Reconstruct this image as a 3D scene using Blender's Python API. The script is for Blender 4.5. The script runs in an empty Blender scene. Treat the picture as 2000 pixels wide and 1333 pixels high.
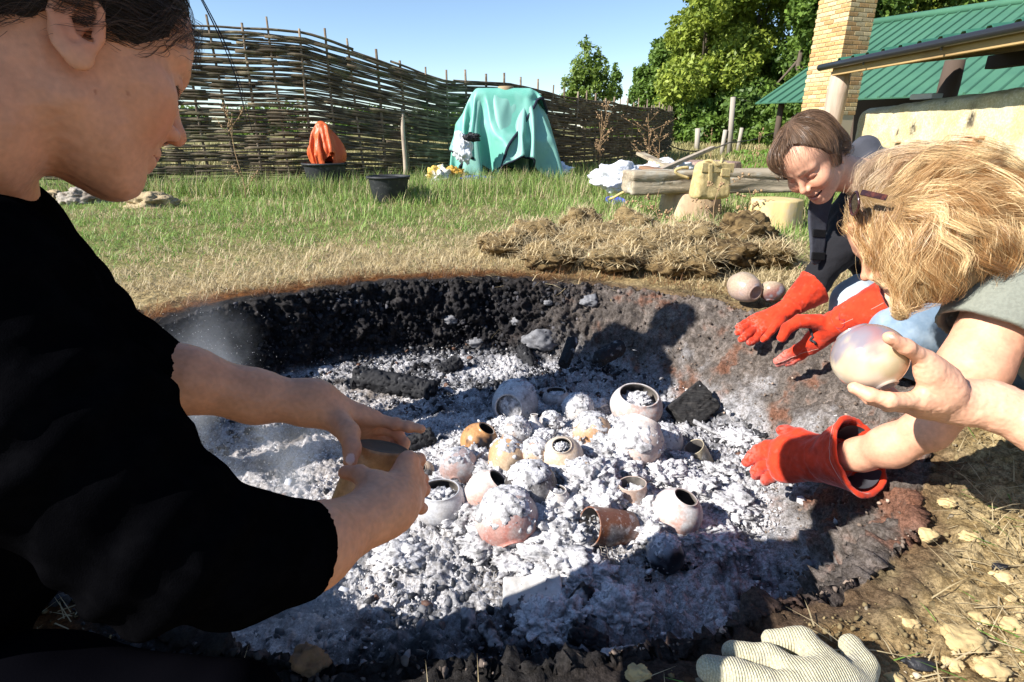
import bpy, math, random
import numpy as np
from mathutils import Vector, Matrix

SC = bpy.context.scene
COL = SC.collection
RNG = np.random.default_rng(7)
random.seed(7)

# ------------------------------------------------------------------ camera, sky, sun, exposure
CAM_H, PITCH, FPX = 0.70, math.radians(20.5), 1100.0
cam_data = bpy.data.cameras.new('camera')
cam_data.sensor_width = 36.0
cam_data.lens = 36.0 * FPX / 2000.0
cam_data.clip_start = 0.02
cam_data.clip_end = 3000.0
cam = bpy.data.objects.new('camera', cam_data)
COL.objects.link(cam)
cam.location = (0, 0, CAM_H)
cam.rotation_euler = (math.pi / 2 - PITCH, 0, 0)
SC.camera = cam

SUN_AZ, SUN_EL = math.radians(66.0), math.radians(35.0)      # light travels towards +x*sin(az) +y*cos(az)
SUN_DIR = np.array([math.sin(SUN_AZ) * math.cos(SUN_EL), math.cos(SUN_AZ) * math.cos(SUN_EL), -math.sin(SUN_EL)])
world = bpy.data.worlds.new('World')
SC.world = world
world.use_nodes = True
wn = world.node_tree
wn.nodes.clear()
w_out = wn.nodes.new('ShaderNodeOutputWorld')
w_bg = wn.nodes.new('ShaderNodeBackground')
w_sky = wn.nodes.new('ShaderNodeTexSky')
w_sky.sky_type = 'NISHITA'
w_sky.sun_disc = False
w_sky.sun_elevation = SUN_EL
w_sky.sun_rotation = math.atan2(-SUN_DIR[0], -SUN_DIR[1])
w_sky.altitude = 1200.0
w_sky.air_density = 1.0
w_sky.dust_density = 0.15
w_sky.ozone_density = 2.5
w_bg.inputs['Strength'].default_value = 0.095
wn.links.new(w_sky.outputs[0], w_bg.inputs['Color'])
wn.links.new(w_bg.outputs[0], w_out.inputs['Surface'])
sun_data = bpy.data.lights.new('sun', 'SUN')
sun_data.energy = 5.0
sun_data.angle = math.radians(0.5)
sun_data.color = (1.0, 0.955, 0.89)
sun = bpy.data.objects.new('sun', sun_data)
COL.objects.link(sun)
sun.rotation_euler = Vector(SUN_DIR).to_track_quat('-Z', 'Y').to_euler()
SC.view_settings.view_transform = 'Standard'
SC.view_settings.look = 'None'
SC.view_settings.gamma = 1.0
SC.view_settings.exposure = 1.0
SC.view_settings.use_curve_mapping = False
SC.render.engine = 'CYCLES'
SC.cycles.use_denoising = True
SC.cycles.max_bounces = 6
SC.cycles.diffuse_bounces = 3
SC.cycles.glossy_bounces = 2
SC.cycles.transparent_max_bounces = 6
SC.cycles.volume_bounces = 0
SC.cycles.caustics_reflective = False
SC.cycles.caustics_refractive = False

# ------------------------------------------------------------------ geometry of the view
CP, SP = math.cos(PITCH), math.sin(PITCH)
def c2w(v):
    """camera right/up/depth -> world (for points)"""
    v = np.asarray(v, float)
    return np.stack([v[..., 0], v[..., 2] * CP + v[..., 1] * SP, CAM_H - v[..., 2] * SP + v[..., 1] * CP], -1)
def c2wd(v):
    v = np.asarray(v, float)
    return np.stack([v[..., 0], v[..., 2] * CP + v[..., 1] * SP, -v[..., 2] * SP + v[..., 1] * CP], -1)
def P(px, py, d):
    """point at depth d metres along the view axis behind photograph pixel px,py"""
    return c2w(np.array([(px - 1000.0) / FPX * d, (666.5 - py) / FPX * d, d]))
def G(px, py, z=0.0):
    """point where the sight line of pixel px,py meets height z"""
    r = c2wd(np.array([(px - 1000.0) / FPX, (666.5 - py) / FPX, 1.0]))
    t = (z - CAM_H) / r[2]
    return np.array([0, 0, CAM_H]) + r * t
def Y_(px, py, y):
    """point where the sight line of pixel px,py meets the vertical plane at distance y"""
    r = c2wd(np.array([(px - 1000.0) / FPX, (666.5 - py) / FPX, 1.0]))
    return np.array([0, 0, CAM_H]) + r * (y / r[1])

# ------------------------------------------------------------------ numpy noise
_perm = np.random.default_rng(11).permutation(256).astype(np.int64)
_perm = np.concatenate([_perm, _perm, _perm])
_g = np.random.default_rng(12).normal(size=(256, 3))
_g = (_g / np.linalg.norm(_g, axis=1)[:, None]).astype(np.float32)
def noise(p):
    p = np.asarray(p, np.float32)
    i = np.floor(p).astype(np.int64)
    f = p - i
    u = f * f * f * (f * (f * 6 - 15) + 10)
    i &= 255
    out = np.zeros(p.shape[0], np.float32)
    for dx in (0, 1):
        wx = u[:, 0] if dx else 1 - u[:, 0]
        a = _perm[i[:, 0] + dx]
        for dy in (0, 1):
            wy = u[:, 1] if dy else 1 - u[:, 1]
            b = _perm[a + i[:, 1] + dy]
            for dz in (0, 1):
                wz = u[:, 2] if dz else 1 - u[:, 2]
                g = _g[_perm[b + i[:, 2] + dz]]
                d = g[:, 0] * (f[:, 0] - dx) + g[:, 1] * (f[:, 1] - dy) + g[:, 2] * (f[:, 2] - dz)
                out += wx * wy * wz * d
    return out * 1.6
def fbm(p, oct=4, gain=0.5):
    p = np.asarray(p, np.float32)
    s = np.zeros(p.shape[0], np.float32); a = 1.0
    for k in range(oct):
        s += a * noise(p * (2.03 ** k) + 17.3 * k); a *= gain
    return s
def sstep(a, b, x):
    t = np.clip((x - a) / (b - a), 0, 1)
    return t * t * (3 - 2 * t)
def mixc(a, b, t):
    t = np.asarray(t)[..., None]
    return np.asarray(a) * (1 - t) + np.asarray(b) * t

# ------------------------------------------------------------------ signed distance shapes and their mesher
def smin(a, b, k):
    h = np.maximum(k - np.abs(a - b), 0) / k
    return np.minimum(a, b) - h * h * k * 0.25
def smax(a, b, k): return -smin(-a, -b, k)
def sd_sphere(p, c, r): return np.linalg.norm(p - np.asarray(c, np.float32), axis=1) - r
def sd_ell(p, c, r, R=None):
    q = p - np.asarray(c, np.float32)
    if R is not None: q = q @ np.asarray(R, np.float32)
    r = np.asarray(r, np.float32)
    k0 = np.linalg.norm(q / r, axis=1); k1 = np.linalg.norm(q / (r * r), axis=1) + 1e-9
    return k0 * (k0 - 1) / k1
def sd_cap(p, a, b, ra, rb):
    a = np.asarray(a, np.float32); b = np.asarray(b, np.float32)
    ab = b - a
    t = np.clip(((p - a) @ ab) / (ab @ ab + 1e-12), 0, 1)
    return np.linalg.norm(p - a - t[:, None] * ab, axis=1) - (ra + (rb - ra) * t)
def sd_box(p, c, half, R=None, r=0.0):
    q = p - np.asarray(c, np.float32)
    if R is not None: q = q @ np.asarray(R, np.float32)
    q = np.abs(q) - (np.asarray(half, np.float32) - r)
    return np.linalg.norm(np.maximum(q, 0), axis=1) + np.minimum(q.max(1), 0) - r
def sd_chain(p, pts, rad, k=None):
    d = None
    for i in range(len(pts) - 1):
        e = sd_cap(p, pts[i], pts[i + 1], rad[i], rad[i + 1])
        d = e if d is None else (np.minimum(d, e) if not k else smin(d, e, k))
    return d
def frame(z, x=None):
    """columns: x,y,z axes of a frame whose z axis runs along z"""
    z = np.asarray(z, float); z = z / np.linalg.norm(z)
    if x is None: x = np.array([1.0, 0, 0]) if abs(z[0]) < 0.8 else np.array([0, 1.0, 0])
    x = np.asarray(x, float); x = x - z * (x @ z); x /= np.linalg.norm(x)
    return np.stack([x, np.cross(z, x), z], 1)

def sdf_arrays(f, lo, hi, h, margin=0.0, project=True):
    lo = np.asarray(lo, float); hi = np.asarray(hi, float)
    B = 8
    nb = np.maximum(np.ceil((hi - lo) / (B * h)).astype(int), 1)
    bi = np.stack(np.meshgrid(*[np.arange(n) for n in nb], indexing='ij'), -1).reshape(-1, 3)
    cen = (lo + (bi + 0.5) * B * h).astype(np.float32)
    dc = f(cen)
    keep = np.abs(dc) < B * h * 0.87 * 1.3 + 2 * h + margin
    N = nb * B + 1
    D = np.empty(N, np.float32)
    sgn = np.where(dc < 0, -1.0, 1.0).reshape(nb)
    D[:-1, :-1, :-1] = np.repeat(np.repeat(np.repeat(sgn, B, 0), B, 1), B, 2)
    D[-1] = 1; D[:, -1] = 1; D[:, :, -1] = 1
    o = np.arange(B + 1)
    off = np.stack(np.meshgrid(o, o, o, indexing='ij'), -1).reshape(-1, 3)
    kb = bi[keep]
    for s in range(0, len(kb), 400):
        ix = (kb[s:s + 400, None, :] * B + off[None]).reshape(-1, 3)
        D[ix[:, 0], ix[:, 1], ix[:, 2]] = f((lo + ix * h).astype(np.float32))
    S = D < 0
    S[0] = S[-1] = False; S[:, 0] = S[:, -1] = False; S[:, :, 0] = S[:, :, -1] = False
    cnt = np.zeros(N - 1, np.int8)
    for a in (0, 1):
        for b in (0, 1):
            for c in (0, 1):
                cnt += S[a:N[0] - 1 + a, b:N[1] - 1 + b, c:N[2] - 1 + c]
    cells = np.argwhere((cnt > 0) & (cnt < 8))
    idmap = -np.ones(N - 1, np.int64)
    idmap[cells[:, 0], cells[:, 1], cells[:, 2]] = np.arange(len(cells))
    acc = np.zeros((len(cells), 3)); n = np.zeros(len(cells))
    cor = [(a, b, c) for a in (0, 1) for b in (0, 1) for c in (0, 1)]
    for i, ca in enumerate(cor):
        for cb in cor[i + 1:]:
            if sum(abs(np.array(ca) - np.array(cb))) != 1: continue
            ia = cells + ca; ib = cells + cb
            da = D[ia[:, 0], ia[:, 1], ia[:, 2]]; db = D[ib[:, 0], ib[:, 1], ib[:, 2]]
            sa = S[ia[:, 0], ia[:, 1], ia[:, 2]]; sb = S[ib[:, 0], ib[:, 1], ib[:, 2]]
            m = sa != sb
            t = np.clip(da / np.where(np.abs(da - db) < 1e-9, 1, da - db), 0, 1)
            pt = np.array(ca) + t[:, None] * (np.array(cb) - np.array(ca))
            acc[m] += pt[m]; n[m] += 1
    V = lo + (cells + acc / np.maximum(n, 1)[:, None]) * h
    F = []
    for ax in range(3):
        sl0 = [slice(None)] * 3; sl1 = [slice(None)] * 3
        sl0[ax] = slice(0, -1); sl1[ax] = slice(1, None)
        A = S[tuple(sl0)]; Bs = S[tuple(sl1)]
        e = np.argwhere(A != Bs)
        b, c = (ax + 1) % 3, (ax + 2) % 3
        ok = (e[:, b] > 0) & (e[:, c] > 0) & (e[:, b] < N[b] - 1) & (e[:, c] < N[c] - 1)
        e = e[ok]
        q = []
        for (db_, dc_) in ((-1, -1), (0, -1), (0, 0), (-1, 0)):
            k = e.copy(); k[:, b] += db_; k[:, c] += dc_
            q.append(idmap[k[:, 0], k[:, 1], k[:, 2]])
        q = np.stack(q, 1)
        ins = S[e[:, 0], e[:, 1], e[:, 2]]
        q[~ins] = q[~ins][:, ::-1]
        F.append(q[(q >= 0).all(1)])
    F = np.concatenate(F)
    if project and len(V):
        V = V.astype(np.float32); eps = h * 0.5
        for _ in range(2):
            d0 = f(V)
            g = np.stack([f(V + np.eye(3, dtype=np.float32)[i] * eps) - d0 for i in range(3)], 1) / eps
            V = V - np.clip(d0 / np.maximum((g * g).sum(1), 0.25), -h, h)[:, None] * g
    return V, F

def mesh_from(name, V, F, smooth=True, col=None, attr='Col'):
    me = bpy.data.meshes.new(name)
    V = np.asarray(V, np.float32); 
    if isinstance(F, np.ndarray):
        k = F.shape[1]; nF = len(F)
        me.vertices.add(len(V)); me.vertices.foreach_set('co', V.ravel())
        me.loops.add(nF * k); me.loops.foreach_set('vertex_index', F.astype(np.int32).ravel())
        me.polygons.add(nF)
        me.polygons.foreach_set('loop_start', np.arange(0, nF * k, k, dtype=np.int32))
        me.polygons.foreach_set('loop_total', np.full(nF, k, np.int32))
        me.update(calc_edges=True)
    else:
        me.from_pydata([tuple(map(float, v)) for v in V], [], F)
    if smooth:
        me.polygons.foreach_set('use_smooth', np.ones(len(me.polygons), bool))
    if col is not None:
        a = me.attributes.new(attr, 'FLOAT_COLOR', 'POINT')
        c = np.ones((len(V), 4), np.float32); c[:, :3] = col
        a.data.foreach_set('color', c.ravel())
    return me

def obj(name, me, mat=None, parent=None, label=None, cat=None, group=None, kind=None, loc=None):
    o = bpy.data.objects.new(name, me)
    COL.objects.link(o)
    if me is not None and mat is not None and not len(me.materials):
        me.materials.append(mat)
    if loc is not None: o.location = loc
    if parent is not None: o.parent = parent
    if label: o['label'] = label
    if cat: o['category'] = cat
    if group: o['group'] = group
    if kind: o['kind'] = kind
    return o
def thing(name, label, cat, loc=(0, 0, 0), group=None):
    o = bpy.data.objects.new(name, None)
    COL.objects.link(o)
    o.location = tuple(float(v) for v in loc); o['label'] = label; o['category'] = cat
    o.empty_display_size = 0.05
    if group: o['group'] = group
    return o
def child(name, V, F, mat, parent, smooth=True, col=None, label=None, kind=None):
    """a part given in world coordinates under a thing that is only translated (or a part under it)"""
    org = np.zeros(3)
    q = parent
    while q is not None:
        org = org + np.array(q.location); q = q.parent
    me = mesh_from(name, np.asarray(V) - org, F, smooth, col)
    return obj(name, me, mat, parent, label, kind=kind)
def sdf_child(name, f, lo, hi, h, mat, parent, colf=None, margin=0.0, label=None, keep=None):
    V, F = sdf_arrays(f, lo, hi, h, margin)
    if keep is not None:
        ok = keep(V)[F].all(1)
        F = F[ok]
        used = np.unique(F); re = -np.ones(len(V), np.int64); re[used] = np.arange(len(used))
        V = V[used]; F = re[F]
    return child(name, V, F, mat, parent, True, None if colf is None else colf(V), label)
def copy_tree(o, parent=None):
    c = o.copy(); COL.objects.link(c)
    if parent is not None: c.parent = parent
    for ch in list(o.children): copy_tree(ch, c)
    return c

# ------------------------------------------------------------------ simple solids
CUBE_F = np.array([[0, 3, 2, 1], [4, 5, 6, 7], [0, 1, 5, 4], [1, 2, 6, 5], [2, 3, 7, 6], [3, 0, 4, 7]])
def box_vf(c, half, R=None):
    s = np.array([[-1, -1, -1], [1, -1, -1], [1, 1, -1], [-1, 1, -1], [-1, -1, 1], [1, -1, 1], [1, 1, 1], [-1, 1, 1]], float) * np.asarray(half)
    if R is not None: s = s @ np.asarray(R).T
    return s + np.asarray(c), CUBE_F
def bevel_box(c, half, R=None, b=0.004):
    """box with chamfered edges: 24 vertices"""
    h = np.asarray(half, float); b = min(b, h.min() * 0.6)
    V = []; 
    for ax in range(3):
        for sg in (-1, 1):
            for (u, v) in ((-1, -1), (1, -1), (1, 1), (-1, 1)):
                q = np.zeros(3); q[ax] = sg * h[ax]; q[(ax + 1) % 3] = u * (h[(ax + 1) % 3] - b); q[(ax + 2) % 3] = v * (h[(ax + 2) % 3] - b)
                V.append(q)
    V = np.array(V)
    import itertools
    F = []
    for k in range(6):
        f_ = [4 * k, 4 * k + 1, 4 * k + 2, 4 * k + 3]
        F.append(f_ if k % 2 else f_[::-1])
    # edges and corners by nearest vertices
    sgnv = np.sign(V)
    face = np.repeat(np.arange(6), 4)
    for a1 in range(3):
        for a2 in range(a1 + 1, 3):
            for s1 in (-1, 1):
                for s2 in (-1, 1):
                    f1 = a1 * 2 + (s1 > 0); f2 = a2 * 2 + (s2 > 0)
                    i1 = [i for i in range(24) if face[i] == f1 and sgnv[i, a2] == s2]
                    i2 = [i for i in range(24) if face[i] == f2 and sgnv[i, a1] == s1]
                    a3 = 3 - a1 - a2
                    i1.sort(key=lambda i: V[i, a3]); i2.sort(key=lambda i: V[i, a3])
                    q = [i1[0], i1[1], i2[1], i2[0]]
                    n = np.cross(V[q[1]] - V[q[0]], V[q[2]] - V[q[0]])
                    out = np.zeros(3); out[a1] = s1; out[a2] = s2
                    F.append(q if n @ out > 0 else q[::-1])
    for s in itertools.product((-1, 1), repeat=3):
        q = [i for i in range(24) if (sgnv[i] == s).all()]
        n = np.cross(V[q[1]] - V[q[0]], V[q[2]] - V[q[0]])
        F.append(q if n @ np.array(s) > 0 else q[::-1])
    if R is not None: V = V @ np.asarray(R).T
    return V + np.asarray(c), F
def tube_vf(pts, rad, sides=6, cap=True):
    pts = np.asarray(pts, float); n = len(pts)
    rad = np.broadcast_to(np.asarray(rad, float), (n,))
    T = np.gradient(pts, axis=0); T /= np.linalg.norm(T, axis=1)[:, None] + 1e-12
    x = np.array([0, 0, 1.0]) if abs(T[0, 2]) < 0.9 else np.array([1.0, 0, 0])
    V = np.zeros((n, sides, 3)); an = np.arange(sides) / sides * 2 * np.pi
    for i in range(n):
        x = x - T[i] * (x @ T[i]); x /= np.linalg.norm(x) + 1e-12
        y = np.cross(T[i], x)
        V[i] = pts[i] + rad[i] * (np.cos(an)[:, None] * x + np.sin(an)[:, None] * y)
    F = []
    for i in range(n - 1):
        for s in range(sides):
            t = (s + 1) % sides
            F.append([i * sides + s, i * sides + t, (i + 1) * sides + t, (i + 1) * sides + s])
    V = V.reshape(-1, 3)
    if cap:
        F.append(list(range(sides))[::-1]); F.append(list(range((n - 1) * sides, n * sides)))
    return V, F
def lathe_vf(prof, n=32, closed_bottom=True):
    """profile list of (r,z) outer then inner; revolve round z"""
    prof = np.asarray(prof, float); m = len(prof)
    an = np.arange(n) / n * 2 * np.pi
    V = np.stack([prof[:, 0, None] * np.cos(an), prof[:, 0, None] * np.sin(an), np.repeat(prof[:, 1, None], n, 1)], -1).reshape(-1, 3)
    i, j = np.meshgrid(np.arange(m - 1), np.arange(n), indexing='ij')
    k = (j + 1) % n
    F = np.stack([i * n + j, i * n + k, (i + 1) * n + k, (i + 1) * n + j], -1).reshape(-1, 4)
    return V, F
class MB:
    """collects several shapes into one mesh"""
    def __init__(s): s.V = []; s.F = []; s.n = 0
    def add(s, VF):
        V, F = VF
        s.V.append(np.asarray(V)); s.F += [[int(i) + s.n for i in f] for f in F]; s.n += len(V); return s
    def get(s): return np.concatenate(s.V), s.F
ICO_T = (1 + 5 ** 0.5) / 2
ICO_V = np.array([(-1, ICO_T, 0), (1, ICO_T, 0), (-1, -ICO_T, 0), (1, -ICO_T, 0), (0, -1, ICO_T), (0, 1, ICO_T), (0, -1, -ICO_T), (0, 1, -ICO_T), (ICO_T, 0, -1), (ICO_T, 0, 1), (-ICO_T, 0, -1), (-ICO_T, 0, 1)]) / math.sqrt(1 + ICO_T ** 2)
ICO_F = np.array([(0, 11, 5), (0, 5, 1), (0, 1, 7), (0, 7, 10), (0, 10, 11), (1, 5, 9), (5, 11, 4), (11, 10, 2), (10, 7, 6), (7, 1, 8), (3, 9, 4), (3, 4, 2), (3, 2, 6), (3, 6, 8), (3, 8, 9), (4, 9, 5), (2, 4, 11), (6, 2, 10), (8, 6, 7), (9, 8, 1)])
def ico(sub):
    V = [tuple(v) for v in ICO_V]; F = ICO_F.tolist()
    for _ in range(sub):
        cache = {}; G2 = []
        def mid(a, b):
            k = (min(a, b), max(a, b))
            if k not in cache:
                m = (np.array(V[a]) + np.array(V[b])); m /= np.linalg.norm(m); V.append(tuple(m)); cache[k] = len(V) - 1
            return cache[k]
        for a, b, c in F:
            x, y, z = mid(a, b), mid(b, c), mid(c, a)
            G2 += [[a, x, z], [b, y, x], [c, z, y], [x, y, z]]
        F = G2
    return np.array(V), np.array(F)
ICO1 = ico(1); ICO2 = ico(2); ICO3 = ico(3); ICO4 = ico(4)
def lump_vf(size, seed, rough=0.35, freq=1.6, base=ICO3, ridged=False):
    V, F = base
    n = fbm(V * freq + seed * 7.7, 4, 0.55)
    if ridged: n = 0.5 - np.abs(n)
    return V * (1 + rough * n)[:, None] * np.asarray(size), F
def rot_z(a):
    c, s = math.cos(a), math.sin(a); return np.array([[c, -s, 0], [s, c, 0], [0, 0, 1.0]])
def rand_rots(n, rng):
    q = rng.normal(size=(n, 4)); q /= np.linalg.norm(q, axis=1)[:, None]
    w, x, y, z = q.T
    return np.stack([1 - 2 * (y * y + z * z), 2 * (x * y - z * w), 2 * (x * z + y * w), 2 * (x * y + z * w), 1 - 2 * (x * x + z * z), 2 * (y * z - x * w), 2 * (x * z - y * w), 2 * (y * z + x * w), 1 - 2 * (x * x + y * y)], 1).reshape(-1, 3, 3)

# ------------------------------------------------------------------ procedural materials
def mat(name, base=(0.5, 0.5, 0.5), attr=None, var=(), rough=0.8, bump=None, bump2=None, spec=0.3, sss=0.0, metal=0.0, transl=0.0, rvar=None, coat=0.0, aniso=0.0, vary=0.0, sheen=0.0):
    """base colour (or a colour attribute) multiplied or mixed by noises; var = (kind, scale, detail, colour, lo, hi[, stretch])"""
    m = bpy.data.materials.new(name); m.use_nodes = True
    N = m.node_tree.nodes; L = m.node_tree.links
    b = N['Principled BSDF']; out = N['Material Output']
    tc = N.new('ShaderNodeTexCoord')
    if attr:
        a = N.new('ShaderNodeAttribute'); a.attribute_name = attr; c = a.outputs['Color']
    else:
        r = N.new('ShaderNodeRGB'); r.outputs[0].default_value = (*base, 1); c = r.outputs[0]
    def tex(scale, detail, stretch=None, kind='noise'):
        v = tc.outputs['Object']
        if stretch:
            mp = N.new('ShaderNodeMapping'); mp.inputs['Scale'].default_value = stretch; L.new(v, mp.inputs[0]); v = mp.outputs[0]
        if kind == 'voronoi':
            t = N.new('ShaderNodeTexVoronoi'); t.inputs['Scale'].default_value = scale; L.new(v, t.inputs['Vector']); return t.outputs['Distance']
        if kind == 'wave':
            t = N.new('ShaderNodeTexWave'); t.inputs['Scale'].default_value = scale; t.inputs['Distortion'].default_value = detail; t.inputs['Detail'].default_value = 2; L.new(v, t.inputs['Vector']); return t.outputs['Fac']
        t = N.new('ShaderNodeTexNoise'); t.inputs['Scale'].default_value = scale; t.inputs['Detail'].default_value = detail; t.inputs['Roughness'].default_value = 0.65
        L.new(v, t.inputs['Vector']); return t.outputs['Fac']
    for v in var:
        kind, scale, detail, colr, lo, hi = v[:6]; st = v[6] if len(v) > 6 else None
        tk = 'voronoi' if kind.startswith('v') else ('wave' if kind.startswith('w') else 'noise')
        f = tex(scale, detail, st, tk)
        mr = N.new('ShaderNodeMapRange'); mr.inputs['From Min'].default_value = lo; mr.inputs['From Max'].default_value = hi
        L.new(f, mr.inputs['Value'])
        mx = N.new('ShaderNodeMix'); mx.data_type = 'RGBA'
        if kind.endswith('mul'): mx.blend_type = 'MULTIPLY'
        L.new(mr.outputs[0], mx.inputs['Factor']); L.new(c, mx.inputs['A']); mx.inputs['B'].default_value = (*colr, 1)
        c = mx.outputs['Result']
    if vary:
        oi = N.new('ShaderNodeObjectInfo'); hv = N.new('ShaderNodeHueSaturation')
        mr = N.new('ShaderNodeMapRange'); mr.inputs['To Min'].default_value = 1 - vary; mr.inputs['To Max'].default_value = 1 + vary
        L.new(oi.outputs['Random'], mr.inputs['Value']); L.new(mr.outputs[0], hv.inputs['Value']); L.new(c, hv.inputs['Color']); c = hv.outputs[0]
    L.new(c, b.inputs['Base Color'])
    b.inputs['Roughness'].default_value = rough
    b.inputs['Specular IOR Level'].default_value = spec
    b.inputs['Metallic'].default_value = metal
    if coat: b.inputs['Coat Weight'].default_value = coat; b.inputs['Coat Roughness'].default_value = 0.15
    if aniso: b.inputs['Anisotropic'].default_value = aniso
    if sheen: b.inputs['Sheen Weight'].default_value = sheen; b.inputs['Sheen Roughness'].default_value = 0.4
    if sss:
        b.inputs['Subsurface Weight'].default_value = sss; b.inputs['Subsurface Radius'].default_value = (0.9, 0.35, 0.2); b.inputs['Subsurface Scale'].default_value = 0.006
    if rvar:
        f = tex(rvar[0], 3); mr = N.new('ShaderNodeMapRange'); mr.inputs['To Min'].default_value = rvar[1]; mr.inputs['To Max'].default_value = rvar[2]
        L.new(f, mr.inputs['Value']); L.new(mr.outputs[0], b.inputs['Roughness'])
    nrm = None
    for bp in (bump, bump2):
        if not bp: continue
        scale, strength, dist = bp[:3]; st = bp[3] if len(bp) > 3 else None; kd = bp[4] if len(bp) > 4 else 'noise'
        bn = N.new('ShaderNodeBump'); bn.inputs['Strength'].default_value = strength; bn.inputs['Distance'].default_value = dist
        L.new(tex(scale, 5 if kd == 'noise' else 0.6, st, kd), bn.inputs['Height'])
        if nrm is not None: L.new(nrm, bn.inputs['Normal'])
        nrm = bn.outputs[0]
    if nrm is not None: L.new(nrm, b.inputs['Normal'])
    if transl:
        tr = N.new('ShaderNodeBsdfTranslucent'); L.new(c, tr.inputs['Color'])
        ms = N.new('ShaderNodeMixShader'); ms.inputs[0].default_value = transl
        L.new(b.outputs[0], ms.inputs[1]); L.new(tr.outputs[0], ms.inputs[2]); L.new(ms.outputs[0], out.inputs['Surface'])
    return m
# ================================================================== GROUND WITH THE FIRE PIT
PIT_C = np.array([-0.12, 1.67]); PIT_R = np.array([1.30, 1.10])
MOUND = np.array([0.16, 1.46])
def pit_polar(x, y):
    u = (x - PIT_C[0]) / PIT_R[0]; v = (y - PIT_C[1]) / PIT_R[1]
    return np.hypot(u, v), np.arctan2(v, u)
def rim_wob(th):
    return 1 + 0.018 * np.sin(3 * th + 0.6) + 0.012 * np.sin(7 * th + 2.1) + 0.008 * np.sin(13 * th + 0.3) + 0.005 * np.sin(29 * th) - 0.065 * np.exp(-((th + 2.15) / 0.45) ** 2)
def wall_w(th):
    """share of the radius taken by the wall: steep behind and left, a wide slope right and in front"""
    s = sstep(0.25, 0.95, np.cos(th - math.radians(12)))          # 1 to the right / front right
    return 0.10 + 0.20 * s
def floor_z(x, y):
    d = np.hypot(x - MOUND[0], (y - MOUND[1]))
    z = -0.345 + 0.125 * np.exp(-(d / 0.42) ** 2)
    z = z + 0.05 * sstep(0.6, 1.1, x) - 0.01 * np.cos(x * 3)
    z = z + 0.10 * sstep(1.15, 0.60, y)
    return z
def ground_base(x, y):
    z = 0.020 * np.sin(x * 0.9 + 1.1) * np.cos(y * 0.7) * sstep(2.5, 5, np.hypot(x, y))
    z = z + 0.004 * np.maximum(y - 30, 0) * sstep(30, 60, y)
    z = z + 0.12 * np.exp(-(((x - 1.0) / 0.9) ** 2 + ((y - 3.55) / 0.42) ** 2))      # spoil heap under the turves
    z = z + 0.30 * sstep(4.0, 9.0, x) * sstep(4, 9, y) * 0
    return z
def ground_z(x, y):
    x = np.asarray(x, float); y = np.asarray(y, float)
    rho, th = pit_polar(x, y)
    r = rho / rim_wob(th); w = wall_w(th)
    t = np.clip((r - (1 - w)) / w, 0, 1)
    s = t * t * (3 - 2 * t) * 0.55 + t * 0.45
    fz = floor_z(x, y); gz = ground_base(x, y)
    return np.where(r < 1, fz + (gz - fz) * s, gz - 0.012 * np.exp(-((r - 1) / 0.04) ** 2))

NA = 1300
s_in = np.linspace(0.03, 1, 205) ** 0.85
s_wall = np.linspace(0, 1, 62)[1:]
s_o1 = np.linspace(1.0, 1.5, 74)[1:]
s_o2 = np.geomspace(1.5, 9, 64)[1:]
s_o3 = np.geomspace(9, 900, 26)[1:]
th = np.arange(NA) / NA * 2 * np.pi - np.pi
w = wall_w(th)
rows = [np.outer(s_in, 1 - w), (1 - w) + np.outer(s_wall, w), np.outer(s_o1, np.ones(NA)), np.outer(s_o2, np.ones(NA)), np.outer(s_o3, np.ones(NA))]
R = np.concatenate(rows)                         # in units of the wobbled rim
NR = len(R)
wob = 1 + (rim_wob(th)[None] - 1) * np.clip(1.6 - 0.4 * R, 0, 1) * 1.0
wob = np.where(R <= 1, rim_wob(th)[None], wob)
X = PIT_C[0] + R * wob * PIT_R[0] * np.cos(th)[None]
Yy = PIT_C[1] + R * wob * PIT_R[1] * np.sin(th)[None]
Z = ground_z(X, Yy)
PV = np.stack([X, Yy, Z], -1)
dU = np.gradient(PV, axis=0); dV = np.roll(PV, -1, 1) - np.roll(PV, 1, 1)
Nn = np.cross(dU, dV); Nn /= np.linalg.norm(Nn, axis=-1)[..., None] + 1e-12
Nn *= np.sign(Nn[..., 2:3] + 1e-9)
flat = PV.reshape(-1, 3)
rho = R.reshape(-1); tht = np.broadcast_to(th, R.shape).reshape(-1); wfl = np.broadcast_to(w, R.shape).reshape(-1)
near = np.hypot(flat[:, 0], flat[:, 1]) < 14
fl = rho < 1 - wfl * 0.85
wall = (rho >= 1 - wfl * 1.0) & (rho < 1.03)
steep = sstep(0.24, 0.12, wfl)
disp = np.zeros(len(flat), np.float32)
q = flat.astype(np.float32)
nA = fbm(q * 9, 5, 0.6); nB = fbm(q * 34 + 5, 3, 0.6); nC = fbm(q * 2.1 + 9, 3)
tw = np.clip((rho - (1 - wfl)) / wfl, -1, 1)
nD = 0.45 - np.abs(fbm(q * 13 + 71, 4, 0.6)); nE = fbm(q * 75 + 13, 2, 0.6)
floor_m = sstep(0.15, -0.1, tw) * (rho < 1.0)
disp += np.where(rho < 1.02, 0.016 * nA + 0.010 * nB, 0) + floor_m * (0.030 * nD * sstep(-0.5, 0.4, nC) + 0.005 * nE)
wall_m = np.where((tw > 0) & (rho <= 1.0), np.sin(np.clip(tw, 0, 1) * np.pi) ** 0.5, 0)
crumb = np.abs(nA)
disp += wall_m * steep * (0.035 * nA + 0.020 * nB + 0.02 * nC + 0.012 * nE + 0.02 * (nD - 0.2))
disp += wall_m * (1 - steep) * (0.006 * nB)
front_w = wall_m * sstep(0.95, 0.75, q[:, 1])
disp -= front_w * 0.7 * (0.016 * nA + 0.010 * nB)
out_m = (rho > 1.0) & near
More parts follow.
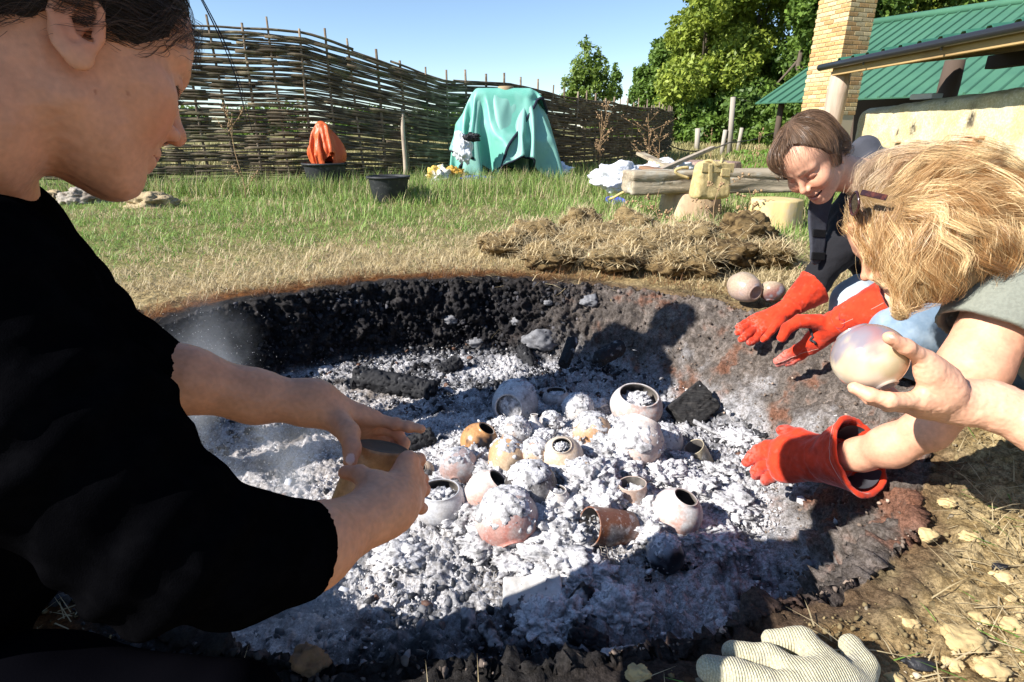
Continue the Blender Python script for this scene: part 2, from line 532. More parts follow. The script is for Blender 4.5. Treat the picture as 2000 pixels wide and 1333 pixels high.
disp += np.where(out_m, (0.010 * nA + 0.004 * nB) * sstep(1.0, 1.06, rho), 0)
dirt_side = sstep(0.45, 0.85, q[:, 0]) * sstep(1.9, 1.3, q[:, 1]) * (rho > 1.0)
disp += dirt_side * (0.010 * nB + 0.008 * nA)
flat = flat + Nn.reshape(-1, 3) * disp[:, None]

# ---- colour zones (what the surface is made of)
ash_w = np.array([0.66, 0.65, 0.67]); ash_g = np.array([0.30, 0.30, 0.32]); coal = np.array([0.012, 0.012, 0.014])
charw = np.array([0.022, 0.021, 0.024]); soil = np.array([0.125, 0.105, 0.092]); rust = np.array([0.30, 0.105, 0.045]); straw = np.array([0.50, 0.385, 0.19])
grassc = np.array([0.19, 0.21, 0.06]); ochre = np.array([0.56, 0.43, 0.225]); burnt = np.array([0.16, 0.065, 0.02]); fieldc = np.array([0.33, 0.29, 0.12])
n1 = fbm(q * 5.5 + 3, 4, 0.6); n2 = fbm(q * 17 + 31, 4, 0.6); n3 = fbm(q * 1.3 + 8, 3)
C = np.zeros((len(q), 3))
md = np.hypot(q[:, 0] - MOUND[0], q[:, 1] - MOUND[1])
whiteness = sstep(0.75, 0.2, md) * 0.55 + 0.55 + 0.45 * n1 + 0.35 * n2
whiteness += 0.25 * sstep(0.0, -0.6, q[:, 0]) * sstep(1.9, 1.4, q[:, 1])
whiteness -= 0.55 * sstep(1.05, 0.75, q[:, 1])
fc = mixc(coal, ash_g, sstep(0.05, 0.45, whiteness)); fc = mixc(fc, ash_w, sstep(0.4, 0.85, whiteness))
fc = mixc(fc, np.array([0.5, 0.42, 0.36]), 0.35 * sstep(0.1, 0.5, n3))
right = sstep(0.05, 0.75, np.cos(tht - math.radians(2)))
wc_back = mixc(charw, np.array([0.06, 0.055, 0.055]), sstep(-0.2, 0.6, n2))
wc_back = mixc(wc_back, np.array([0.15, 0.12, 0.095]), sstep(0.25, 0.0, tw) * sstep(-0.1, 0.4, n1) * 0.8)
wc_right = mixc(soil * 1.15, soil * 2.0, sstep(-0.3, 0.6, n2))
wc_right = mixc(wc_right, rust * 0.8, sstep(-0.1, 0.75, n1 + 0.7 * n2 + 0.45 * sstep(1.5, 0.9, q[:, 1]) - 0.35) * 0.7)
wc_right = mixc(wc_right, ash_w * 0.8, np.clip(sstep(0.42, 0.05, tw + 0.25 * n1), 0, 1) * 0.75)
wc = mixc(wc_back, wc_right, right)
tA = np.clip((rho - (1 - wfl)) / wfl + 0.10 * n1 + 0.06 * n2, -1, 2)
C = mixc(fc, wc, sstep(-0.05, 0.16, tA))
ro = rho + 0.022 * n1 + 0.012 * n2
# outside
back_m = 1 - right
oc_char = mixc(np.array([0.03, 0.027, 0.026]), np.array([0.10, 0.075, 0.062]), right)
green = sstep(1.45, 2.2, rho + 0.55 * n3 + 0.2 * n1)
far_green = mixc(grassc, straw * 0.8, sstep(0.1, 0.6, n3 + 0.5 * n1) * 0.55)
grass_col = mixc(mixc(straw, straw * 0.62, sstep(-0.2, 0.5, n2)), far_green, green * 0.85)
dry_field = sstep(9.5, 14, q[:, 1]) * sstep(9.0, 8.0, np.abs(q[:, 0] - 2) * 0 + 8.5)
grass_col = mixc(grass_col, mixc(fieldc, fieldc * 1.25, sstep(-.3, .3, n1)), dry_field * sstep(-0.35, 0.25, n3 + 0.35))
dirt_col = mixc(ochre, ochre * np.array([0.62, 0.58, 0.5]), sstep(-0.25, 0.55, n2 + 0.4 * n1))
dz = sstep(0.35, 0.8, q[:, 0] + 0.15 * n1) * sstep(2.1, 1.6, q[:, 1] + 0.1 * n1)
front = sstep(0.62, 0.45, q[:, 1]) * sstep(1.5, 0.9, np.abs(q[:, 0]))
dirt_m = np.clip(dz + front, 0, 1)
outc = mixc(grass_col, dirt_col, dirt_m)
ring_b = mixc(outc, burnt, (sstep(1.25 + 0.10 * n3, 1.10, ro) * back_m + sstep(1.06, 1.03, ro) * right * 0.5) * sstep(-0.6, 0.2, n1 + 0.4))
ring_c = mixc(ring_b, oc_char, sstep(1.085, 1.045, ro) * (0.35 + 0.65 * back_m) + 0)
C = np.where((rho > 1.0)[:, None], ring_c, mixc(C, oc_char, sstep(0.97, 1.0, rho) * back_m))
C = np.clip(C, 0.005, 0.9)
i, j = np.meshgrid(np.arange(NR - 1), np.arange(NA), indexing='ij'); k = (j + 1) % NA
GF = np.stack([i * NA + j, (i + 1) * NA + j, (i + 1) * NA + k, i * NA + k], -1).reshape(-1, 4)
cidx = len(flat)
flat = np.concatenate([flat, [[PIT_C[0], PIT_C[1], float(floor_z(PIT_C[0], PIT_C[1]))]]]); C = np.concatenate([C, [C[:NA].mean(0)]])
fan = np.stack([np.full(NA, cidx), np.arange(NA), (np.arange(NA) + 1) % NA, (np.arange(NA) + 1) % NA], 1)
me = mesh_from('ground', flat, GF, True, C)
m_ground = mat('soil_and_turf', attr='Col', rough=0.95, spec=0.15, var=[('mul', 90, 4, (0.55, 0.53, 0.5), 0.56, 0.40), ('mul', 260, 3, (0.6, 0.6, 0.6), 0.6, 0.38)], bump=(120, 0.9, 0.006), bump2=(420, 0.6, 0.003))
ground = obj('ground', me, m_ground, kind='structure')
capV = flat[np.r_[cidx, 0:NA]]
capF = np.array([[0, 1 + a, 1 + (a + 1) % NA] for a in range(NA)])
obj('pit_floor', mesh_from('pit_floor', capV, capF, True, C[np.r_[cidx, 0:NA]]), m_ground, kind='structure')

# ---- loose pieces: crumbs of ash, charcoal and soil, one mass each
def scatter_lumps(name, pts, sizes, cols, m, seed, base=(ICO_V, ICO_F), flat_=0.6, smooth=False, parent=None, jag=0.5):
    rng = np.random.default_rng(seed)
    V0, F0 = base; n = len(pts); k = len(V0)
    jit = 1 + jag * (rng.random((n, k, 1)) - 0.5)
    Rm = rand_rots(n, rng)
    sc = np.stack([np.ones(n), 0.55 + 0.5 * rng.random(n), flat_ * (0.5 + 0.8 * rng.random(n))], 1)
    V = V0[None] * jit * sc[:, None, :] * sizes[:, None, None]
    V = np.einsum('nij,nkj->nki', Rm, V) + pts[:, None, :]
    F = (F0[None] + (np.arange(n) * k)[:, None, None]).reshape(-1, 3)
    cc = np.repeat(cols[:, None, :], k, 1) * (1 + 0.25 * (rng.random((n, k, 1)) - 0.5))
    me = mesh_from(name, V.reshape(-1, 3), F, smooth, cc.reshape(-1, 3))
    return obj(name, me, m, parent, kind='stuff')
def sample_floor(n, seed, rmax=0.97, inner=True):
    rng = np.random.default_rng(seed)
    th = rng.random(n) * 2 * np.pi; ww = wall_w(th)
    r = np.sqrt(rng.random(n)) * (1 - ww * 0.85) * rim_wob(th)
    x = PIT_C[0] + r * PIT_R[0] * np.cos(th); y = PIT_C[1] + r * PIT_R[1] * np.sin(th)
    return np.stack([x, y, ground_z(x, y)], 1)
m_ash = mat('wood_ash', attr='Col', rough=1.0, spec=0.05, bump=(300, 0.7, 0.003), var=[('mul', 160, 4, (0.6, 0.6, 0.61), 0.55, 0.4)])
m_coal = mat('charcoal', attr='Col', rough=0.6, spec=0.4, bump=(90, 0.8, 0.004, (1, 1, 0.2)))
rng = np.random.default_rng(21)
pts = sample_floor(22000, 22)
a1 = fbm(pts.astype(np.float32) * 5.5 + 3, 3, 0.6); a2 = rng.random(len(pts))
md = np.hypot(pts[:, 0] - MOUND[0], pts[:, 1] - MOUND[1])
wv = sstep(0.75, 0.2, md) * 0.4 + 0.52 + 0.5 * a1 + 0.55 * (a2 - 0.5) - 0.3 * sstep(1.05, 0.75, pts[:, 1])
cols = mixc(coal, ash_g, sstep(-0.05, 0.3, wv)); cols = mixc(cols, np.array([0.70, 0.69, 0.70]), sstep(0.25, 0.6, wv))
sizes = 0.0019 + 0.0042 * rng.random(len(pts)) ** 2.6
big = rng.random(len(pts)) < 0.01
sizes = np.where(big, sizes * 2.2, sizes)
pts[:, 2] += sizes * 0.2 + 0.006 * rng.random(len(pts))
isco = cols.mean(1) < 0.08
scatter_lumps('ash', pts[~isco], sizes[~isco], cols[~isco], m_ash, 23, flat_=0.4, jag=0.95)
# grey charcoal bits, more of them in the front right and along the back
pc = sample_floor(9000, 27)
dn = fbm(pc.astype(np.float32) * 3 + 40, 3)
keepc = rng.random(len(pc)) < np.clip(0.10 + 0.9 * dn + 0.6 * sstep(1.1, 0.75, pc[:, 1]) + 0.5 * sstep(1.9, 2.3, pc[:, 1]), 0.03, 1)
pc = pc[keepc]
sz = 0.005 + 0.012 * rng.random(len(pc)) ** 2.0
pc[:, 2] += sz * 0.3
cc = np.array([0.016, 0.016, 0.019]) * (0.6 + 2.2 * rng.random((len(pc), 1)) ** 3)
cc = np.where(rng.random((len(pc), 1)) < 0.25, np.array([0.16, 0.16, 0.17]), cc)
cc = np.where(rng.random((len(pc), 1)) < 0.05, np.array([0.11, 0.055, 0.035]), cc)
scatter_lumps('charcoal_bits', pc, sz, cc, m_coal, 28, flat_=0.6, jag=0.8)
# crumbs of baked soil on the wall of the pit
n = 7500
thw = rng.random(n) * 2 * np.pi; ww = wall_w(thw); tt = rng.random(n)
rr = (1 - ww * (1 - tt)) * rim_wob(thw)
xw = PIT_C[0] + rr * PIT_R[0] * np.cos(thw); yw = PIT_C[1] + rr * PIT_R[1] * np.sin(thw)
pw = np.stack([xw, yw, ground_z(xw, yw)], 1)
rgt = sstep(-0.1, 0.7, np.cos(thw - math.radians(-18)))
sw = (0.003 + 0.012 * rng.random(n) ** 3.5) * (1 - 0.55 * rgt)
cw = mixc(np.array([0.028, 0.027, 0.030]), np.array([0.12, 0.09, 0.07]), rgt) * (0.5 + 1.2 * rng.random((n, 1)))
lg = rng.random(n) < 0.12
cw = np.where(lg[:, None], cw * 2.4, cw)
scatter_lumps('baked_soil_crumbs', pw, sw, cw, mat('baked_soil', attr='Col', rough=0.9, spec=0.3, bump=(200, 0.6, 0.003)), 29, flat_=0.9, jag=0.95)
# gravel and crumbs of yellow soil on the bare ground, right and in front
n = 12000
xg = 0.2 + rng.random(n) * 2.0; yg = 0.25 + rng.random(n) * 2.0
xg2 = -1.4 + rng.random(n // 3) * 2.2; yg2 = 0.2 + rng.random(n // 3) * 0.6
xg = np.r_[xg, xg2]; yg = np.r_[yg, yg2]
rh, _t = pit_polar(xg, yg)
mk = (rh / rim_wob(_t) > 1.03)
xg, yg, rh = xg[mk], yg[mk], rh[mk]
pg = np.stack([xg, yg, ground_z(xg, yg)], 1)
sg = 0.0018 + 0.006 * rng.random(len(pg)) ** 4
cg = np.array([0.54, 0.41, 0.21]) * (0.5 + 0.6 * rng.random((len(pg), 1)))
cg = np.where(rng.random((len(pg), 1)) < 0.1, np.array([0.5, 0.42, 0.3]), cg)
nearrim = rh < 1.12
cg = np.where(nearrim[:, None], cg * 0.45, cg)
scatter_lumps('gravel', pg, sg, cg, mat('yellow_soil', attr='Col', rough=0.95, spec=0.15, bump=(260, 0.6, 0.002)), 31, flat_=0.7, jag=0.9)
# ================================================================== PEOPLE
SKIN = np.array([0.60, 0.31, 0.195])
def head_local(R_cam, t_cam, scale=1.0):
    Rw = np.stack([c2wd(np.array(R_cam)[:, i]) for i in range(3)], 1)
    tw = c2w(np.array(t_cam))
    to = lambda p: ((p - tw.astype(np.float32)) @ Rw.astype(np.float32)) / scale
    fr = lambda q: (np.asarray(q) * scale) @ Rw.T + tw
    return to, fr, scale
def head_sdf(q, smile=0.0, full=True):
    x = q[:, 0]; y = q[:, 1]; z = q[:, 2]
    m = q.copy(); m[:, 1] = np.abs(m[:, 1])
    d = sd_ell(q, (-0.012, 0, 0.056), (0.098, 0.076, 0.086))
    d = smin(d, sd_ell(q, (0.042, 0, 0.066), (0.052, 0.060, 0.058)), 0.02)
    d = smin(d, sd_ell(q, (0.030, 0, -0.006), (0.062, 0.060, 0.082)), 0.025)
    d = smin(d, sd_cap(m, (0.004, 0.046, -0.050), (0.066, 0.014, -0.084), 0.016, 0.014), 0.030)
    d = smin(d, sd_ell(q, (0.042, 0, -0.055), (0.046, 0.041, 0.040)), 0.025)
    d = smin(d, sd_ell(q, (0.076, 0, -0.082), (0.0175, 0.019, 0.0165)), 0.020)
    d = smin(d, sd_ell(m, (0.056, 0.046, 0.000), (0.026, 0.019, 0.020)), 0.022)
    ck = 0.004 * smile
    d = smin(d, sd_ell(m, (0.066 + ck, 0.034 + ck, -0.020 + 2 * ck), (0.020 + ck, 0.020 + ck, 0.021)), 0.02)
    d = smin(d, sd_cap(m, (0.084, 0.014, 0.047), (0.070, 0.046, 0.049), 0.0095, 0.0085), 0.016)
    d = smax(d, -sd_ell(m, (0.098, 0.032, 0.026), (0.021, 0.017, 0.0125)), 0.012)
    d = smin(d, sd_ell(m, (0.0725, 0.032, 0.026), (0.0155, 0.0165, 0.0135)), 0.005)
    d = smin(d, sd_cap(m, (0.0865, 0.020, 0.0195), (0.078, 0.0445, 0.0215), 0.0026, 0.0020), 0.004)     # lid edge
    # nose
    nose = sd_cap(q, (0.083, 0, 0.036), (0.106, 0, -0.002), 0.0075, 0.0085)
    nose = smin(nose, sd_ell(q, (0.1085, 0, -0.008), (0.0105, 0.0095, 0.0090)), 0.008)
    nose = smin(nose, sd_ell(m, (0.098, 0.0125, -0.0125), (0.0105, 0.0065, 0.0080)), 0.006)
    d = smin(d, nose, 0.012)
    d = smax(d, -sd_ell(m, (0.1035, 0.0066, -0.0215), (0.0050, 0.0032, 0.0045)), 0.003)
    d = smin(d, sd_cap(q, (0.088, 0, -0.024), (0.0895, 0, -0.036), 0.0085, 0.0080), 0.012)
    # lips
    w = 0.026 + 0.006 * smile; up = 0.006 * smile; bk = 0.004 * smile
    ul = sd_chain(m, [(0.0945, 0, -0.0415), (0.0905, 0.013, -0.0420), (0.0790 - bk, w, -0.0465 + up)], [0.0062, 0.0056, 0.0025], 0.006)
    ll = sd_chain(m, [(0.0925, 0, -0.0545 - 0.0085 * smile), (0.0885, 0.013, -0.0530 - 0.0065 * smile), (0.0790 - bk, w, -0.0475 + up)], [0.0068, 0.0060, 0.0025], 0.006)
    d = smin(d, ul, 0.006); d = smin(d, ll, 0.006)
    if smile:
        qm = q.copy(); qm[:, 2] -= (up + 0.002) * np.clip(np.abs(y) / w, 0, 1.2) ** 2; qm[:, 0] += 0.012 * np.clip(np.abs(y) / w, 0, 1.2) ** 2
        d = smax(d, -sd_ell(qm, (0.090, 0, -0.0510), (0.022, w - 0.002, 0.0062)), 0.002)
        fold = sd_cap(m, (0.0955, 0.0175, -0.014), (0.0845, 0.0365, -0.040), 0.0018, 0.0022)
        d = smax(d, -fold, 0.008)
    else:
        g = sd_chain(m, [(0.1005, 0, -0.0478), (0.0960, 0.014, -0.0478), (0.0815, w, -0.0475)], [0.0016, 0.0014, 0.0008])
        d = smax(d, -g, 0.003)
    # ears: a tilted dish with a rolled rim, lobe and tragus
    a = math.radians(22)
    c, s = math.cos(a), math.sin(a)
    e = m - np.array([-0.004, 0.0725, 0.004], np.float32)
    ex = e[:, 0] * c + e[:, 1] * s; ey = -e[:, 0] * s + e[:, 1] * c; ez = e[:, 2] + 0.0
    ex, ez = ex * 0.98 - ez * -0.17, ez * 0.98 + ex * -0.17
    E = np.stack([ex, ey, ez], 1).astype(np.float32)
    dish = sd_ell(E, (-0.008, 0.002, 0.002), (0.0195, 0.0065, 0.031))
    dish = smax(dish, -sd_ell(E, (-0.0055, 0.0075, 0.0055), (0.0125, 0.0080, 0.0205)), 0.003)
    dish = smax(dish, -sd_ell(E, (0.0010, 0.0020, -0.0030), (0.0060, 0.0080, 0.0075)), 0.003)
    rim = [(0.006, 0.003, 0.006), (0.0065, 0.006, 0.020), (-0.002, 0.008, 0.031), (-0.014, 0.008, 0.032), (-0.0245, 0.007, 0.022), (-0.026, 0.006, 0.006), (-0.019, 0.005, -0.010), (-0.010, 0.004, -0.022)]
    dish = smin(dish, sd_chain(E, rim, [0.0028, 0.003, 0.0032, 0.0034, 0.0034, 0.0032, 0.003, 0.003]), 0.004)
    dish = smin(dish, sd_chain(E, [(-0.011, 0.004, 0.020), (-0.015, 0.005, 0.006), (-0.009, 0.005, -0.008), (0.0, 0.004, -0.012)], [0.002, 0.0026, 0.0026, 0.0024]), 0.005)
    dish = smin(dish, sd_ell(E, (-0.003, 0.001, -0.025), (0.0095, 0.0048, 0.0105)), 0.006)
    dish = smin(dish, sd_ell(E, (0.0065, 0.002, -0.001), (0.0045, 0.004, 0.0060)), 0.004)
    d = smin(d, dish, 0.004)
    return d
def head_col(q, skin, brow=(0.05, 0.03, 0.02), lip=(0.46, 0.17, 0.14), smile=0.0):
    m = q.copy(); m[:, 1] = np.abs(m[:, 1]); n = fbm(q.astype(np.float32) * 45, 4)
    n2_ = fbm(q.astype(np.float32) * 220, 3)
    c = np.repeat(skin[None], len(q), 0) * (1 + 0.10 * n[:, None] + 0.10 * n2_[:, None])
    ruddy = skin * np.array([0.98, 0.74, 0.68])
    c = mixc(c, ruddy, 0.8 * np.exp(-(sd_sphere(m, (0.075, 0.036, -0.014), 0.008) / 0.022) ** 2 * (sd_sphere(m, (0.075, 0.036, -0.014), 0.008) > 0)))
    c = mixc(c, ruddy, 0.6 * sstep(0.014, 0.0, sd_sphere(q, (0.112, 0, -0.008), 0.004)))
    c = mixc(c, ruddy, 0.6 * sstep(0.004, -0.02, sd_sphere(m, (-0.012, 0.082, 0.006), 0.03)))
    w = 0.026 + 0.006 * smile; up = 0.006 * smile; bk = 0.004 * smile
    lips = np.minimum(sd_chain(m, [(0.0955, 0, -0.0425), (0.0915, 0.013, -0.0430), (0.0790 - bk, w, -0.0465 + up)], [0.0050, 0.0045, 0.0018]),
                      sd_chain(m, [(0.0935, 0, -0.0540 - 0.0085 * smile), (0.0895, 0.013, -0.0525 - 0.0065 * smile), (0.0790 - bk, w, -0.0475 + up)], [0.0060, 0.0050, 0.0018]))
    c = mixc(c, np.array(lip), sstep(0.0022, 0.0002, lips) * 0.85)
    if smile:
        qm = q.copy(); qm[:, 2] -= (up + 0.002) * np.clip(np.abs(q[:, 1]) / w, 0, 1.2) ** 2; qm[:, 0] += 0.012 * np.clip(np.abs(q[:, 1]) / w, 0, 1.2) ** 2
        c = mixc(c, np.array([0.10, 0.02, 0.018]), sstep(0.0012, -0.0006, sd_ell(qm, (0.084, 0, -0.0510), (0.0145, w - 0.003, 0.0058))))
    mouth = sd_chain(m, [(0.0960, 0, -0.0478), (0.0930, 0.014, -0.0474), (0.0815, w, -0.0470 + up)], [0.0010, 0.0010, 0.0006])
    c = mixc(c, np.array([0.10, 0.03, 0.025]), sstep(0.0016, 0.0, mouth) * (1 - smile))
    br = sd_chain(m, [(0.0965, 0.013, 0.0480), (0.0900, 0.030, 0.0535), (0.0720, 0.050, 0.0500)], [0.0022, 0.0026, 0.0010])
    hairs = 0.5 + 0.5 * np.sin(q[:, 1] * 5200 + q[:, 2] * 2600 + 8 * n)
    c = mixc(c, np.array(brow), sstep(0.0036, 0.0008, br) * (0.62 + 0.25 * hairs))
    lash = sd_chain(m, [(0.0870, 0.0195, 0.0180), (0.0885, 0.032, 0.0165), (0.0790, 0.0475, 0.0205)], [0.0007, 0.0010, 0.0010])
    c = mixc(c, np.array([0.02, 0.014, 0.012]), sstep(0.0022, 0.0006, lash) * 0.95)
    lidc = sd_chain(m, [(0.0880, 0.0195, 0.0320), (0.0875, 0.032, 0.0365), (0.0770, 0.0465, 0.0310)], [0.0005, 0.0006, 0.0006])
    c = mixc(c, skin * np.array([0.55, 0.42, 0.38]), sstep(0.0022, 0.0004, lidc) * 0.7)
    lid = sd_ell(m, (0.080, 0.032, 0.0265), (0.012, 0.0155, 0.0105))
    c = mixc(c, skin * np.array([0.86, 0.70, 0.68]), sstep(0.003, -0.002, lid) * 0.6)
    nos = sd_ell(m, (0.1035, 0.0066, -0.0205), (0.0040, 0.0030, 0.0045))
    c = mixc(c, np.array([0.06, 0.02, 0.015]), sstep(0.002, 0.0, nos))
    return np.clip(c, 0.004, 0.95)
m_skin = mat('skin', attr='Col', rough=0.48, spec=0.35, sss=0.06, bump=(900, 0.25, 0.0006), bump2=(260, 0.2, 0.001), rvar=(60, 0.40, 0.62))
def hand_sdf(p, wrist, wr, mcps, fingers, thumb, fr=None, palm_r=0.0105, kw=0.016, knuck=0.0088):
    """wrist point and radius, four knuckle points, four finger chains from each knuckle, thumb chain"""
    palm = None
    for mc in mcps:
        e = sd_cap(p, wrist, mc, wr * 0.80, palm_r)
        palm = e if palm is None else smin(palm, e, kw)
    for i in range(3):
        palm = smin(palm, sd_cap(p, (np.array(mcps[i]) * 0.8 + np.array(wrist) * 0.2), (np.array(mcps[i + 1]) * 0.8 + np.array(wrist) * 0.2), palm_r, palm_r), 0.012)
    th = sd_chain(p, thumb[0], thumb[1], 0.006)
    palm = smin(palm, th, 0.014)
    fs = None
    for mc, (pts, rad) in zip(mcps, fingers):
        f = sd_chain(p, [mc] + list(pts), rad, 0.0035)
        for j, kp in enumerate(pts[:-1]):
            f = smin(f, sd_sphere(p, kp, rad[j + 1] * 1.04), 0.003)
        fs = f if fs is None else np.minimum(fs, f)
    palm = smin(palm, fs, 0.0075)
    for mc in mcps: palm = smin(palm, sd_sphere(p, mc, knuck), 0.008)
    return palm
FR = [0.0090, 0.0083, 0.0072, 0.0062]
def skin_noise(v, skin, red_pts=(), nails=()):
    n = fbm(v.astype(np.float32) * 40, 4); n2_ = fbm(v.astype(np.float32) * 190, 3)
    c = np.repeat(skin[None], len(v), 0) * (1 + 0.12 * n[:, None] + 0.11 * n2_[:, None])
    for rp in red_pts:
        c = mixc(c, skin * np.array([0.95, 0.70, 0.62]), 0.65 * np.exp(-(np.linalg.norm(v - rp, axis=1) / 0.012) ** 2))
    for (npt, nd, ln, wd) in nails:            # nail: centre, direction along finger, half length, half width
        q = v - npt; a = q @ nd
        lat = np.linalg.norm(q - a[:, None] * nd, axis=1)
        e = np.hypot(a / ln, lat / wd)
        c = mixc(c, np.array([0.72, 0.47, 0.40]), sstep(1.05, 0.92, e))
        c = mixc(c, skin * np.array([0.75, 0.5, 0.45]), np.exp(-((e - 1.06) / 0.07) ** 2) * 0.6)
    return np.clip(c, 0.004, 0.95)
def join_vfc(parts):
    V = []; F = []; C = []; n = 0
    for v, f, c in parts:
        V.append(v); F.append(f + n); C.append(c); n += len(v)
    return np.concatenate(V), np.concatenate(F), np.concatenate(C)
def bounds(pts, pad):
    pts = np.array(pts); return pts.min(0) - pad, pts.max(0) + pad

# ---- hair: strands grown along a flow over a volume
def grad_sd(sd, p, e=0.002):
    d0 = sd(p)
    g = np.stack([sd(p + np.eye(3, dtype=np.float32)[i] * e) - d0 for i in range(3)], 1) / e
    return d0, g / (np.linalg.norm(g, axis=1)[:, None] + 1e-9)
def grow_hair(sd, flow, seeds, steps, length, off, rng, wave=0.0, wfreq=40.0, clump=0.0, lift=0.0):
    N = len(seeds); p = seeds.astype(np.float32); out = [p.copy()]
    L = (length * (0.6 + 0.6 * rng.random(N))).astype(np.float32)
    o = off[0] + (off[1] - off[0]) * rng.random(N) ** 1.5
    ph = rng.random(N) * 6.28 + 0
    for s in range(steps):
        d0, g = grad_sd(sd, p)
        v = flow(p)
        v = v - g * np.sum(v * g, 1)[:, None] * (1 - lift)
        v /= np.linalg.norm(v, axis=1)[:, None] + 1e-9
        side = np.cross(g, v)
        phs = noise(p * 16.0) * 5 + ph * 0.35
        if wave: v = v + side * (wave * np.sin(s / steps * L * wfreq + phs))[:, None]
        v /= np.linalg.norm(v, axis=1)[:, None] + 1e-9
        p = p + v * (L / steps)[:, None]
        d0, g = grad_sd(sd, p)
        target = o * min(1.0, (s + 1) / 2.0)
        p = p - g * ((d0 - target) * 0.75)[:, None]
        out.append(p.copy())
    return np.stack(out, 1)
def strands_mesh(S, rad, rng, cols, sides=3):
    N, n, _ = S.shape
    T = np.gradient(S, axis=1); T /= np.linalg.norm(T, axis=2)[..., None] + 1e-9
    ref = rng.normal(size=(N, 1, 3)); A = np.cross(T, ref); A /= np.linalg.norm(A, axis=2)[..., None] + 1e-9
    B = np.cross(T, A)
    prof = rad * np.concatenate([np.full(n - 2, 1.0), [0.75, 0.15]])
    r = (prof[None] * (0.6 + 0.8 * rng.random((N, 1))))[..., None]
    if sides == 2:
        V = np.stack([S - r * A, S + r * A], 2)
        i, j = np.meshgrid(np.arange(N), np.arange(n - 1), indexing='ij'); b = (i * n + j) * 2
        return V.reshape(-1, 3), np.stack([b, b + 1, b + 3, b + 2], -1).reshape(-1, 4), np.repeat(cols, n * 2, 0)
    an = np.arange(sides) / sides * 2 * np.pi
    V = np.stack([S + r * (np.cos(a) * A + np.sin(a) * B) for a in an], 2)       # N,n,sides,3
    i, j, s = np.meshgrid(np.arange(N), np.arange(n - 1), np.arange(sides), indexing='ij')
    t = (s + 1) % sides; b = (i * n + j) * sides; b2 = b + sides
    F = np.stack([b + s, b + t, b2 + t, b2 + s], -1).reshape(-1, 4)
    Cc = np.repeat(cols, n * sides, 0)
    return V.reshape(-1, 3), F, Cc
def seeds_on(sd, lo, hi, n, rng, keepf, h=0.01):
    pts = []
    c = 0
    while c < n:
        p = (lo + rng.random((n * 4, 3)) * (hi - lo)).astype(np.float32)
        for _ in range(4):
            d0, g = grad_sd(sd, p); p = p - g * d0[:, None]
        d0 = sd(p)
        p = p[(np.abs(d0) < 0.002) & keepf(p)]
        pts.append(p); c += len(p)
        if len(p) == 0: break
    return np.concatenate(pts)[:n]
def mat_hair(name, rough=0.38):
    return mat(name, attr='Col', rough=rough, spec=0.5, transl=0.18)
m_hair = mat_hair('hair')
def on_surface(f, pts):
    p = np.asarray(pts, np.float32)
    for _ in range(5):
        d0, g = grad_sd(f, p, 0.001); p = p - g * d0[:, None]
    return p
H = lambda l: [P(*a) for a in l]
# ---------------------------------------------------------------- the woman in black, close on the left
R1 = [[0.5424, -0.8203, 0.1816], [-0.297, 0.015, 0.9548], [0.7859, 0.5718, 0.2355]]
to1, fr1, s1 = head_local(R1, [-0.4258, 0.2627, 0.5331])
w1 = thing('person', 'woman in a black jumper seen in profile, holding a flat brown bottle over the ash', 'person', (G(-100, 1250)[0], G(-100, 1250)[1], 0))
skin1 = SKIN * np.array([1.00, 0.90, 0.82])
nb1 = P(-60, 440, 0.60)
def f_head1(p):
    q = to1(p)
    d = head_sdf(q)
    na = fr1((-0.028, 0.0, -0.030)); nm = fr1((-0.045, 0.0, -0.10))
    nk = sd_chain(p, [na, nm, nb1], [0.052, 0.050, 0.062], 0.03)
    d = smin(d, nk, 0.022)
    return d + 0.00045 * noise(p * 130)
corners = [fr1(np.array([a, b, c])) for a in (-0.12, 0.13) for b in (-0.1, 0.1) for c in (-0.11, 0.15)]
lo, hi = bounds(corners + [nb1], 0.03)
hv, hf = sdf_arrays(f_head1, lo, hi, 0.0021)
hc = head_col(to1(hv.astype(np.float32)), skin1, (0.03, 0.02, 0.015))
mole = [fr1(a) for a in ((0.050, -0.058, -0.012), (0.040, -0.060, -0.020), (0.018, -0.062, -0.035))]
for k_, mp in enumerate(mole): hc = mixc(hc, skin1 * np.array([0.5, 0.36, 0.3]), sstep(0.0028, 0.001, np.linalg.norm(hv - mp, axis=1)))
# near (right) hand and forearm
H = lambda l: [P(*a) for a in l]
wrN = P(766, 985, 0.635); elN = P(480, 1105, 0.475)
mcN = H([(797, 901, 0.668), (808, 927, 0.678), (811, 954, 0.678), (806, 981, 0.672)])
fN = [(H([(817, 899, 0.705), (814, 924, 0.735), (802, 938, 0.752)]), FR),
      (H([(823, 938, 0.712), (814, 955, 0.742), (800, 962, 0.756)]), FR),
      (H([(826, 957, 0.706), (816, 972, 0.736), (802, 976, 0.750)]), FR),
      (H([(816, 990, 0.690), (823, 993, 0.708), (828, 993, 0.722)]), [0.0085, 0.0075, 0.0066, 0.0056])]
thN = (H([(752, 972, 0.632), (732, 941, 0.628), (702, 926, 0.632), (674, 923, 0.640)]), [0.015, 0.0112, 0.0092, 0.0078])
def f_near1(p):
    d = hand_sdf(p, wrN, 0.027, mcN, fN, thN)
    arm = sd_chain(p, [elN, P(604, 1070, 0.528), P(735, 1002, 0.61), wrN], [0.036, 0.0370, 0.0275, 0.0240], 0.02)
    d = smin(d, arm, 0.020)
    for mc in mcN: d = smin(d, sd_cap(p, mc + c2wd(np.array([0, .0015, -.0035])), wrN * 0.6 + mc * 0.4 + c2wd(np.array([0, .001, -.004])), 0.0085, 0.006), 0.0035)
    return d + 0.0004 * noise(p * 140) + 0.0003 * noise(p * 320)
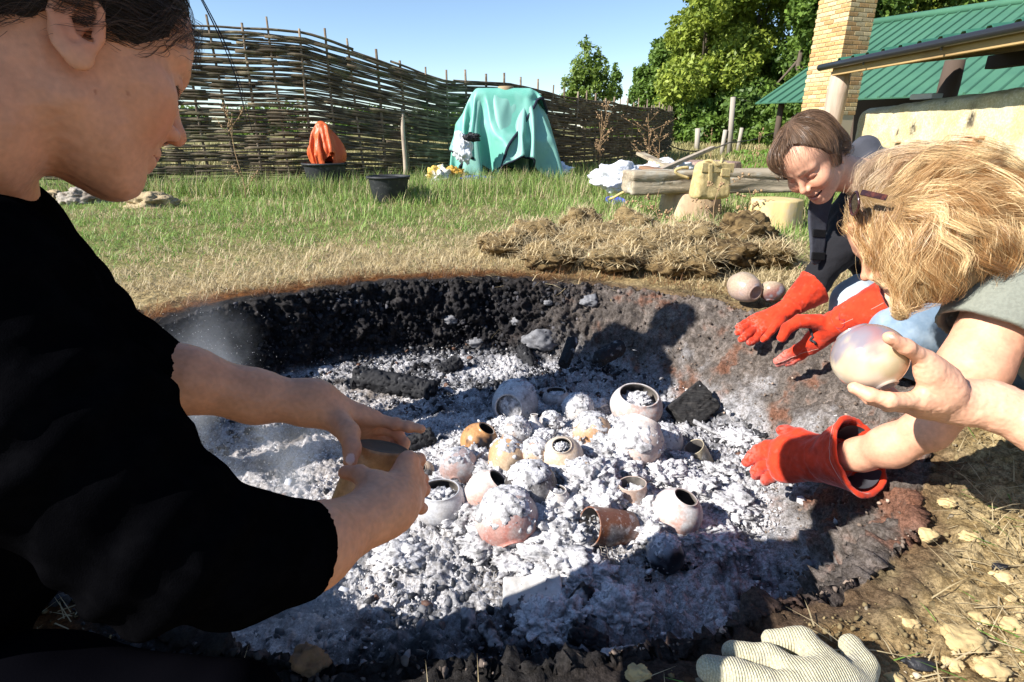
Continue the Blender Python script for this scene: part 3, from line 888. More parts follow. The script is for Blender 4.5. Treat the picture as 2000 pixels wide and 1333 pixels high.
lo, hi = bounds(mcN + [elN, wrN] + [a for f in fN for a in f[0]] + thN[0], 0.03)
nv, nf = sdf_arrays(f_near1, lo, hi, 0.0019)
nlN = [(P(670, 913, 0.632), c2wd(np.array([-1, 0.1, 0.1])) / 1.01, 0.006, 0.005)]
nc = skin_noise(nv, skin1, mcN + [f[0][0] for f in fN] + [thN[0][2], thN[0][3]], ())
# far (left) hand and forearm
wrF = P(618, 788, 0.745); elF = P(215, 705, 0.645)
mcF = H([(728, 818, 0.775), (735, 832, 0.800), (728, 846, 0.815), (715, 858, 0.825)])
fF = [(H([(772, 829, 0.778), (798, 834, 0.778), (822, 838, 0.778)]), FR),
      (H([(776, 846, 0.800), (790, 866, 0.795), (788, 884, 0.790)]), FR),
      (H([(764, 856, 0.812), (776, 874, 0.806), (772, 890, 0.800)]), FR),
      (H([(738, 866, 0.822), (746, 880, 0.815), (744, 892, 0.81)]), [0.0085, 0.0075, 0.0066, 0.0056])]
thF = (H([(655, 818, 0.738), (681, 846, 0.716), (688, 876, 0.700), (684, 902, 0.692)]), [0.018, 0.0135, 0.0105, 0.0088])
def f_far1(p):
    d = hand_sdf(p, wrF, 0.026, mcF, fF, thF)
    arm = sd_chain(p, [elF, P(360, 742, 0.668), P(500, 775, 0.715), P(590, 786, 0.738), wrF], [0.042, 0.0365, 0.0310, 0.0248, 0.0235], 0.02)
    d = smin(d, arm, 0.018)
    return d + 0.0004 * noise(p * 140) + 0.0003 * noise(p * 320)
lo, hi = bounds(mcF + [elF, wrF] + [a for f in fF for a in f[0]] + thF[0], 0.03)
fv, ff = sdf_arrays(f_far1, lo, hi, 0.0021)
fc_ = skin_noise(fv, skin1, mcF + [f[0][0] for f in fF] + [thF[0][2]], [(P(684, 897, 0.684), c2wd(np.array([-0.1, -0.95, -0.3])), 0.0075, 0.0062)])
# trunk, upper arms and legs under the clothes, coarser
shN = P(-70, 600, 0.44); elbN = P(330, 1055, 0.445); shF = P(40, 560, 0.66)
def f_trunk1(p):
    d = sd_chain(p, [nb1, P(-80, 650, 0.62), P(-170, 1000, 0.64), P(-260, 1300, 0.70)], [0.055, 0.11, 0.12, 0.12], 0.08)
    d = smin(d, sd_chain(p, [nb1, shN, elbN, elN], [0.05, 0.062, 0.042, 0.034], 0.03), 0.04)
    d = smin(d, sd_chain(p, [nb1, shF, P(160, 690, 0.64), elF], [0.05, 0.06, 0.044, 0.040], 0.03), 0.04)
    d = smin(d, sd_cap(p, P(-260, 1330, 0.70), P(420, 1415, 0.56), 0.07, 0.045), 0.04)
    return d
lo, hi = bounds([nb1, P(-260, 1330, 0.72), P(420, 1415, 0.56), elbN, elF, shN, P(-80, 650, 0.62)], 0.16)
tv, tf = sdf_arrays(f_trunk1, lo, hi, 0.010)
bv, bf, bc = join_vfc([(hv, hf, hc), (nv, nf, nc), (fv, ff, fc_), (tv, tf, np.repeat(skin1[None], len(tv), 0))])
child('body', bv, bf, m_skin, w1, True, bc)
# jumper
m_knit = mat('black_knit', base=(0.0016, 0.0016, 0.0020), rough=1.0, spec=0.0, bump=(900, 0.5, 0.0015), bump2=(60, 0.3, 0.004), var=[('mix', 35, 3, (0.0026, 0.0026, 0.0032), 0.45, 0.7)])
cuN = P(604, 1076, 0.528); cuF = P(350, 741, 0.665)
def fold_noise(p, a, b, amp, fq):
    a = np.asarray(a, np.float32); b = np.asarray(b, np.float32); u = (b - a) / np.linalg.norm(b - a)
    t = (p - a) @ u
    wv = np.sin((t + 0.018 * noise(p * 9)) * fq + 2.2 * noise(p * 6 + 3))
    return amp * wv * (0.55 + 0.45 * noise(p * 11))
def f_sweat(p):
    d = sd_chain(p, [P(-45, 452, 0.585), P(-70, 650, 0.60), P(-160, 1000, 0.62), P(-260, 1290, 0.70)], [0.072, 0.128, 0.145, 0.15], 0.07)
    near = sd_chain(p, [shN, P(120, 850, 0.435), elbN, P(470, 1088, 0.478)], [0.085, 0.074, 0.060, 0.053], 0.03)
    near = near + fold_noise(p, shN, elbN, 0.0040, 150) + 0.010 * (np.abs(noise(p * np.array([13, 8, 10], np.float32))) - 0.2) + 0.004 * np.abs(noise(p * 27))
    near = smin(near, sd_chain(p, [P(470, 1088, 0.478), P(560, 1080, 0.510), cuN], [0.054, 0.0440, 0.0425], 0.01), 0.012)
    far = sd_chain(p, [shF, P(170, 670, 0.645), P(260, 715, 0.650), cuF], [0.078, 0.060, 0.047, 0.0380], 0.02)
    far = far + fold_noise(p, shF, cuF, 0.003, 150)
    d = smin(d, sd_cap(p, nb1 * 0.62 + shN * 0.38, shN, 0.072, 0.084), 0.03)
    d = smin(d, near, 0.03); d = smin(d, far, 0.03)
    d = d + 0.003 * noise(p * 14)
    u = (cuN - P(560, 1080, 0.510)); u /= np.linalg.norm(u)
    d = np.maximum(d, np.where(np.linalg.norm(p - cuN, axis=1) < 0.10, (p - cuN.astype(np.float32)) @ u.astype(np.float32), -1))
    u = (cuF - P(260, 715, 0.650)); u /= np.linalg.norm(u)
    d = np.maximum(d, np.where(np.linalg.norm(p - cuF, axis=1) < 0.09, (p - cuF.astype(np.float32)) @ u.astype(np.float32), -1))
    return d
lo, hi = bounds([P(-45, 452, 0.585), P(-260, 1290, 0.70), cuN, cuF, elbN, shN, shF], 0.165)
sdf_child('jumper', f_sweat, lo, hi, 0.0042, m_knit, w1, margin=0.012)
m_trs = mat('black_trousers', base=(0.002, 0.002, 0.003), rough=1.0, spec=0.0, bump=(500, 0.4, 0.001))
def f_trs(p):
    d = sd_chain(p, [P(-260, 1340, 0.70), P(60, 1400, 0.58), P(430, 1415, 0.56)], [0.10, 0.068, 0.056], 0.05)
    d = smin(d, sd_cap(p, P(430, 1430, 0.56), P(-150, 1600, 0.50), 0.05, 0.045), 0.03)
    d = smin(d, sd_chain(p, [P(-260, 1340, 0.74), P(-60, 1150, 0.86), P(60, 1120, 0.92)], [0.10, 0.07, 0.055], 0.04), 0.04)
    return d + 0.004 * noise(p * 16)
lo, hi = bounds([P(-260, 1340, 0.70), P(430, 1430, 0.56), P(-150, 1600, 0.50), P(60, 1120, 0.92)], 0.12)
sdf_child('trousers', f_trs, lo, hi, 0.007, m_trs, w1, margin=0.01)
# hair
def f_hairvol1(q):
    d = sd_ell(q, (-0.016, 0, 0.064), (0.106, 0.083, 0.094))
    d = smin(d, sd_ell(q, (-0.085, 0, 0.010), (0.040, 0.050, 0.050)), 0.03)
    d = smin(d, sd_ell(q, (-0.130, 0, 0.030), (0.045, 0.050, 0.045)), 0.02)
    return d
def hairline1(q):
    """positive where hair grows"""
    ay = np.abs(q[:, 1])
    front = 0.093 - 0.75 * np.maximum(q[:, 0] * 0, 0)
    zl = np.interp(q[:, 0], [-0.16, -0.09, -0.045, -0.03, -0.012, 0.010, 0.030, 0.050, 0.070, 0.085, 0.10], [-0.06, -0.055, -0.03, 0.02, 0.042, 0.020, 0.018, 0.050, 0.076, 0.088, 0.095])
    return q[:, 2] - zl + 0.004 * noise(q * 60)
def f_cap1(p):
    q = to1(p)
    d = f_hairvol1(q)
    return np.maximum(d, -hairline1(q)) + 0.0
lo, hi = bounds([fr1(np.array([a, b, c])) for a in (-0.19, 0.12) for b in (-0.1, 0.1) for c in (-0.08, 0.17)], 0.01)
hairc1 = np.array([0.016, 0.010, 0.008])
hair1 = sdf_child('hair', f_cap1, lo, hi, 0.004, mat('hair_mass', base=tuple(hairc1), rough=0.6, spec=0.3, bump=(220, 0.7, 0.004, (0.15, 1, 1))), w1)
rg = np.random.default_rng(5)
flow1 = lambda q: np.stack([-np.ones(len(q)), 0.15 * np.sign(q[:, 1]), -0.35 - 0.9 * sstep(0.02, -0.08, q[:, 0]) * sstep(0.0, 0.06, q[:, 2])], 1).astype(np.float32)
sq = seeds_on(f_hairvol1, np.array([-0.17, -0.1, -0.06]), np.array([0.11, 0.1, 0.17]), 5200, rg, lambda q: (hairline1(q) > -0.002) & (q[:, 1] < 0.05))
S = grow_hair(f_hairvol1, flow1, sq, 10, 0.075, (0.0005, 0.006), rg, wave=0.12, wfreq=80)
# loose wisps: in front of the ear, at the nape and over the forehead
sq2 = seeds_on(f_hairvol1, np.array([-0.17, -0.1, -0.06]), np.array([0.11, 0.0, 0.12]), 420, rg, lambda q: (hairline1(q) > -0.003) & (hairline1(q) < 0.035))
def flow_w(q): return np.stack([-0.5 + 0 * q[:, 0], -0.5 + 0 * q[:, 0], -1 + 0.9 * noise(q * 25)], 1).astype(np.float32)
S2 = grow_hair(f_hairvol1, flow_w, sq2, 10, 0.060, (0.002, 0.016), rg, wave=0.5, wfreq=120, lift=0.5)
fore = seeds_on(f_hairvol1, np.array([0.05, -0.06, 0.07]), np.array([0.11, 0.05, 0.13]), 110, rg, lambda q: (hairline1(q) > -0.004) & (hairline1(q) < 0.03))
flow_f = lambda q: np.stack([0.75 + 0 * q[:, 0], 0.0 * q[:, 0], -0.55 + 0 * q[:, 0]], 1).astype(np.float32)
S3 = grow_hair(f_hairvol1, flow_f, fore, 10, 0.045, (0.001, 0.012), rg, wave=0.15, wfreq=60, lift=0.85)
for SS in (S, S2, S3): SS[:] = fr1(SS.reshape(-1, 3)).reshape(SS.shape)
S = np.concatenate([S, S2, S3])
cols = hairc1[None] * (0.7 + 1.6 * rg.random((len(S), 1)))
cols[len(sq):] = np.array([0.05, 0.026, 0.015]) * (0.6 + 1.2 * rg.random((len(S) - len(sq), 1)))
v, f, c = strands_mesh(S, 0.00020, rg, cols)
child('strands', v, f, m_hair, hair1, True, c, kind='stuff')
# one long lock hanging in front of the brow
lp = [P(372, -40, 0.52), P(405, 20, 0.53), P(440, 90, 0.535), P(468, 160, 0.54), P(485, 230, 0.545), P(492, 262, 0.55)]
tt = np.linspace(0, 1, 24); lk = np.stack([np.interp(tt, np.linspace(0, 1, 6), np.array(lp)[:, i]) for i in range(3)], 1)
for _ in range(4): lk[1:-1] = (lk[:-2] + 2 * lk[1:-1] + lk[2:]) / 4
mb = MB()
for a in range(5): mb.add(tube_vf(lk[:24 - 3 * a] + rg.normal(size=3) * 0.0007 + 0.0012 * a * np.linspace(0, 1, 24 - 3 * a)[:, None] * rg.normal(size=3), 0.00035, 4))
v, f = mb.get(); child('loose_lock', v, f, mat('dark_hair', base=(0.012, 0.008, 0.007), rough=0.4), hair1)
# eyelashes of the lowered lids
mb = MB()
for k in range(26):
    sd_ = -1 if k < 13 else 1; a = (k % 13) / 12
    b0 = np.array([0.0885 - 0.011 * a ** 2, sd_ * (0.022 + 0.026 * a), 0.0170 + 0.004 * a ** 2])
    tip = b0 + np.array([0.0075 - 0.003 * a, sd_ * (0.001 + 0.006 * a), -0.0045])
    mid_ = (b0 + tip) / 2 + np.array([0.0, 0, -0.0015])
    mb.add(tube_vf(fr1(np.array([b0 - [0.002, 0, 0], mid_, tip])), [0.0004, 0.00035, 0.0001], 4))
v, f = mb.get(); child('eyelashes', v, f, mat('black_lash', base=(0.01, 0.007, 0.006)), w1)
# ear stud: a small star on the lobe
e0 = fr1((-0.003, -0.0772, -0.024)); nrm = fr1((-0.003, -0.0872, -0.024)) - e0; nrm /= np.linalg.norm(nrm)
fm = frame(nrm)
star = []
for a in range(10):
    r_ = 0.0034 if a % 2 == 0 else 0.0017
    star.append((math.cos(a * math.pi / 5) * r_, math.sin(a * math.pi / 5) * r_))
SV = [(x, y, 0) for x, y in star] + [(x * .9, y * .9, 0.0012) for x, y in star]
SF = [list(range(10, 20))] + [[a, (a + 1) % 10, 10 + (a + 1) % 10, 10 + a] for a in range(10)]
child('ear_stud', np.array(SV) @ fm.T + e0, SF, mat('dull_metal', base=(0.12, 0.11, 0.10), metal=0.8, rough=0.4), w1, smooth=False)

# the flat clay bottle between her hands
bt = thing('clay_bottle', 'flat lens-shaped brown clay bottle held up between both hands of the woman in black', 'bottle', P(735, 1010, 0.74))
ax_top = P(747, 872, 0.737); ax_bot = P(716, 1022, 0.750)
zt = ax_top - ax_bot; Lb = np.linalg.norm(zt); fm = frame(zt, c2wd(np.array([1, -0.10, 0.12])))
nseg = 48; an = np.arange(nseg) / nseg * 2 * np.pi
def lens(a, b):
    t = np.cos(an); y = np.sin(an)
    return np.stack([a * t, b * np.sign(y) * np.abs(y) ** 1.25], 1)
rings = []
for zf, a, b in [(0, 0.052, 0.024), (0.004 / Lb, 0.0545, 0.026), (0.3, 0.0500, 0.026), (0.6, 0.0440, 0.025), (0.85, 0.0385, 0.0245), (0.965, 0.0362, 0.0240), (0.99, 0.0355, 0.0232), (1.0, 0.0345, 0.0222), (1.0015, 0.0335, 0.0212), (0.996, 0.0325, 0.0205), (0.994, 0.018, 0.011)]:
    l = lens(a, b); rings.append(np.c_[l, np.full(nseg, zf * Lb)])
V = np.concatenate(rings) @ fm.T + ax_bot
F = [[r * nseg + s, r * nseg + (s + 1) % nseg, (r + 1) * nseg + (s + 1) % nseg, (r + 1) * nseg + s] for r in range(len(rings) - 1) for s in range(nseg)]
F += [list(range(nseg))[::-1], list(range((len(rings) - 1) * nseg, len(rings) * nseg))]
child('bottle_body', V[:8 * nseg], [f for f in F[:7 * nseg]] + [F[-2]], mat('burnished_brown_clay', base=(0.50, 0.26, 0.115), rough=0.38, spec=0.4, var=[('mix', 14, 3, (0.20, 0.105, 0.055), 0.5, 0.68), ('mul', 120, 3, (0.75, 0.72, 0.7), 0.62, 0.4)], bump=(300, 0.15, 0.001)), bt)
child('bottle_top', V[7 * nseg:], [[i - 7 * nseg for i in f] for f in F[7 * nseg:-2]] + [list(range(3 * nseg, 4 * nseg))], mat('smoked_clay', base=(0.075, 0.058, 0.042), rough=0.5, spec=0.3, var=[('mix', 30, 3, (0.12, 0.09, 0.06), 0.45, 0.65)]), bt)
# ---------------------------------------------------------------- gauntlets shared by the two women on the right
m_red = mat('red_suede', attr='Col', rough=0.85, spec=0.2, sheen=0.25, bump=(500, 0.5, 0.001), bump2=(45, 0.35, 0.004))
RED = np.array([0.60, 0.042, 0.013])
def glove_col(v, tips=(), ashy=0.0):
    n = fbm(v.astype(np.float32) * 22, 4); n2_ = fbm(v.astype(np.float32) * 120, 3)
    c = RED[None] * (1 + 0.16 * n[:, None] + 0.10 * n2_[:, None])
    c = mixc(c, RED * 0.45, sstep(0.15, 0.6, fbm(v.astype(np.float32) * 14 + 6, 3)) * 0.6)
    c = mixc(c, np.array([0.42, 0.20, 0.17]), sstep(0.35, 0.9, fbm(v.astype(np.float32) * 60 + 3, 3)) * 0.18)
    for t in tips:
        c = mixc(c, np.array([0.62, 0.30, 0.26]), 0.40 * np.exp(-(np.linalg.norm(v - t, axis=1) / 0.02) ** 2) * sstep(-0.1, 0.4, n2_ + ashy))
    return np.clip(c, 0.003, 0.9)
GR = [0.0150, 0.0145, 0.0135, 0.0118]
def seam_line(name, pts, rad, m, parent):
    v, f = tube_vf(pts, rad, 4); child(name, v, f, m, parent)
m_stitch = mat('pale_stitching', base=(0.55, 0.30, 0.24), rough=0.9)

# ---------------------------------------------------------------- the dark-haired woman leaning over the rim
R2 = [[-0.4982, 0.4397, -0.7473], [-0.8434, -0.0456, 0.5354], [-0.2013, -0.897, -0.3936]]
D2 = 1.06
to2, fr2, s2_ = head_local(R2, [0.9609 * D2, 0.564 * D2, 1.7814 * D2], D2)
w2 = thing('person', 'smiling woman with short brown hair in a dark grey jacket, kneeling over the pit rim', 'person', (1.35, 2.35, 0))
skin2 = SKIN * np.array([1.06, 1.08, 1.10])
nb2 = P(1700, 352, 2.06)
def f_head2(p):
    q = to2(p)
    d = head_sdf(q, smile=1.0)
    nk = sd_chain(p, [fr2((-0.028, 0, -0.030)), fr2((-0.046, 0, -0.10)), nb2], [0.058, 0.056, 0.07], 0.03)
    return smin(d, nk, 0.022)
lo, hi = bounds([fr2(np.array([a, b, c])) for a in (-0.12, 0.13) for b in (-0.1, 0.1) for c in (-0.11, 0.15)] + [nb2], 0.03)
hv, hf = sdf_arrays(f_head2, lo, hi, 0.0026)
hc = head_col(to2(hv.astype(np.float32)), skin2, (0.10, 0.06, 0.04), smile=1.0)
def f_trunk2(p):
    d = sd_chain(p, [nb2, P(1770, 420, 2.25), P(1860, 470, 2.65)], [0.07, 0.12, 0.13], 0.06)
    d = smin(d, sd_chain(p, [P(1690, 420, 2.05), P(1632, 490, 2.05), P(1590, 560, 2.09), P(1560, 592, 2.10)], [0.055, 0.045, 0.034, 0.03], 0.03), 0.04)
    d = smin(d, sd_chain(p, [P(1790, 420, 1.95), P(1800, 560, 1.70), P(1740, 588, 1.66), P(1700, 605, 1.70)], [0.055, 0.045, 0.034, 0.03], 0.03), 0.04)
    return d
lo, hi = bounds([nb2, P(1860, 470, 2.65), P(1540, 612, 2.12), P(1800, 560, 1.70)], 0.15)
tv, tf = sdf_arrays(f_trunk2, lo, hi, 0.012)
bv, bf, bc = join_vfc([(hv, hf, hc), (tv, tf, np.repeat(skin2[None], len(tv), 0))])
child('body', bv, bf, m_skin, w2, True, bc)
# teeth
tq = [(0.0905, a * 0.0062, -0.0498 + 0.00042 * a * a) for a in range(-3, 4)]
mb = MB()
for (x, y, z) in tq: mb.add(bevel_box((x - 0.0095 * (abs(y) / 0.0186) ** 2, y, z), (0.002, 0.0031, 0.0042), None, 0.001))
v, f = mb.get(); child('teeth', fr2(v), f, mat('tooth_enamel', base=(0.75, 0.70, 0.60), rough=0.3), w2)
# hair: a bob with a side fringe, falling forward
def f_hairvol2(q):
    d = sd_ell(q, (-0.014, 0, 0.064), (0.107, 0.085, 0.094))
    d = smin(d, sd_ell(q, (-0.055, 0.0, 0.0), (0.055, 0.078, 0.060)), 0.03)
    d = smin(d, sd_ell(q, (0.052, -0.012, 0.098), (0.048, 0.062, 0.040)), 0.03)
    m = q.copy(); m[:, 1] = np.abs(m[:, 1])
    d = smin(d, sd_ell(m, (0.022, 0.073, 0.035), (0.035, 0.014, 0.045)), 0.02)
    return d
def hairline2(q):
    zl = np.interp(q[:, 0], [-0.16, -0.10, -0.05, -0.020, 0.0, 0.020, 0.040, 0.060, 0.080, 0.10, 0.12], [-0.075, -0.065, -0.045, -0.004, 0.002, 0.010, 0.025, 0.055, 0.072, 0.072, 0.07])
    side = sstep(-0.035, 0.03, q[:, 1]) * sstep(0.015, 0.05, q[:, 0])
    zl = zl + side * 0.050 + sstep(0.03, 0.06, q[:, 0]) * 0.012 - (1 - side) * sstep(0.02, 0.06, q[:, 0]) * 0.020
    return q[:, 2] - zl + 0.010 * noise(q * np.array([30, 55, 8], np.float32))
lo, hi = bounds([fr2(np.array([a, b, c])) for a in (-0.14, 0.13) for b in (-0.11, 0.11) for c in (-0.09, 0.18)], 0.01)
hcol2 = np.array([0.150, 0.088, 0.052])
def f_cap2(p):
    q = to2(p)
    return np.maximum(f_hairvol2(q) + 0.002 + 0.003 * noise(q * np.array([16, 70, 16], np.float32)), -hairline2(q) + 0.014 + 0.022 * sstep(0.0, 0.04, q[:, 0]))
hair2 = sdf_child('hair', f_cap2, lo, hi, 0.004, mat('brown_hair_mass', base=tuple(hcol2 * 0.6), rough=0.55, bump=(200, 0.7, 0.004, (0.2, 1, 0.2))), w2)
rg = np.random.default_rng(8)
CR = np.array([-0.02, -0.012, 0.165], np.float32)
def flow2(q):
    v = q - CR
    v = v * np.array([1.0, 1.2, 0.35], np.float32) + np.stack([0.02 * np.ones(len(q)), 0 * q[:, 0], -0.03 * np.ones(len(q))], 1)
    v[:, 0] -= 0.10 * sstep(0.04, 0.08, np.abs(q[:, 1])) * sstep(0.05, -0.02, q[:, 2]) * 0.8
    return v.astype(np.float32)
sq = seeds_on(f_hairvol2, np.array([-0.14, -0.1, -0.08]), np.array([0.12, 0.1, 0.18]), 11000, rg, lambda q: hairline2(q) > 0.002)
S = grow_hair(f_hairvol2, flow2, sq, 10, 0.085, (0.0005, 0.007), rg, wave=0.10, wfreq=60)
sq2 = seeds_on(f_hairvol2, np.array([-0.14, -0.1, -0.08]), np.array([0.12, 0.1, 0.18]), 700, rg, lambda q: (hairline2(q) > -0.004) & (hairline2(q) < 0.03))
S2 = grow_hair(f_hairvol2, flow2, sq2, 10, 0.050, (0.001, 0.016), rg, wave=0.2, wfreq=60, lift=0.55)
S = np.concatenate([S, S2])
end_ = hairline2(S[:, -1].astype(np.float32)); lim_ = -0.004 - 0.030 * np.clip(0.5 + noise((S[:, 0] * np.array([40, 40, 40])).astype(np.float32)), 0, 1.2) * rg.random(len(S)) ** 1.5 - 0.02 * (S[:, -1, 0] < 0.02)
S = S[(end_ > lim_) | ((np.arange(len(S)) >= len(S) - len(S2)) & (rg.random(len(S)) < 0.30))]; S[:] = fr2(S.reshape(-1, 3)).reshape(S.shape)
cols = hcol2[None] * (0.5 + 1.5 * rg.random((len(S), 1)) ** 1.5) * (1 + 0.5 * noise((S[:, 0] * 30).astype(np.float32))[:, None])
v, f, c = strands_mesh(S, 0.00030, rg, cols, 2)
child('strands', v, f, m_hair, hair2, True, c, kind='stuff')
# jacket, with its loose front flap, and the sweatshirt under it
m_jkt = mat('dark_grey_softshell', base=(0.040, 0.042, 0.052), rough=0.8, spec=0.25, sheen=0.08, bump=(60, 0.4, 0.006), bump2=(700, 0.3, 0.0006), var=[('mix', 8, 3, (0.058, 0.060, 0.074), 0.45, 0.65)])
m_vel = mat('black_velcro', base=(0.006, 0.006, 0.007), rough=1.0, bump=(700, 1.0, 0.002))
m_swt = mat('black_sweatshirt', base=(0.012, 0.012, 0.015), rough=0.95, sheen=0.04, bump=(60, 0.5, 0.006))
def f_jkt(p):
    d = sd_chain(p, [P(1712, 345, 2.10), P(1770, 390, 2.25), P(1860, 455, 2.65), P(1930, 560, 2.75)], [0.100, 0.150, 0.165, 0.155], 0.06)
    d = smin(d, sd_chain(p, [P(1716, 402, 2.08), P(1690, 455, 2.06)], [0.088, 0.062], 0.03), 0.05)
    d = smin(d, sd_chain(p, [P(1800, 400, 2.02), P(1812, 545, 1.72), P(1790, 585, 1.66)], [0.085, 0.062, 0.050], 0.03), 0.05)
    d = d + 0.006 * noise(p * 9) + 0.004 * np.abs(noise(p * np.array([22, 9, 22], np.float32)))
    nk = sd_chain(p, [fr2((-0.03, 0.0, -0.02)), nb2 + c2wd(np.array([0, 0, -0.03]))], [0.058, 0.080])
    col = sd_chain(p, [P(1690, 292, 2.10), P(1708, 330, 2.04), P(1700, 375, 1.98), P(1676, 412, 1.97)], [0.050, 0.046, 0.034, 0.022], 0.02)
    d = smax(d, -nk, 0.02)
    return smin(d, col, 0.012)
lo, hi = bounds([P(1712, 345, 2.10), P(1930, 560, 2.75), P(1690, 455, 2.06), P(1790, 585, 1.66), P(1668, 318, 2.0)], 0.18)
jk = sdf_child('jacket', f_jkt, lo, hi, 0.0075, m_jkt, w2, margin=0.015)
fa, fb = P(1603, 398, 1.99), P(1590, 520, 2.02)
fm = frame(fa - fb, c2wd(np.array([1, 0.05, 0.35])))
def f_flap(p):
    q = (p - ((fa + fb) / 2).astype(np.float32)) @ fm.astype(np.float32)
    Lh = np.linalg.norm(fa - fb) / 2
    z = np.clip(q[:, 2], -Lh + 0.035, Lh + 0.05)
    w = 0.036 + 0.012 * (q[:, 2] / Lh)
    dx = np.maximum(np.abs(q[:, 0]) - (w - 0.03), 0); dz = q[:, 2] - z
    a = np.sqrt(dx * dx + dz * dz) - 0.032
    y = q[:, 1] - 0.006 * np.sin(q[:, 2] * 26)
    return smax(a, np.abs(y) - 0.006, 0.008) 
lo, hi = bounds([fa, fb], 0.10)
sdf_child('jacket_flap', f_flap, lo, hi, 0.0042, m_jkt, jk)
for zc in (-0.075, 0.005):
    v, f = bevel_box((0.0, -0.0075 + 0.006 * math.sin(zc * 26), zc), (0.030, 0.0035, 0.014), None, 0.002)
    child('velcro_strip', v @ fm.T + (fa + fb) / 2, f, m_vel, jk, smooth=False)
def f_swt(p):
    d = sd_chain(p, [P(1690, 400, 2.07), P(1668, 452, 2.06), P(1632, 495, 2.06), P(1578, 574, 2.098)], [0.085, 0.078, 0.064, 0.047], 0.03)
    d = smin(d, sd_chain(p, [P(1665, 425, 2.10), P(1700, 470, 2.12), P(1720, 520, 2.2)], [0.085, 0.11, 0.10], 0.03), 0.05)
    d = d + 0.007 * noise(p * 13) + 0.004 * noise(p * 30)
    u = P(1578, 574, 2.098) - P(1632, 495, 2.06); u /= np.linalg.norm(u)
    return np.maximum(d, (p - P(1578, 574, 2.098).astype(np.float32)) @ u.astype(np.float32) - 0.01)
lo, hi = bounds([P(1690, 400, 2.07), P(1730, 500, 2.2), P(1597, 553, 2.095)], 0.13)
sdf_child('sweatshirt', f_swt, lo, hi, 0.006, m_swt, w2, margin=0.012)
# her right gauntlet, palm down on the slope
wrA = P(1535, 606, 2.105)
mcA = H([(1488, 646, 2.12), (1478, 638, 2.13), (1473, 630, 2.145), (1470, 624, 2.16)])
fA = [(H([(1476, 662, 2.115), (1468, 668, 2.112), (1464, 670, 2.11)]), GR),
      (H([(1462, 652, 2.12), (1453, 660, 2.118), (1447, 664, 2.116)]), GR),
      (H([(1456, 640, 2.135), (1446, 647, 2.13), (1441, 650, 2.13)]), GR),
      (H([(1455, 630, 2.155), (1445, 636, 2.15), (1440, 639, 2.15)]), [0.0115, 0.011, 0.010, 0.009])]
thA = (H([(1525, 625, 2.085), (1508, 645, 2.075), (1497, 658, 2.075), (1490, 664, 2.075)]), [0.019, 0.0145, 0.0125, 0.0105])
cuA = P(1590, 562, 2.095)
def cuff(p, a, b, ra, rb, th=0.004):
    """open gauntlet cuff from a (wrist side) to the mouth b"""
    a32 = a.astype(np.float32); u = ((b - a) / np.linalg.norm(b - a)).astype(np.float32); L = np.linalg.norm(b - a)
    t = (p - a32) @ u; r = np.linalg.norm(p - a32 - t[:, None] * u, axis=1)
    rr = ra + (rb - ra) * np.clip(t / L, 0, 1)
    w_ = p - a32 - t[:, None] * u; e1 = np.cross(u, np.array([0, 0, 1], np.float32)); e1 /= np.linalg.norm(e1); cs = (w_ @ e1) / (r + 1e-6)
    rr = rr * (1 - 0.13 * (2 * cs * cs - 1) * np.clip(t / L, 0, 1)) + 0.004 * noise(p * 17) * np.clip(t / L, 0, 1)
    sh = np.abs(r - rr) - th
    sh = smin(sh, np.hypot(r - rr, t - L) - th * 1.5, 0.003)
    return np.maximum(np.maximum(sh, t - L - th * 1.3), -t)
def f_glA(p):
    d = hand_sdf(p, wrA, 0.034, mcA, fA, thA, palm_r=0.017, kw=0.02, knuck=0.012)
    d = smin(d, sd_cap(p, wrA, P(1555, 590, 2.10), 0.031, 0.040), 0.012)
    d = smin(d, cuff(p, P(1548, 596, 2.10), cuA, 0.040, 0.062), 0.010)
    return d + 0.0016 * noise(p * 45) + 0.0008 * noise(p * 110)
lo, hi = bounds(mcA + [wrA, cuA] + [a for f in fA for a in f[0]], 0.075)
V, F = sdf_arrays(f_glA, lo, hi, 0.0032, 0.004)
child('red_gauntlet', V, F, m_red, w2, True, glove_col(V, mcA + [a[0][2] for a in fA], 0.0))
# her left gauntlet, thumb spread, fingers reaching down the slope
wrB = P(1632, 634, 1.79)
mcB = H([(1585, 662, 1.84), (1580, 668, 1.855), (1580, 675, 1.865), (1585, 682, 1.87)])
fB = [(H([(1556, 682, 1.87), (1538, 692, 1.895), (1524, 700, 1.91)]), [0.0155, 0.0145, 0.0130, 0.0115]),
      (H([(1553, 687, 1.88), (1533, 698, 1.905), (1517, 706, 1.92)]), [0.0155, 0.0145, 0.0130, 0.0115]),
      (H([(1556, 692, 1.89), (1538, 703, 1.912), (1520, 711, 1.93)]), [0.0155, 0.0145, 0.0130, 0.0115]),
      (H([(1562, 697, 1.89), (1548, 706, 1.91), (1536, 711, 1.92)]), [0.0150, 0.0135, 0.0120, 0.0105])]
thB = (H([(1600, 628, 1.79), (1560, 628, 1.80), (1537, 642, 1.80), (1527, 660, 1.805)]), [0.024, 0.0200, 0.0175, 0.0150])
cuB = P(1742, 588, 1.64)
def f_glB(p):
    d = hand_sdf(p, wrB, 0.040, mcB, fB, thB, palm_r=0.018, kw=0.025, knuck=0.014)
    d = smin(d, sd_cap(p, wrB, P(1665, 617, 1.74), 0.039, 0.043), 0.012)
    d = smin(d, cuff(p, P(1645, 628, 1.77), cuB, 0.045, 0.060), 0.010)
    return d + 0.0018 * noise(p * 40) + 0.0008 * noise(p * 110)
lo, hi = bounds(mcB + [wrB, cuB] + [a for f in fB for a in f[0]], 0.075)
V, F = sdf_arrays(f_glB, lo, hi, 0.0030, 0.004)
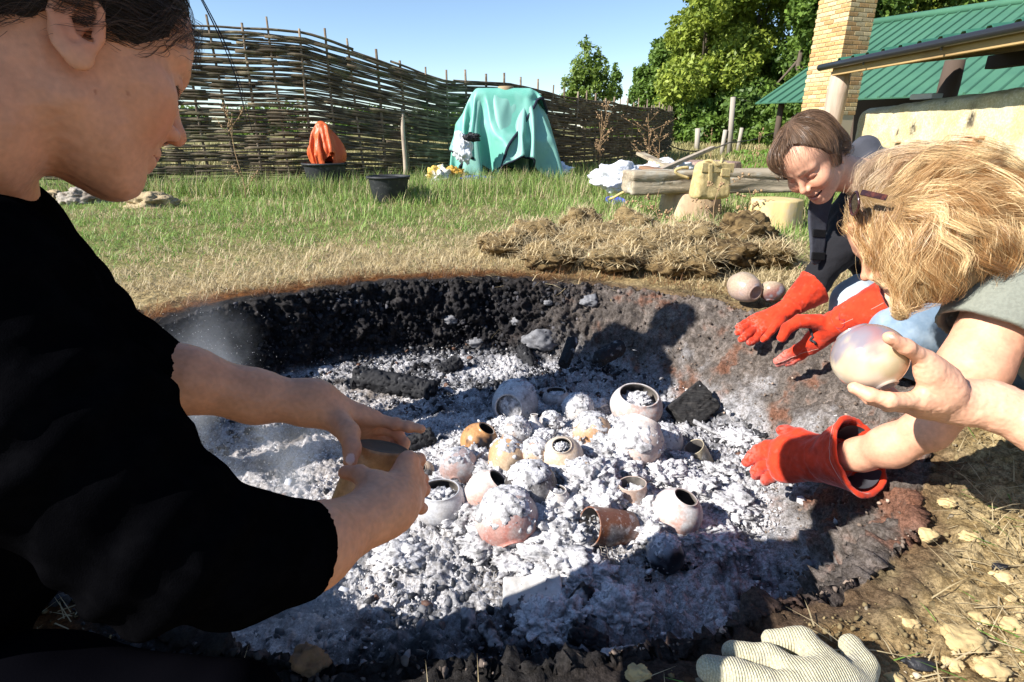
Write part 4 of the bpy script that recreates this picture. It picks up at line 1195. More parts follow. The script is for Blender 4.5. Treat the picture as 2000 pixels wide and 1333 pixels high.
gB = child('red_gauntlet', V, F, m_red, w2, True, glove_col(V, [a[0][2] for a in fB] + [a[0][1] for a in fB], 0.5))
def seam(name, f, pts, n, rad, m, parent):
    pts = np.array(pts); t = np.linspace(0, 1, n); k = np.linspace(0, 1, len(pts))
    pp = np.stack([np.interp(t, k, pts[:, i]) for i in range(3)], 1)
    v, fc = tube_vf(on_surface(f, pp), rad, 4); child(name, v, fc, m, parent)
seam('seam', f_glB, [P(1610, 612, 1.70), P(1625, 625, 1.70), P(1637, 640, 1.70), P(1630, 655, 1.72)], 16, 0.0011, mat('dark_red_thread', base=(0.25, 0.03, 0.05)), gB)
seam('seam', f_glB, [P(1640, 636, 1.72), P(1680, 616, 1.68), P(1730, 590, 1.60)], 16, 0.0010, m_stitch, gB)
seam('seam', f_glB, [P(1600, 690, 1.82), P(1560, 705, 1.86), P(1520, 714, 1.90)], 16, 0.0010, m_stitch, gB)
seam('knuckle_patch', f_glB, [P(1571, 662, 1.80), P(1580, 671, 1.80), P(1591, 680, 1.80)], 12, 0.005, mat('black_patch', base=(0.03, 0.03, 0.035), rough=0.7), gB)
# jeans
m_jeans = mat('pale_blue_denim', base=(0.44, 0.50, 0.54), rough=0.9, sheen=0.1, bump=(500, 0.4, 0.0008, (1, 1, 0.2)), bump2=(30, 0.4, 0.006), var=[('mix', 12, 4, (0.25, 0.31, 0.38), 0.45, 0.7), ('mul', 300, 2, (0.8, 0.82, 0.85), 0.6, 0.4)])
def f_jeans2(p):
    d = sd_chain(p, [P(1672, 590, 2.12), P(1740, 548, 2.28), P(1890, 520, 2.72)], [0.090, 0.100, 0.12], 0.04)
    d = smin(d, sd_chain(p, [P(1660, 622, 2.12), P(1790, 640, 2.45), P(1900, 640, 2.8)], [0.070, 0.06, 0.06], 0.04), 0.03)
    d = smin(d, sd_chain(p, [P(1800, 640, 2.02), P(1900, 560, 2.45)], [0.085, 0.10], 0.04), 0.04)
    return d + 0.005 * noise(p * 11)
lo, hi = bounds([P(1672, 590, 2.12), P(1890, 520, 2.72), P(1660, 622, 2.12), P(1900, 640, 2.8), P(1800, 640, 2.02)], 0.13)
sdf_child('jeans', f_jeans2, lo, hi, 0.009, m_jeans, w2, margin=0.01)

# ---------------------------------------------------------------- the blonde woman with one arm in the pit
F3 = np.array([-0.70, -0.62, 0.30]); F3 /= np.linalg.norm(F3)
U3 = np.array([-0.62, 0.52, -0.30]); U3 -= F3 * (U3 @ F3); U3 /= np.linalg.norm(U3)
L3 = np.cross(F3, U3)            # left-handed camera axes
R3 = np.stack([F3, L3, U3], 1)
t3 = np.array([(1778 - 1000) / FPX * 1.20, (666.5 - 470) / FPX * 1.20, 1.20])
to3, fr3, s3_ = head_local(R3, t3, 1.0)
w3 = thing('person', 'woman with long wavy blonde hair in a green-grey T-shirt, reaching into the ash', 'person', (1.15, 1.15, 0))
skin3 = SKIN * np.array([1.12, 1.12, 1.12])
nb3 = P(1900, 480, 1.17)
def f_head3(p):
    d = head_sdf(to3(p))
    nk = sd_chain(p, [fr3((-0.028, 0, -0.030)), fr3((-0.046, 0, -0.09)), nb3], [0.055, 0.052, 0.07], 0.03)
    return smin(d, nk, 0.022)
lo, hi = bounds([fr3(np.array([a, b, c])) for a in (-0.12, 0.13) for b in (-0.1, 0.1) for c in (-0.11, 0.15)] + [nb3], 0.03)
hv, hf = sdf_arrays(f_head3, lo, hi, 0.0027)
hc = head_col(to3(hv.astype(np.float32)), skin3, (0.16, 0.10, 0.05))
sh3 = P(1985, 560, 1.06); el3 = P(1812, 838, 1.10); wr3 = P(1620, 897, 1.31)
def f_arm3(p):
    d = sd_chain(p, [sh3, P(1900, 720, 1.055), el3], [0.062, 0.056, 0.0405], 0.02)
    d = smin(d, sd_chain(p, [el3, P(1740, 872, 1.16), P(1680, 888, 1.23), wr3], [0.0385, 0.0405, 0.0335, 0.027], 0.02), 0.016)
    return d + 0.0006 * noise(p * 60)
lo, hi = bounds([sh3, el3, wr3], 0.08)
av, af = sdf_arrays(f_arm3, lo, hi, 0.0032)
def f_trunk3(p):
    d = sd_chain(p, [nb3, P(2010, 560, 1.25), P(2160, 700, 1.40)], [0.07, 0.12, 0.13], 0.06)
    d = smin(d, sd_cap(p, P(1990, 500, 1.15), sh3, 0.06, 0.058), 0.05)
    return d
lo, hi = bounds([nb3, P(2160, 700, 1.4), sh3], 0.15)
tv, tf = sdf_arrays(f_trunk3, lo, hi, 0.012)
bv, bf, bc = join_vfc([(hv, hf, hc), (av, af, skin_noise(av, skin3, [el3])), (tv, tf, np.repeat(skin3[None], len(tv), 0))])
child('body', bv, bf, m_skin, w3, True, bc)
m_tee = mat('green_grey_cotton', base=(0.215, 0.225, 0.185), rough=0.95, sheen=0.1, bump=(800, 0.35, 0.0005), bump2=(26, 0.35, 0.006), var=[('mul', 200, 3, (0.86, 0.86, 0.86), 0.6, 0.4)])
hemA = P(1925, 655, 1.055)
def f_tee(p):
    d = sd_chain(p, [P(1975, 455, 1.16), P(2040, 560, 1.25), P(2180, 720, 1.42)], [0.095, 0.150, 0.165], 0.06)
    sl = sd_chain(p, [P(1995, 500, 1.12), P(1965, 590, 1.06), hemA], [0.088, 0.088, 0.088], 0.03)
    u = (hemA - P(1965, 590, 1.06)); u /= np.linalg.norm(u); hx = (p - hemA.astype(np.float32)) @ u.astype(np.float32)
    sl = sl + 0.004 * noise(p * 14)
    sl = np.maximum(sl, hx)
    inner = sd_chain(p, [P(1965, 590, 1.06), hemA + 0.1 * u], [0.070, 0.084])
    sl = smax(sl, -np.maximum(inner, -hx - 0.06), 0.003)
    d = smin(d, sl, 0.03)
    d = d + 0.005 * noise(p * 10) + 0.0035 * np.abs(noise(p * np.array([20, 20, 9], np.float32)))
    nk = sd_chain(p, [fr3((-0.03, 0, -0.05)), nb3], [0.055, 0.074])
    return smax(d, -nk, 0.01)
lo, hi = bounds([P(1975, 455, 1.16), P(2180, 720, 1.42), hemA, sh3], 0.18)
tee = sdf_child('t_shirt', f_tee, lo, hi, 0.006, m_tee, w3, margin=0.012)
def f_jeans3(p):
    d = sd_chain(p, [P(1760, 655, 1.60), P(1900, 640, 1.60), P(2120, 720, 1.55)], [0.085, 0.095, 0.12], 0.04)
    d = smin(d, sd_chain(p, [P(1745, 690, 1.62), P(1900, 740, 1.75), P(2100, 760, 1.8)], [0.06, 0.055, 0.05], 0.04), 0.03)
    return d + 0.005 * noise(p * 11)
lo, hi = bounds([P(1760, 655, 1.60), P(2120, 720, 1.55), P(2100, 760, 1.8)], 0.14)
sdf_child('jeans', f_jeans3, lo, hi, 0.009, mat('blue_denim', base=(0.16, 0.23, 0.31), rough=0.9, sheen=0.1, bump=(500, 0.4, 0.0008, (1, 1, 0.2)), bump2=(30, 0.4, 0.006), var=[('mix', 9, 4, (0.30, 0.37, 0.44), 0.45, 0.68)]), w3, margin=0.01)
# her gauntlet groping in the ash
wrC = P(1600, 898, 1.335)
mcC = H([(1535, 868, 1.40), (1525, 885, 1.415), (1522, 905, 1.42), (1530, 925, 1.41)])
fC = [(H([(1500, 872, 1.455), (1478, 880, 1.485), (1468, 888, 1.50)]), [0.0170, 0.0160, 0.0145, 0.0125]),
      (H([(1488, 888, 1.47), (1466, 896, 1.50), (1458, 904, 1.51)]), [0.0170, 0.0160, 0.0145, 0.0125]),
      (H([(1492, 910, 1.47), (1478, 922, 1.49), (1476, 930, 1.50)]), [0.0170, 0.0160, 0.0145, 0.0125]),
      (H([(1508, 930, 1.45), (1496, 938, 1.47), (1494, 942, 1.48)]), [0.0165, 0.0150, 0.0130, 0.0115])]
thC = (H([(1590, 868, 1.36), (1562, 852, 1.40), (1540, 846, 1.43), (1528, 842, 1.44)]), [0.026, 0.021, 0.0185, 0.0155])
cuC = P(1678, 892, 1.235)
def f_glC(p):
    d = hand_sdf(p, wrC, 0.048, mcC, fC, thC, palm_r=0.024, kw=0.03, knuck=0.018)
    d = smin(d, sd_cap(p, wrC, P(1622, 898, 1.31), 0.046, 0.050), 0.014)
    d = smin(d, cuff(p, P(1612, 898, 1.32), cuC, 0.050, 0.074, 0.0032), 0.012)
    return d + 0.0022 * noise(p * 32) + 0.0010 * noise(p * 90)
lo, hi = bounds(mcC + [wrC, cuC] + [a for f in fC for a in f[0]], 0.09)
V, F = sdf_arrays(f_glC, lo, hi, 0.0030, 0.005)
gC = child('red_gauntlet', V, F, m_red, w3, True, glove_col(V, [a[0][1] for a in fC] + [thC[0][3]], 0.4))
# dark lining inside the cuff
u = (cuC - P(1612, 898, 1.32)); L = np.linalg.norm(u); fm = frame(u)
v, f = tube_vf([P(1612, 898, 1.32) + u * t for t in np.linspace(0.1, 0.97, 6)], [0.046 + (0.069 - 0.046) * t for t in np.linspace(0.1, 0.97, 6)], 36, cap=False)
child('cuff_lining', v, f, mat('dark_lining', base=(0.05, 0.05, 0.06), rough=0.95), gC)
ring = [cuC - u / L * 0.014 + 0.0795 * (math.cos(a) * fm[:, 0] + math.sin(a) * fm[:, 1]) for a in np.linspace(0, 2 * np.pi, 60)]
v, f = tube_vf(on_surface(f_glC, ring), 0.0009, 4); child('stitching', v, f, m_stitch, gC)

# her hair
HP = lambda px, py, d: P(px, py, d).astype(np.float32)
hb = [(1762, 396, 1.17, 0.078), (1800, 395, 1.16, 0.092), (1870, 398, 1.15, 0.095), (1920, 412, 1.14, 0.072), (1798, 480, 1.08, 0.060), (1835, 460, 1.08, 0.100), (1890, 460, 1.09, 0.090), (1790, 530, 1.08, 0.055), (1840, 510, 1.06, 0.070), (1738, 396, 1.17, 0.055)]
hbp = [(HP(a, b, c), r) for a, b, c, r in hb]
tails = [([HP(1786, 475, 1.08), HP(1776, 550, 1.07), HP(1760, 605, 1.06)], [0.036, 0.028, 0.008]),
         ([HP(1790, 520, 1.07), HP(1800, 560, 1.06), HP(1790, 590, 1.06)], [0.05, 0.028, 0.008]),
         ([HP(1850, 500, 1.05), HP(1845, 545, 1.04), HP(1838, 575, 1.04)], [0.05, 0.034, 0.010]),
         ([HP(1735, 405, 1.13), HP(1722, 435, 1.12), HP(1715, 462, 1.115)], [0.030, 0.016, 0.005])]
def f_hairvol3(p):
    d = None
    for c, r in hbp:
        e = sd_sphere(p, c, r); d = e if d is None else smin(d, e, 0.045)
    for t, r in tails: d = smin(d, sd_chain(p, t, r, 0.01), 0.02)
    return d
def facehole(p):
    q = to3(p)
    k_ = 0.078 - q[:, 0] - 0.55 * np.abs(q[:, 1]) + 0.006 * noise(q * 30)
    h_ = np.maximum(k_ * 0.85, np.maximum(q[:, 2] - 0.060 - 0.2 * (q[:, 0] - 0.09), -0.125 - q[:, 2]))
    tl = np.minimum(sd_chain(p, tails[0][0], [0.034, 0.034, 0.022]), np.minimum(sd_chain(p, tails[1][0], [0.05, 0.036, 0.024]), sd_chain(p, tails[2][0], [0.06, 0.05, 0.03])))
    return np.maximum(np.maximum(h_, 0.022 - q[:, 0]), -tl)
hcol3 = np.array([0.50, 0.31, 0.13])
def f_cap3(p):
    d = f_hairvol3(p) + 0.004 + 0.005 * noise(p * 28)
    return smax(d, -facehole(p), 0.01)
lo, hi = bounds([c for c, r in hbp] + [t[-1] for t, r in tails], 0.12)
hair3 = sdf_child('hair', f_cap3, lo, hi, 0.0055, mat('blonde_hair_shade_mass', base=tuple(hcol3 * 0.42), rough=0.5, bump=(260, 0.8, 0.004, (0.3, 1, 1))), w3, margin=0.01)  # blonde darkened in the base colour so gaps between strands read as shade
rg = np.random.default_rng(9)
PT = HP(1672, 408, 1.14)
def flow3(p):
    # image-space field: sweeps right over the top, turns down at the back and along the face
    rel = p - np.array([0, 0, CAM_H], np.float32)
    dp = rel[:, 1] * CP - rel[:, 2] * SP; up = rel[:, 1] * SP + rel[:, 2] * CP
    px = 1000 + FPX * rel[:, 0] / dp; py = 666.5 - FPX * up / dp
    a = np.interp(px, [1650, 1720, 1800, 1880, 1960, 2010], [2.0, 1.15, 0.45, 0.05, -0.35, -0.7])     # above the crown line
    ad = np.interp(px, [1650, 1700, 1760, 1820, 1880, 1960, 2000], [-2.7, -2.3, -1.75, -1.45, -1.2, -0.95, -0.9])
    t = sstep(345, 455, py + 0.25 * (1800 - px) * 0 + 22 * noise(p * 9))
    ang = a * (1 - t) * 0.55 + ad * t
    r = np.cos(ang); u_ = np.sin(ang)
    return c2wd(np.stack([r, u_, np.zeros(len(p)) - 0.25 * (1 - t)], 1)).astype(np.float32)
kf = lambda p: facehole(p) > 0.004
gd = seeds_on(f_hairvol3, lo, hi, 400, rg, kf)
GS = grow_hair(f_hairvol3, flow3, gd, 14, 0.15, (-0.002, 0.018), rg, wave=0.85, wfreq=56, lift=0.12)
NS = 85
Ng, ns, _ = GS.shape
tpar = np.linspace(0, 1, ns)
tight = (0.0080 * (1 - 0.62 * tpar ** 1.2))[None, None, :, None]
o1 = rg.normal(size=(Ng, NS, 1, 3)) * tight
S = GS[:, None] + o1 + rg.normal(size=(Ng, NS, ns, 3)) * 0.00012
frz = rg.normal(size=(Ng, NS, 1, 3)) * 0.004 * (tpar ** 2)[None, None, :, None]
S = (S + frz).reshape(-1, ns, 3)
lock = np.repeat(rg.random(Ng), NS)
sq2 = seeds_on(f_hairvol3, lo, hi, 380, rg, kf)
S2 = grow_hair(f_hairvol3, flow3, sq2, 14, 0.10, (0.010, 0.036), rg, wave=0.7, wfreq=70, lift=0.5)
sq0 = seeds_on(f_hairvol3, lo, hi, 9000, rg, lambda p: facehole(p) > -0.004)
S0 = grow_hair(f_hairvol3, flow3, sq0, 14, 0.085, (0.0, 0.004), rg, wave=0.5, wfreq=70)
S = np.concatenate([S, S2, S0]); lock = np.r_[lock, rg.random(len(S2)), 0.6 * rg.random(len(S0))]
inside = (facehole(S.reshape(-1, 3).astype(np.float32)) < 0.0).reshape(S.shape[:2]).any(1)
S = S[~inside]; lock = lock[~inside]
gn = noise(S[:, 0] * 38) 
cols = mixc(np.array([0.37, 0.180, 0.058]), np.array([0.95, 0.71, 0.38]), np.clip(0.45 + 0.4 * gn + 1.25 * (lock - 0.5) + 0.3 * (rg.random(len(S)) - 0.5), 0, 1)) * (0.75 + 0.5 * rg.random((len(S), 1)))
root = sstep(1760, 1690, 1000 + FPX * S[:, 0, 0] / (S[:, 0, 1] * CP - (S[:, 0, 2] - CAM_H) * SP)) * (S[:, 0, 2] > P(1700, 400, 1.15)[2])
cols = mixc(cols, np.array([0.50, 0.42, 0.34]), root * 0.5)
v, f, c = strands_mesh(S, 0.00017, rg, cols, 2)
child('strands', v, f, m_hair, hair3, True, c, kind='stuff')
# sunglasses pushed up into the hair
sg = thing('sunglasses', 'tortoiseshell sunglasses pushed up into the blonde hair', 'sunglasses', P(1685, 385, 1.10))
m_tort = mat('tortoiseshell', base=(0.030, 0.012, 0.012), rough=0.15, spec=0.6, var=[('mix', 60, 3, (0.10, 0.03, 0.02), 0.5, 0.65)])
ta, tb_ = P(1682, 376, 1.10), P(1732, 387, 1.055)
fm = frame(tb_ - ta, c2wd(np.array([0, 1, 0.2])))
v, f = bevel_box((0, 0, 0), (0.0055, 0.0022, np.linalg.norm(tb_ - ta) / 2), None, 0.0012)
child('temple_arm', v @ fm.T + (ta + tb_) / 2, f, m_tort, sg, smooth=False)
ta2, tb2 = P(1672, 400, 1.24), P(1730, 380, 1.21)
v, f = bevel_box((0, 0, 0), (0.0055, 0.0022, np.linalg.norm(tb2 - ta2) / 2), None, 0.0012)
fm2 = frame(tb2 - ta2, c2wd(np.array([0, 1, 0.2]))); child('temple_arm', v @ fm2.T + (ta2 + tb2) / 2, f, m_tort, sg, smooth=False)
def rim(c, half, fm, n=28):
    an = np.linspace(0, 2 * np.pi, n + 1)
    x = np.sign(np.cos(an)) * np.abs(np.cos(an)) ** 0.7 * half[0]; y = np.sign(np.sin(an)) * np.abs(np.sin(an)) ** 0.7 * half[1]
    return np.stack([x, y, 0 * an], 1) @ fm.T + c
fl = frame(c2wd(np.array([-0.80, -0.05, 0.2])), c2wd(np.array([-0.1, -0.25, 1.0])))
for sgn in (0, 1):
    c_ = P(1679, 386, 1.112) + (P(1674, 402, 1.175) - P(1679, 386, 1.112)) * sgn + c2wd(np.array([-0.004, -0.010, 0.01]))
    r_ = rim(c_, (0.024, 0.020), fl)
    v, f = tube_vf(r_, 0.0028, 6); child('rim', v, f, m_tort, sg)
    child('lens', np.r_[[c_], r_[:-1]], [[0, 1 + a, 1 + (a + 1) % 28] for a in range(28)], mat('dark_lens', base=(0.015, 0.012, 0.012), rough=0.05, spec=0.8), sg)

# ---------------------------------------------------------------- the hand coming in from the right with a pot
w4 = thing('person', 'bare forearm and hand of a person out of frame, holding up a round pot', 'person', G(2150, 1180))
skin4 = SKIN * np.array([1.22, 1.28, 1.32])
wr4 = P(1868, 785, 0.86)
mc4 = H([(1800, 782, 0.835), (1790, 790, 0.855), (1795, 797, 0.880), (1812, 800, 0.900)])
f4 = [(H([(1738, 782, 0.825), (1700, 772, 0.832), (1668, 758, 0.845)]), [0.0125, 0.0112, 0.0102, 0.0088]),
      (H([(1735, 790, 0.870), (1700, 778, 0.890), (1675, 762, 0.90)]), [0.0120, 0.0110, 0.0100, 0.0088]),
      (H([(1740, 790, 0.905), (1708, 776, 0.93), (1690, 755, 0.935)]), [0.0120, 0.0105, 0.0095, 0.0085]),
      (H([(1765, 785, 0.93), (1740, 768, 0.945), (1725, 750, 0.95)]), [0.0105, 0.0095, 0.0088, 0.0080])]
th4 = (H([(1842, 738, 0.835), (1805, 700, 0.815), (1770, 678, 0.800), (1737, 660, 0.793)]), [0.020, 0.0122, 0.0106, 0.0088])
el4 = P(2230, 930, 0.80); sh4 = P(2560, 560, 0.85)
def f_4(p):
    d = hand_sdf(p, wr4, 0.030, mc4, f4, th4, palm_r=0.0145, kw=0.02, knuck=0.0105)
    d = smin(d, sd_cap(p, P(1850, 765, 0.835), P(1815, 730, 0.822), 0.022, 0.017), 0.025)
    arm = sd_chain(p, [wr4, P(1930, 790, 0.85), P(2050, 835, 0.82), el4], [0.0275, 0.033, 0.042, 0.045], 0.02)
    d = smin(d, arm, 0.02)
    return d + 0.0006 * noise(p * 130) + 0.0004 * noise(p * 300)
lo, hi = bounds(mc4 + [wr4, P(2060, 835, 0.82)] + [a for f in f4 for a in f[0]] + th4[0], 0.05)
v1, f1 = sdf_arrays(f_4, lo, hi, 0.0022)
def f_4b(p): return sd_chain(p, [P(2020, 824, 0.828), el4, sh4, P(2700, 800, 0.95)], [0.0395, 0.047, 0.07, 0.13], 0.04)
lo, hi = bounds([P(2020, 824, 0.828), el4, sh4], 0.10)
v2, f2 = sdf_arrays(f_4b, lo, hi, 0.008)
nl4 = [(P(1745, 657, 0.779), (th4[0][3] - th4[0][2]) / np.linalg.norm(th4[0][3] - th4[0][2]), 0.0085, 0.0070)]
c1 = skin_noise(v1, skin4, mc4[:1] + [f[0][1] for f in f4] + [th4[0][2], th4[0][3]], nl4)
V, F, C_ = join_vfc([(v1, f1, c1), (v2, f2, np.repeat(skin4[None], len(v2), 0))])
child('body', V, F, m_skin, w4, True, C_)

def f_shirt4(p):
    d = sd_chain(p, [P(2440, 700, 0.84), sh4, P(2720, 640, 0.95), P(2820, 1000, 1.02), P(2850, 1300, 1.05)], [0.068, 0.090, 0.150, 0.170, 0.170], 0.06)
    return d + 0.006 * noise(p * 11)
lo, hi = bounds([P(2440, 700, 0.84), sh4, P(2850, 1300, 1.05), P(2720, 640, 0.95)], 0.2)
sdf_child('shirt', f_shirt4, lo, hi, 0.012, mat('faded_blue_cotton', base=(0.14, 0.18, 0.26), rough=0.95, bump=(26, 0.35, 0.006)), w4, margin=0.015)
# ================================================================== POTS AND THINGS IN THE ASH
def hit(px, py, lift=0.0):
    z = -0.25
    for _ in range(12):
        g = G(px, py, z); z = float(ground_z(g[0], g[1])) + lift
    return G(px, py, z)
def depth_of(w):
    r = w - np.array([0, 0, CAM_H]); return r[1] * CP - r[2] * SP
def pot_profile(kind):
    """(r,z) outer from the foot to the lip, then the inner wall; unit radius"""
    if kind == 'globe':
        a = np.linspace(-1.25, 1.08, 18); o = np.c_[np.cos(a), np.sin(a) * 0.96]; lip = [(0.485, 0.86), (0.47, 0.885), (0.445, 0.87)]
    elif kind == 'open':
        a = np.linspace(-1.2, 0.72, 16); o = np.c_[np.cos(a), np.sin(a) * 0.80]; lip = [(0.76, 0.545), (0.74, 0.57), (0.70, 0.555)]
    elif kind == 'jar':
        o = np.array([(0.55, -0.95), (0.62, -0.93), (0.82, -0.55), (0.95, -0.1), (0.97, 0.25), (0.88, 0.6), (0.70, 0.82), (0.60, 0.92)]); lip = [(0.62, 1.0), (0.59, 1.02), (0.54, 0.99)]
    elif kind == 'bottle':
        o = np.array([(0.6, -0.9), (0.9, -0.5), (1.0, -0.1), (0.9, 0.3), (0.6, 0.6), (0.36, 0.8), (0.30, 1.05), (0.32, 1.3)]); lip = [(0.37, 1.36), (0.35, 1.38), (0.28, 1.35)]
    elif kind == 'cup':
        o = np.array([(0.80, -1.6), (0.86, -1.55), (0.92, -0.9), (0.96, -0.2), (0.98, 0.5), (0.97, 0.9)]); lip = [(0.98, 0.96), (0.95, 0.99), (0.90, 0.96)]
    inner = [(max(r - 0.075, 0.02), z) for r, z in o[::-1]]
    inner[-1] = (inner[-1][0], inner[-1][1] + 0.08)
    o = np.asarray(o)
    pr = [(0.0, o[0][1] + 0.05), (o[0][0] * 0.62, o[0][1] + 0.05), (o[0][0] * 0.70, o[0][1] - 0.07), (o[0][0] * 0.90, o[0][1] - 0.07), (o[0][0] * 0.97, o[0][1] - 0.01)] + [tuple(x) for x in o] + lip + inner + [(0.0, inner[-1][1])]
    return pr, len(pr) - len(inner) - 2
def clay(name, base, smoke=(0.03, 0.03, 0.035), sm=(0.52, 0.66), blush=None, ash=0.0, rough=0.5, coat=0.0, dark2=None, scale=8):
    var = []
    if blush is not None: var.append(('mix', scale * 0.6, 2, blush, 0.45, 0.62))
    if smoke is not None: var.append(('mix', scale, 3, smoke, sm[0], sm[1]))
    if ash: var.append(('mix', 26, 5, (0.62, 0.61, 0.61), 0.68 - ash, 0.80 - ash * 0.8))
    if rough > 0.35: var += [('mix', 9, 5, (0.46, 0.44, 0.43), 0.53, 0.74), ('mix', 90, 4, (0.55, 0.54, 0.54), 0.60, 0.70)]
    var.append(('mul', 140, 3, (0.78, 0.77, 0.76), 0.62, 0.4))
    return mat(name, base=base, var=var, rough=rough, spec=0.4, coat=coat, bump=(190, 0.25, 0.0012), bump2=(30, 0.12, 0.002))
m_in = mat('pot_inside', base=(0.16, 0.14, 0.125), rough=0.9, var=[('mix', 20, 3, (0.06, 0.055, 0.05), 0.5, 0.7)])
def make_pot(c, R, axis, kind, m, label, name='pot', group='pots lying in the ash', cat='pot', sq=1.0, m_inside=None):
    pr, nout = pot_profile(kind)
    t = thing(name, label, cat, c, group)
    fm = frame(axis)
    pro = np.array(pr[:nout + 1]) * R; pri = np.array(pr[nout:]) * R
    rg_ = np.random.default_rng(int(abs(c[0] * 9999) + abs(c[1] * 777)))
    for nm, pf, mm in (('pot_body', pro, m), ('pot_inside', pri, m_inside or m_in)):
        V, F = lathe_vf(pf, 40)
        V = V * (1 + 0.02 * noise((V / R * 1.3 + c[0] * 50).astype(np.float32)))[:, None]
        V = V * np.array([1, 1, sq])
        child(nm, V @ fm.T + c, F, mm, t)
    return t
ASHV = MB()
def ash_cap(c, R, seed, amt=0.5, d=(0, 0, 1), thick=0.22):
    V, F = ICO4
    up = V @ (np.array(d, float) / np.linalg.norm(d))
    n = fbm((V * 2.2 + seed * 3.1).astype(np.float32), 4, 0.6); n2_ = fbm((V * 8 + seed).astype(np.float32), 3, 0.65)
    mk = sstep(0.0, 0.5, up - (1 - 2 * amt) * 0.7 + 0.55 * n)
    r = 0.93 + mk * (0.09 + thick * np.clip(0.5 + 0.7 * n, 0, 1.2)) + mk * 0.045 * n2_ + mk * 0.02 * fbm((V * 20 + seed).astype(np.float32), 2)
    ASHV.add((V * (r * R)[:, None] + c, F))
def ash_heap(c, sz, seed):
    V, F = ICO4
    n = fbm((V * 2.0 + seed * 5.3).astype(np.float32), 5, 0.62)
    n2_ = fbm((V * 9 + seed).astype(np.float32), 3, 0.65)
    ASHV.add((V * (1 + 0.45 * n + 0.07 * n2_)[:, None] * np.array(sz) + c, F))
cream = (0.66, 0.55, 0.43); buff = (0.55, 0.42, 0.30); orange = (0.50, 0.26, 0.11); pale = (0.62, 0.57, 0.53); pink = (0.55, 0.33, 0.27); grey = (0.42, 0.40, 0.40)
black = (0.018, 0.018, 0.022)
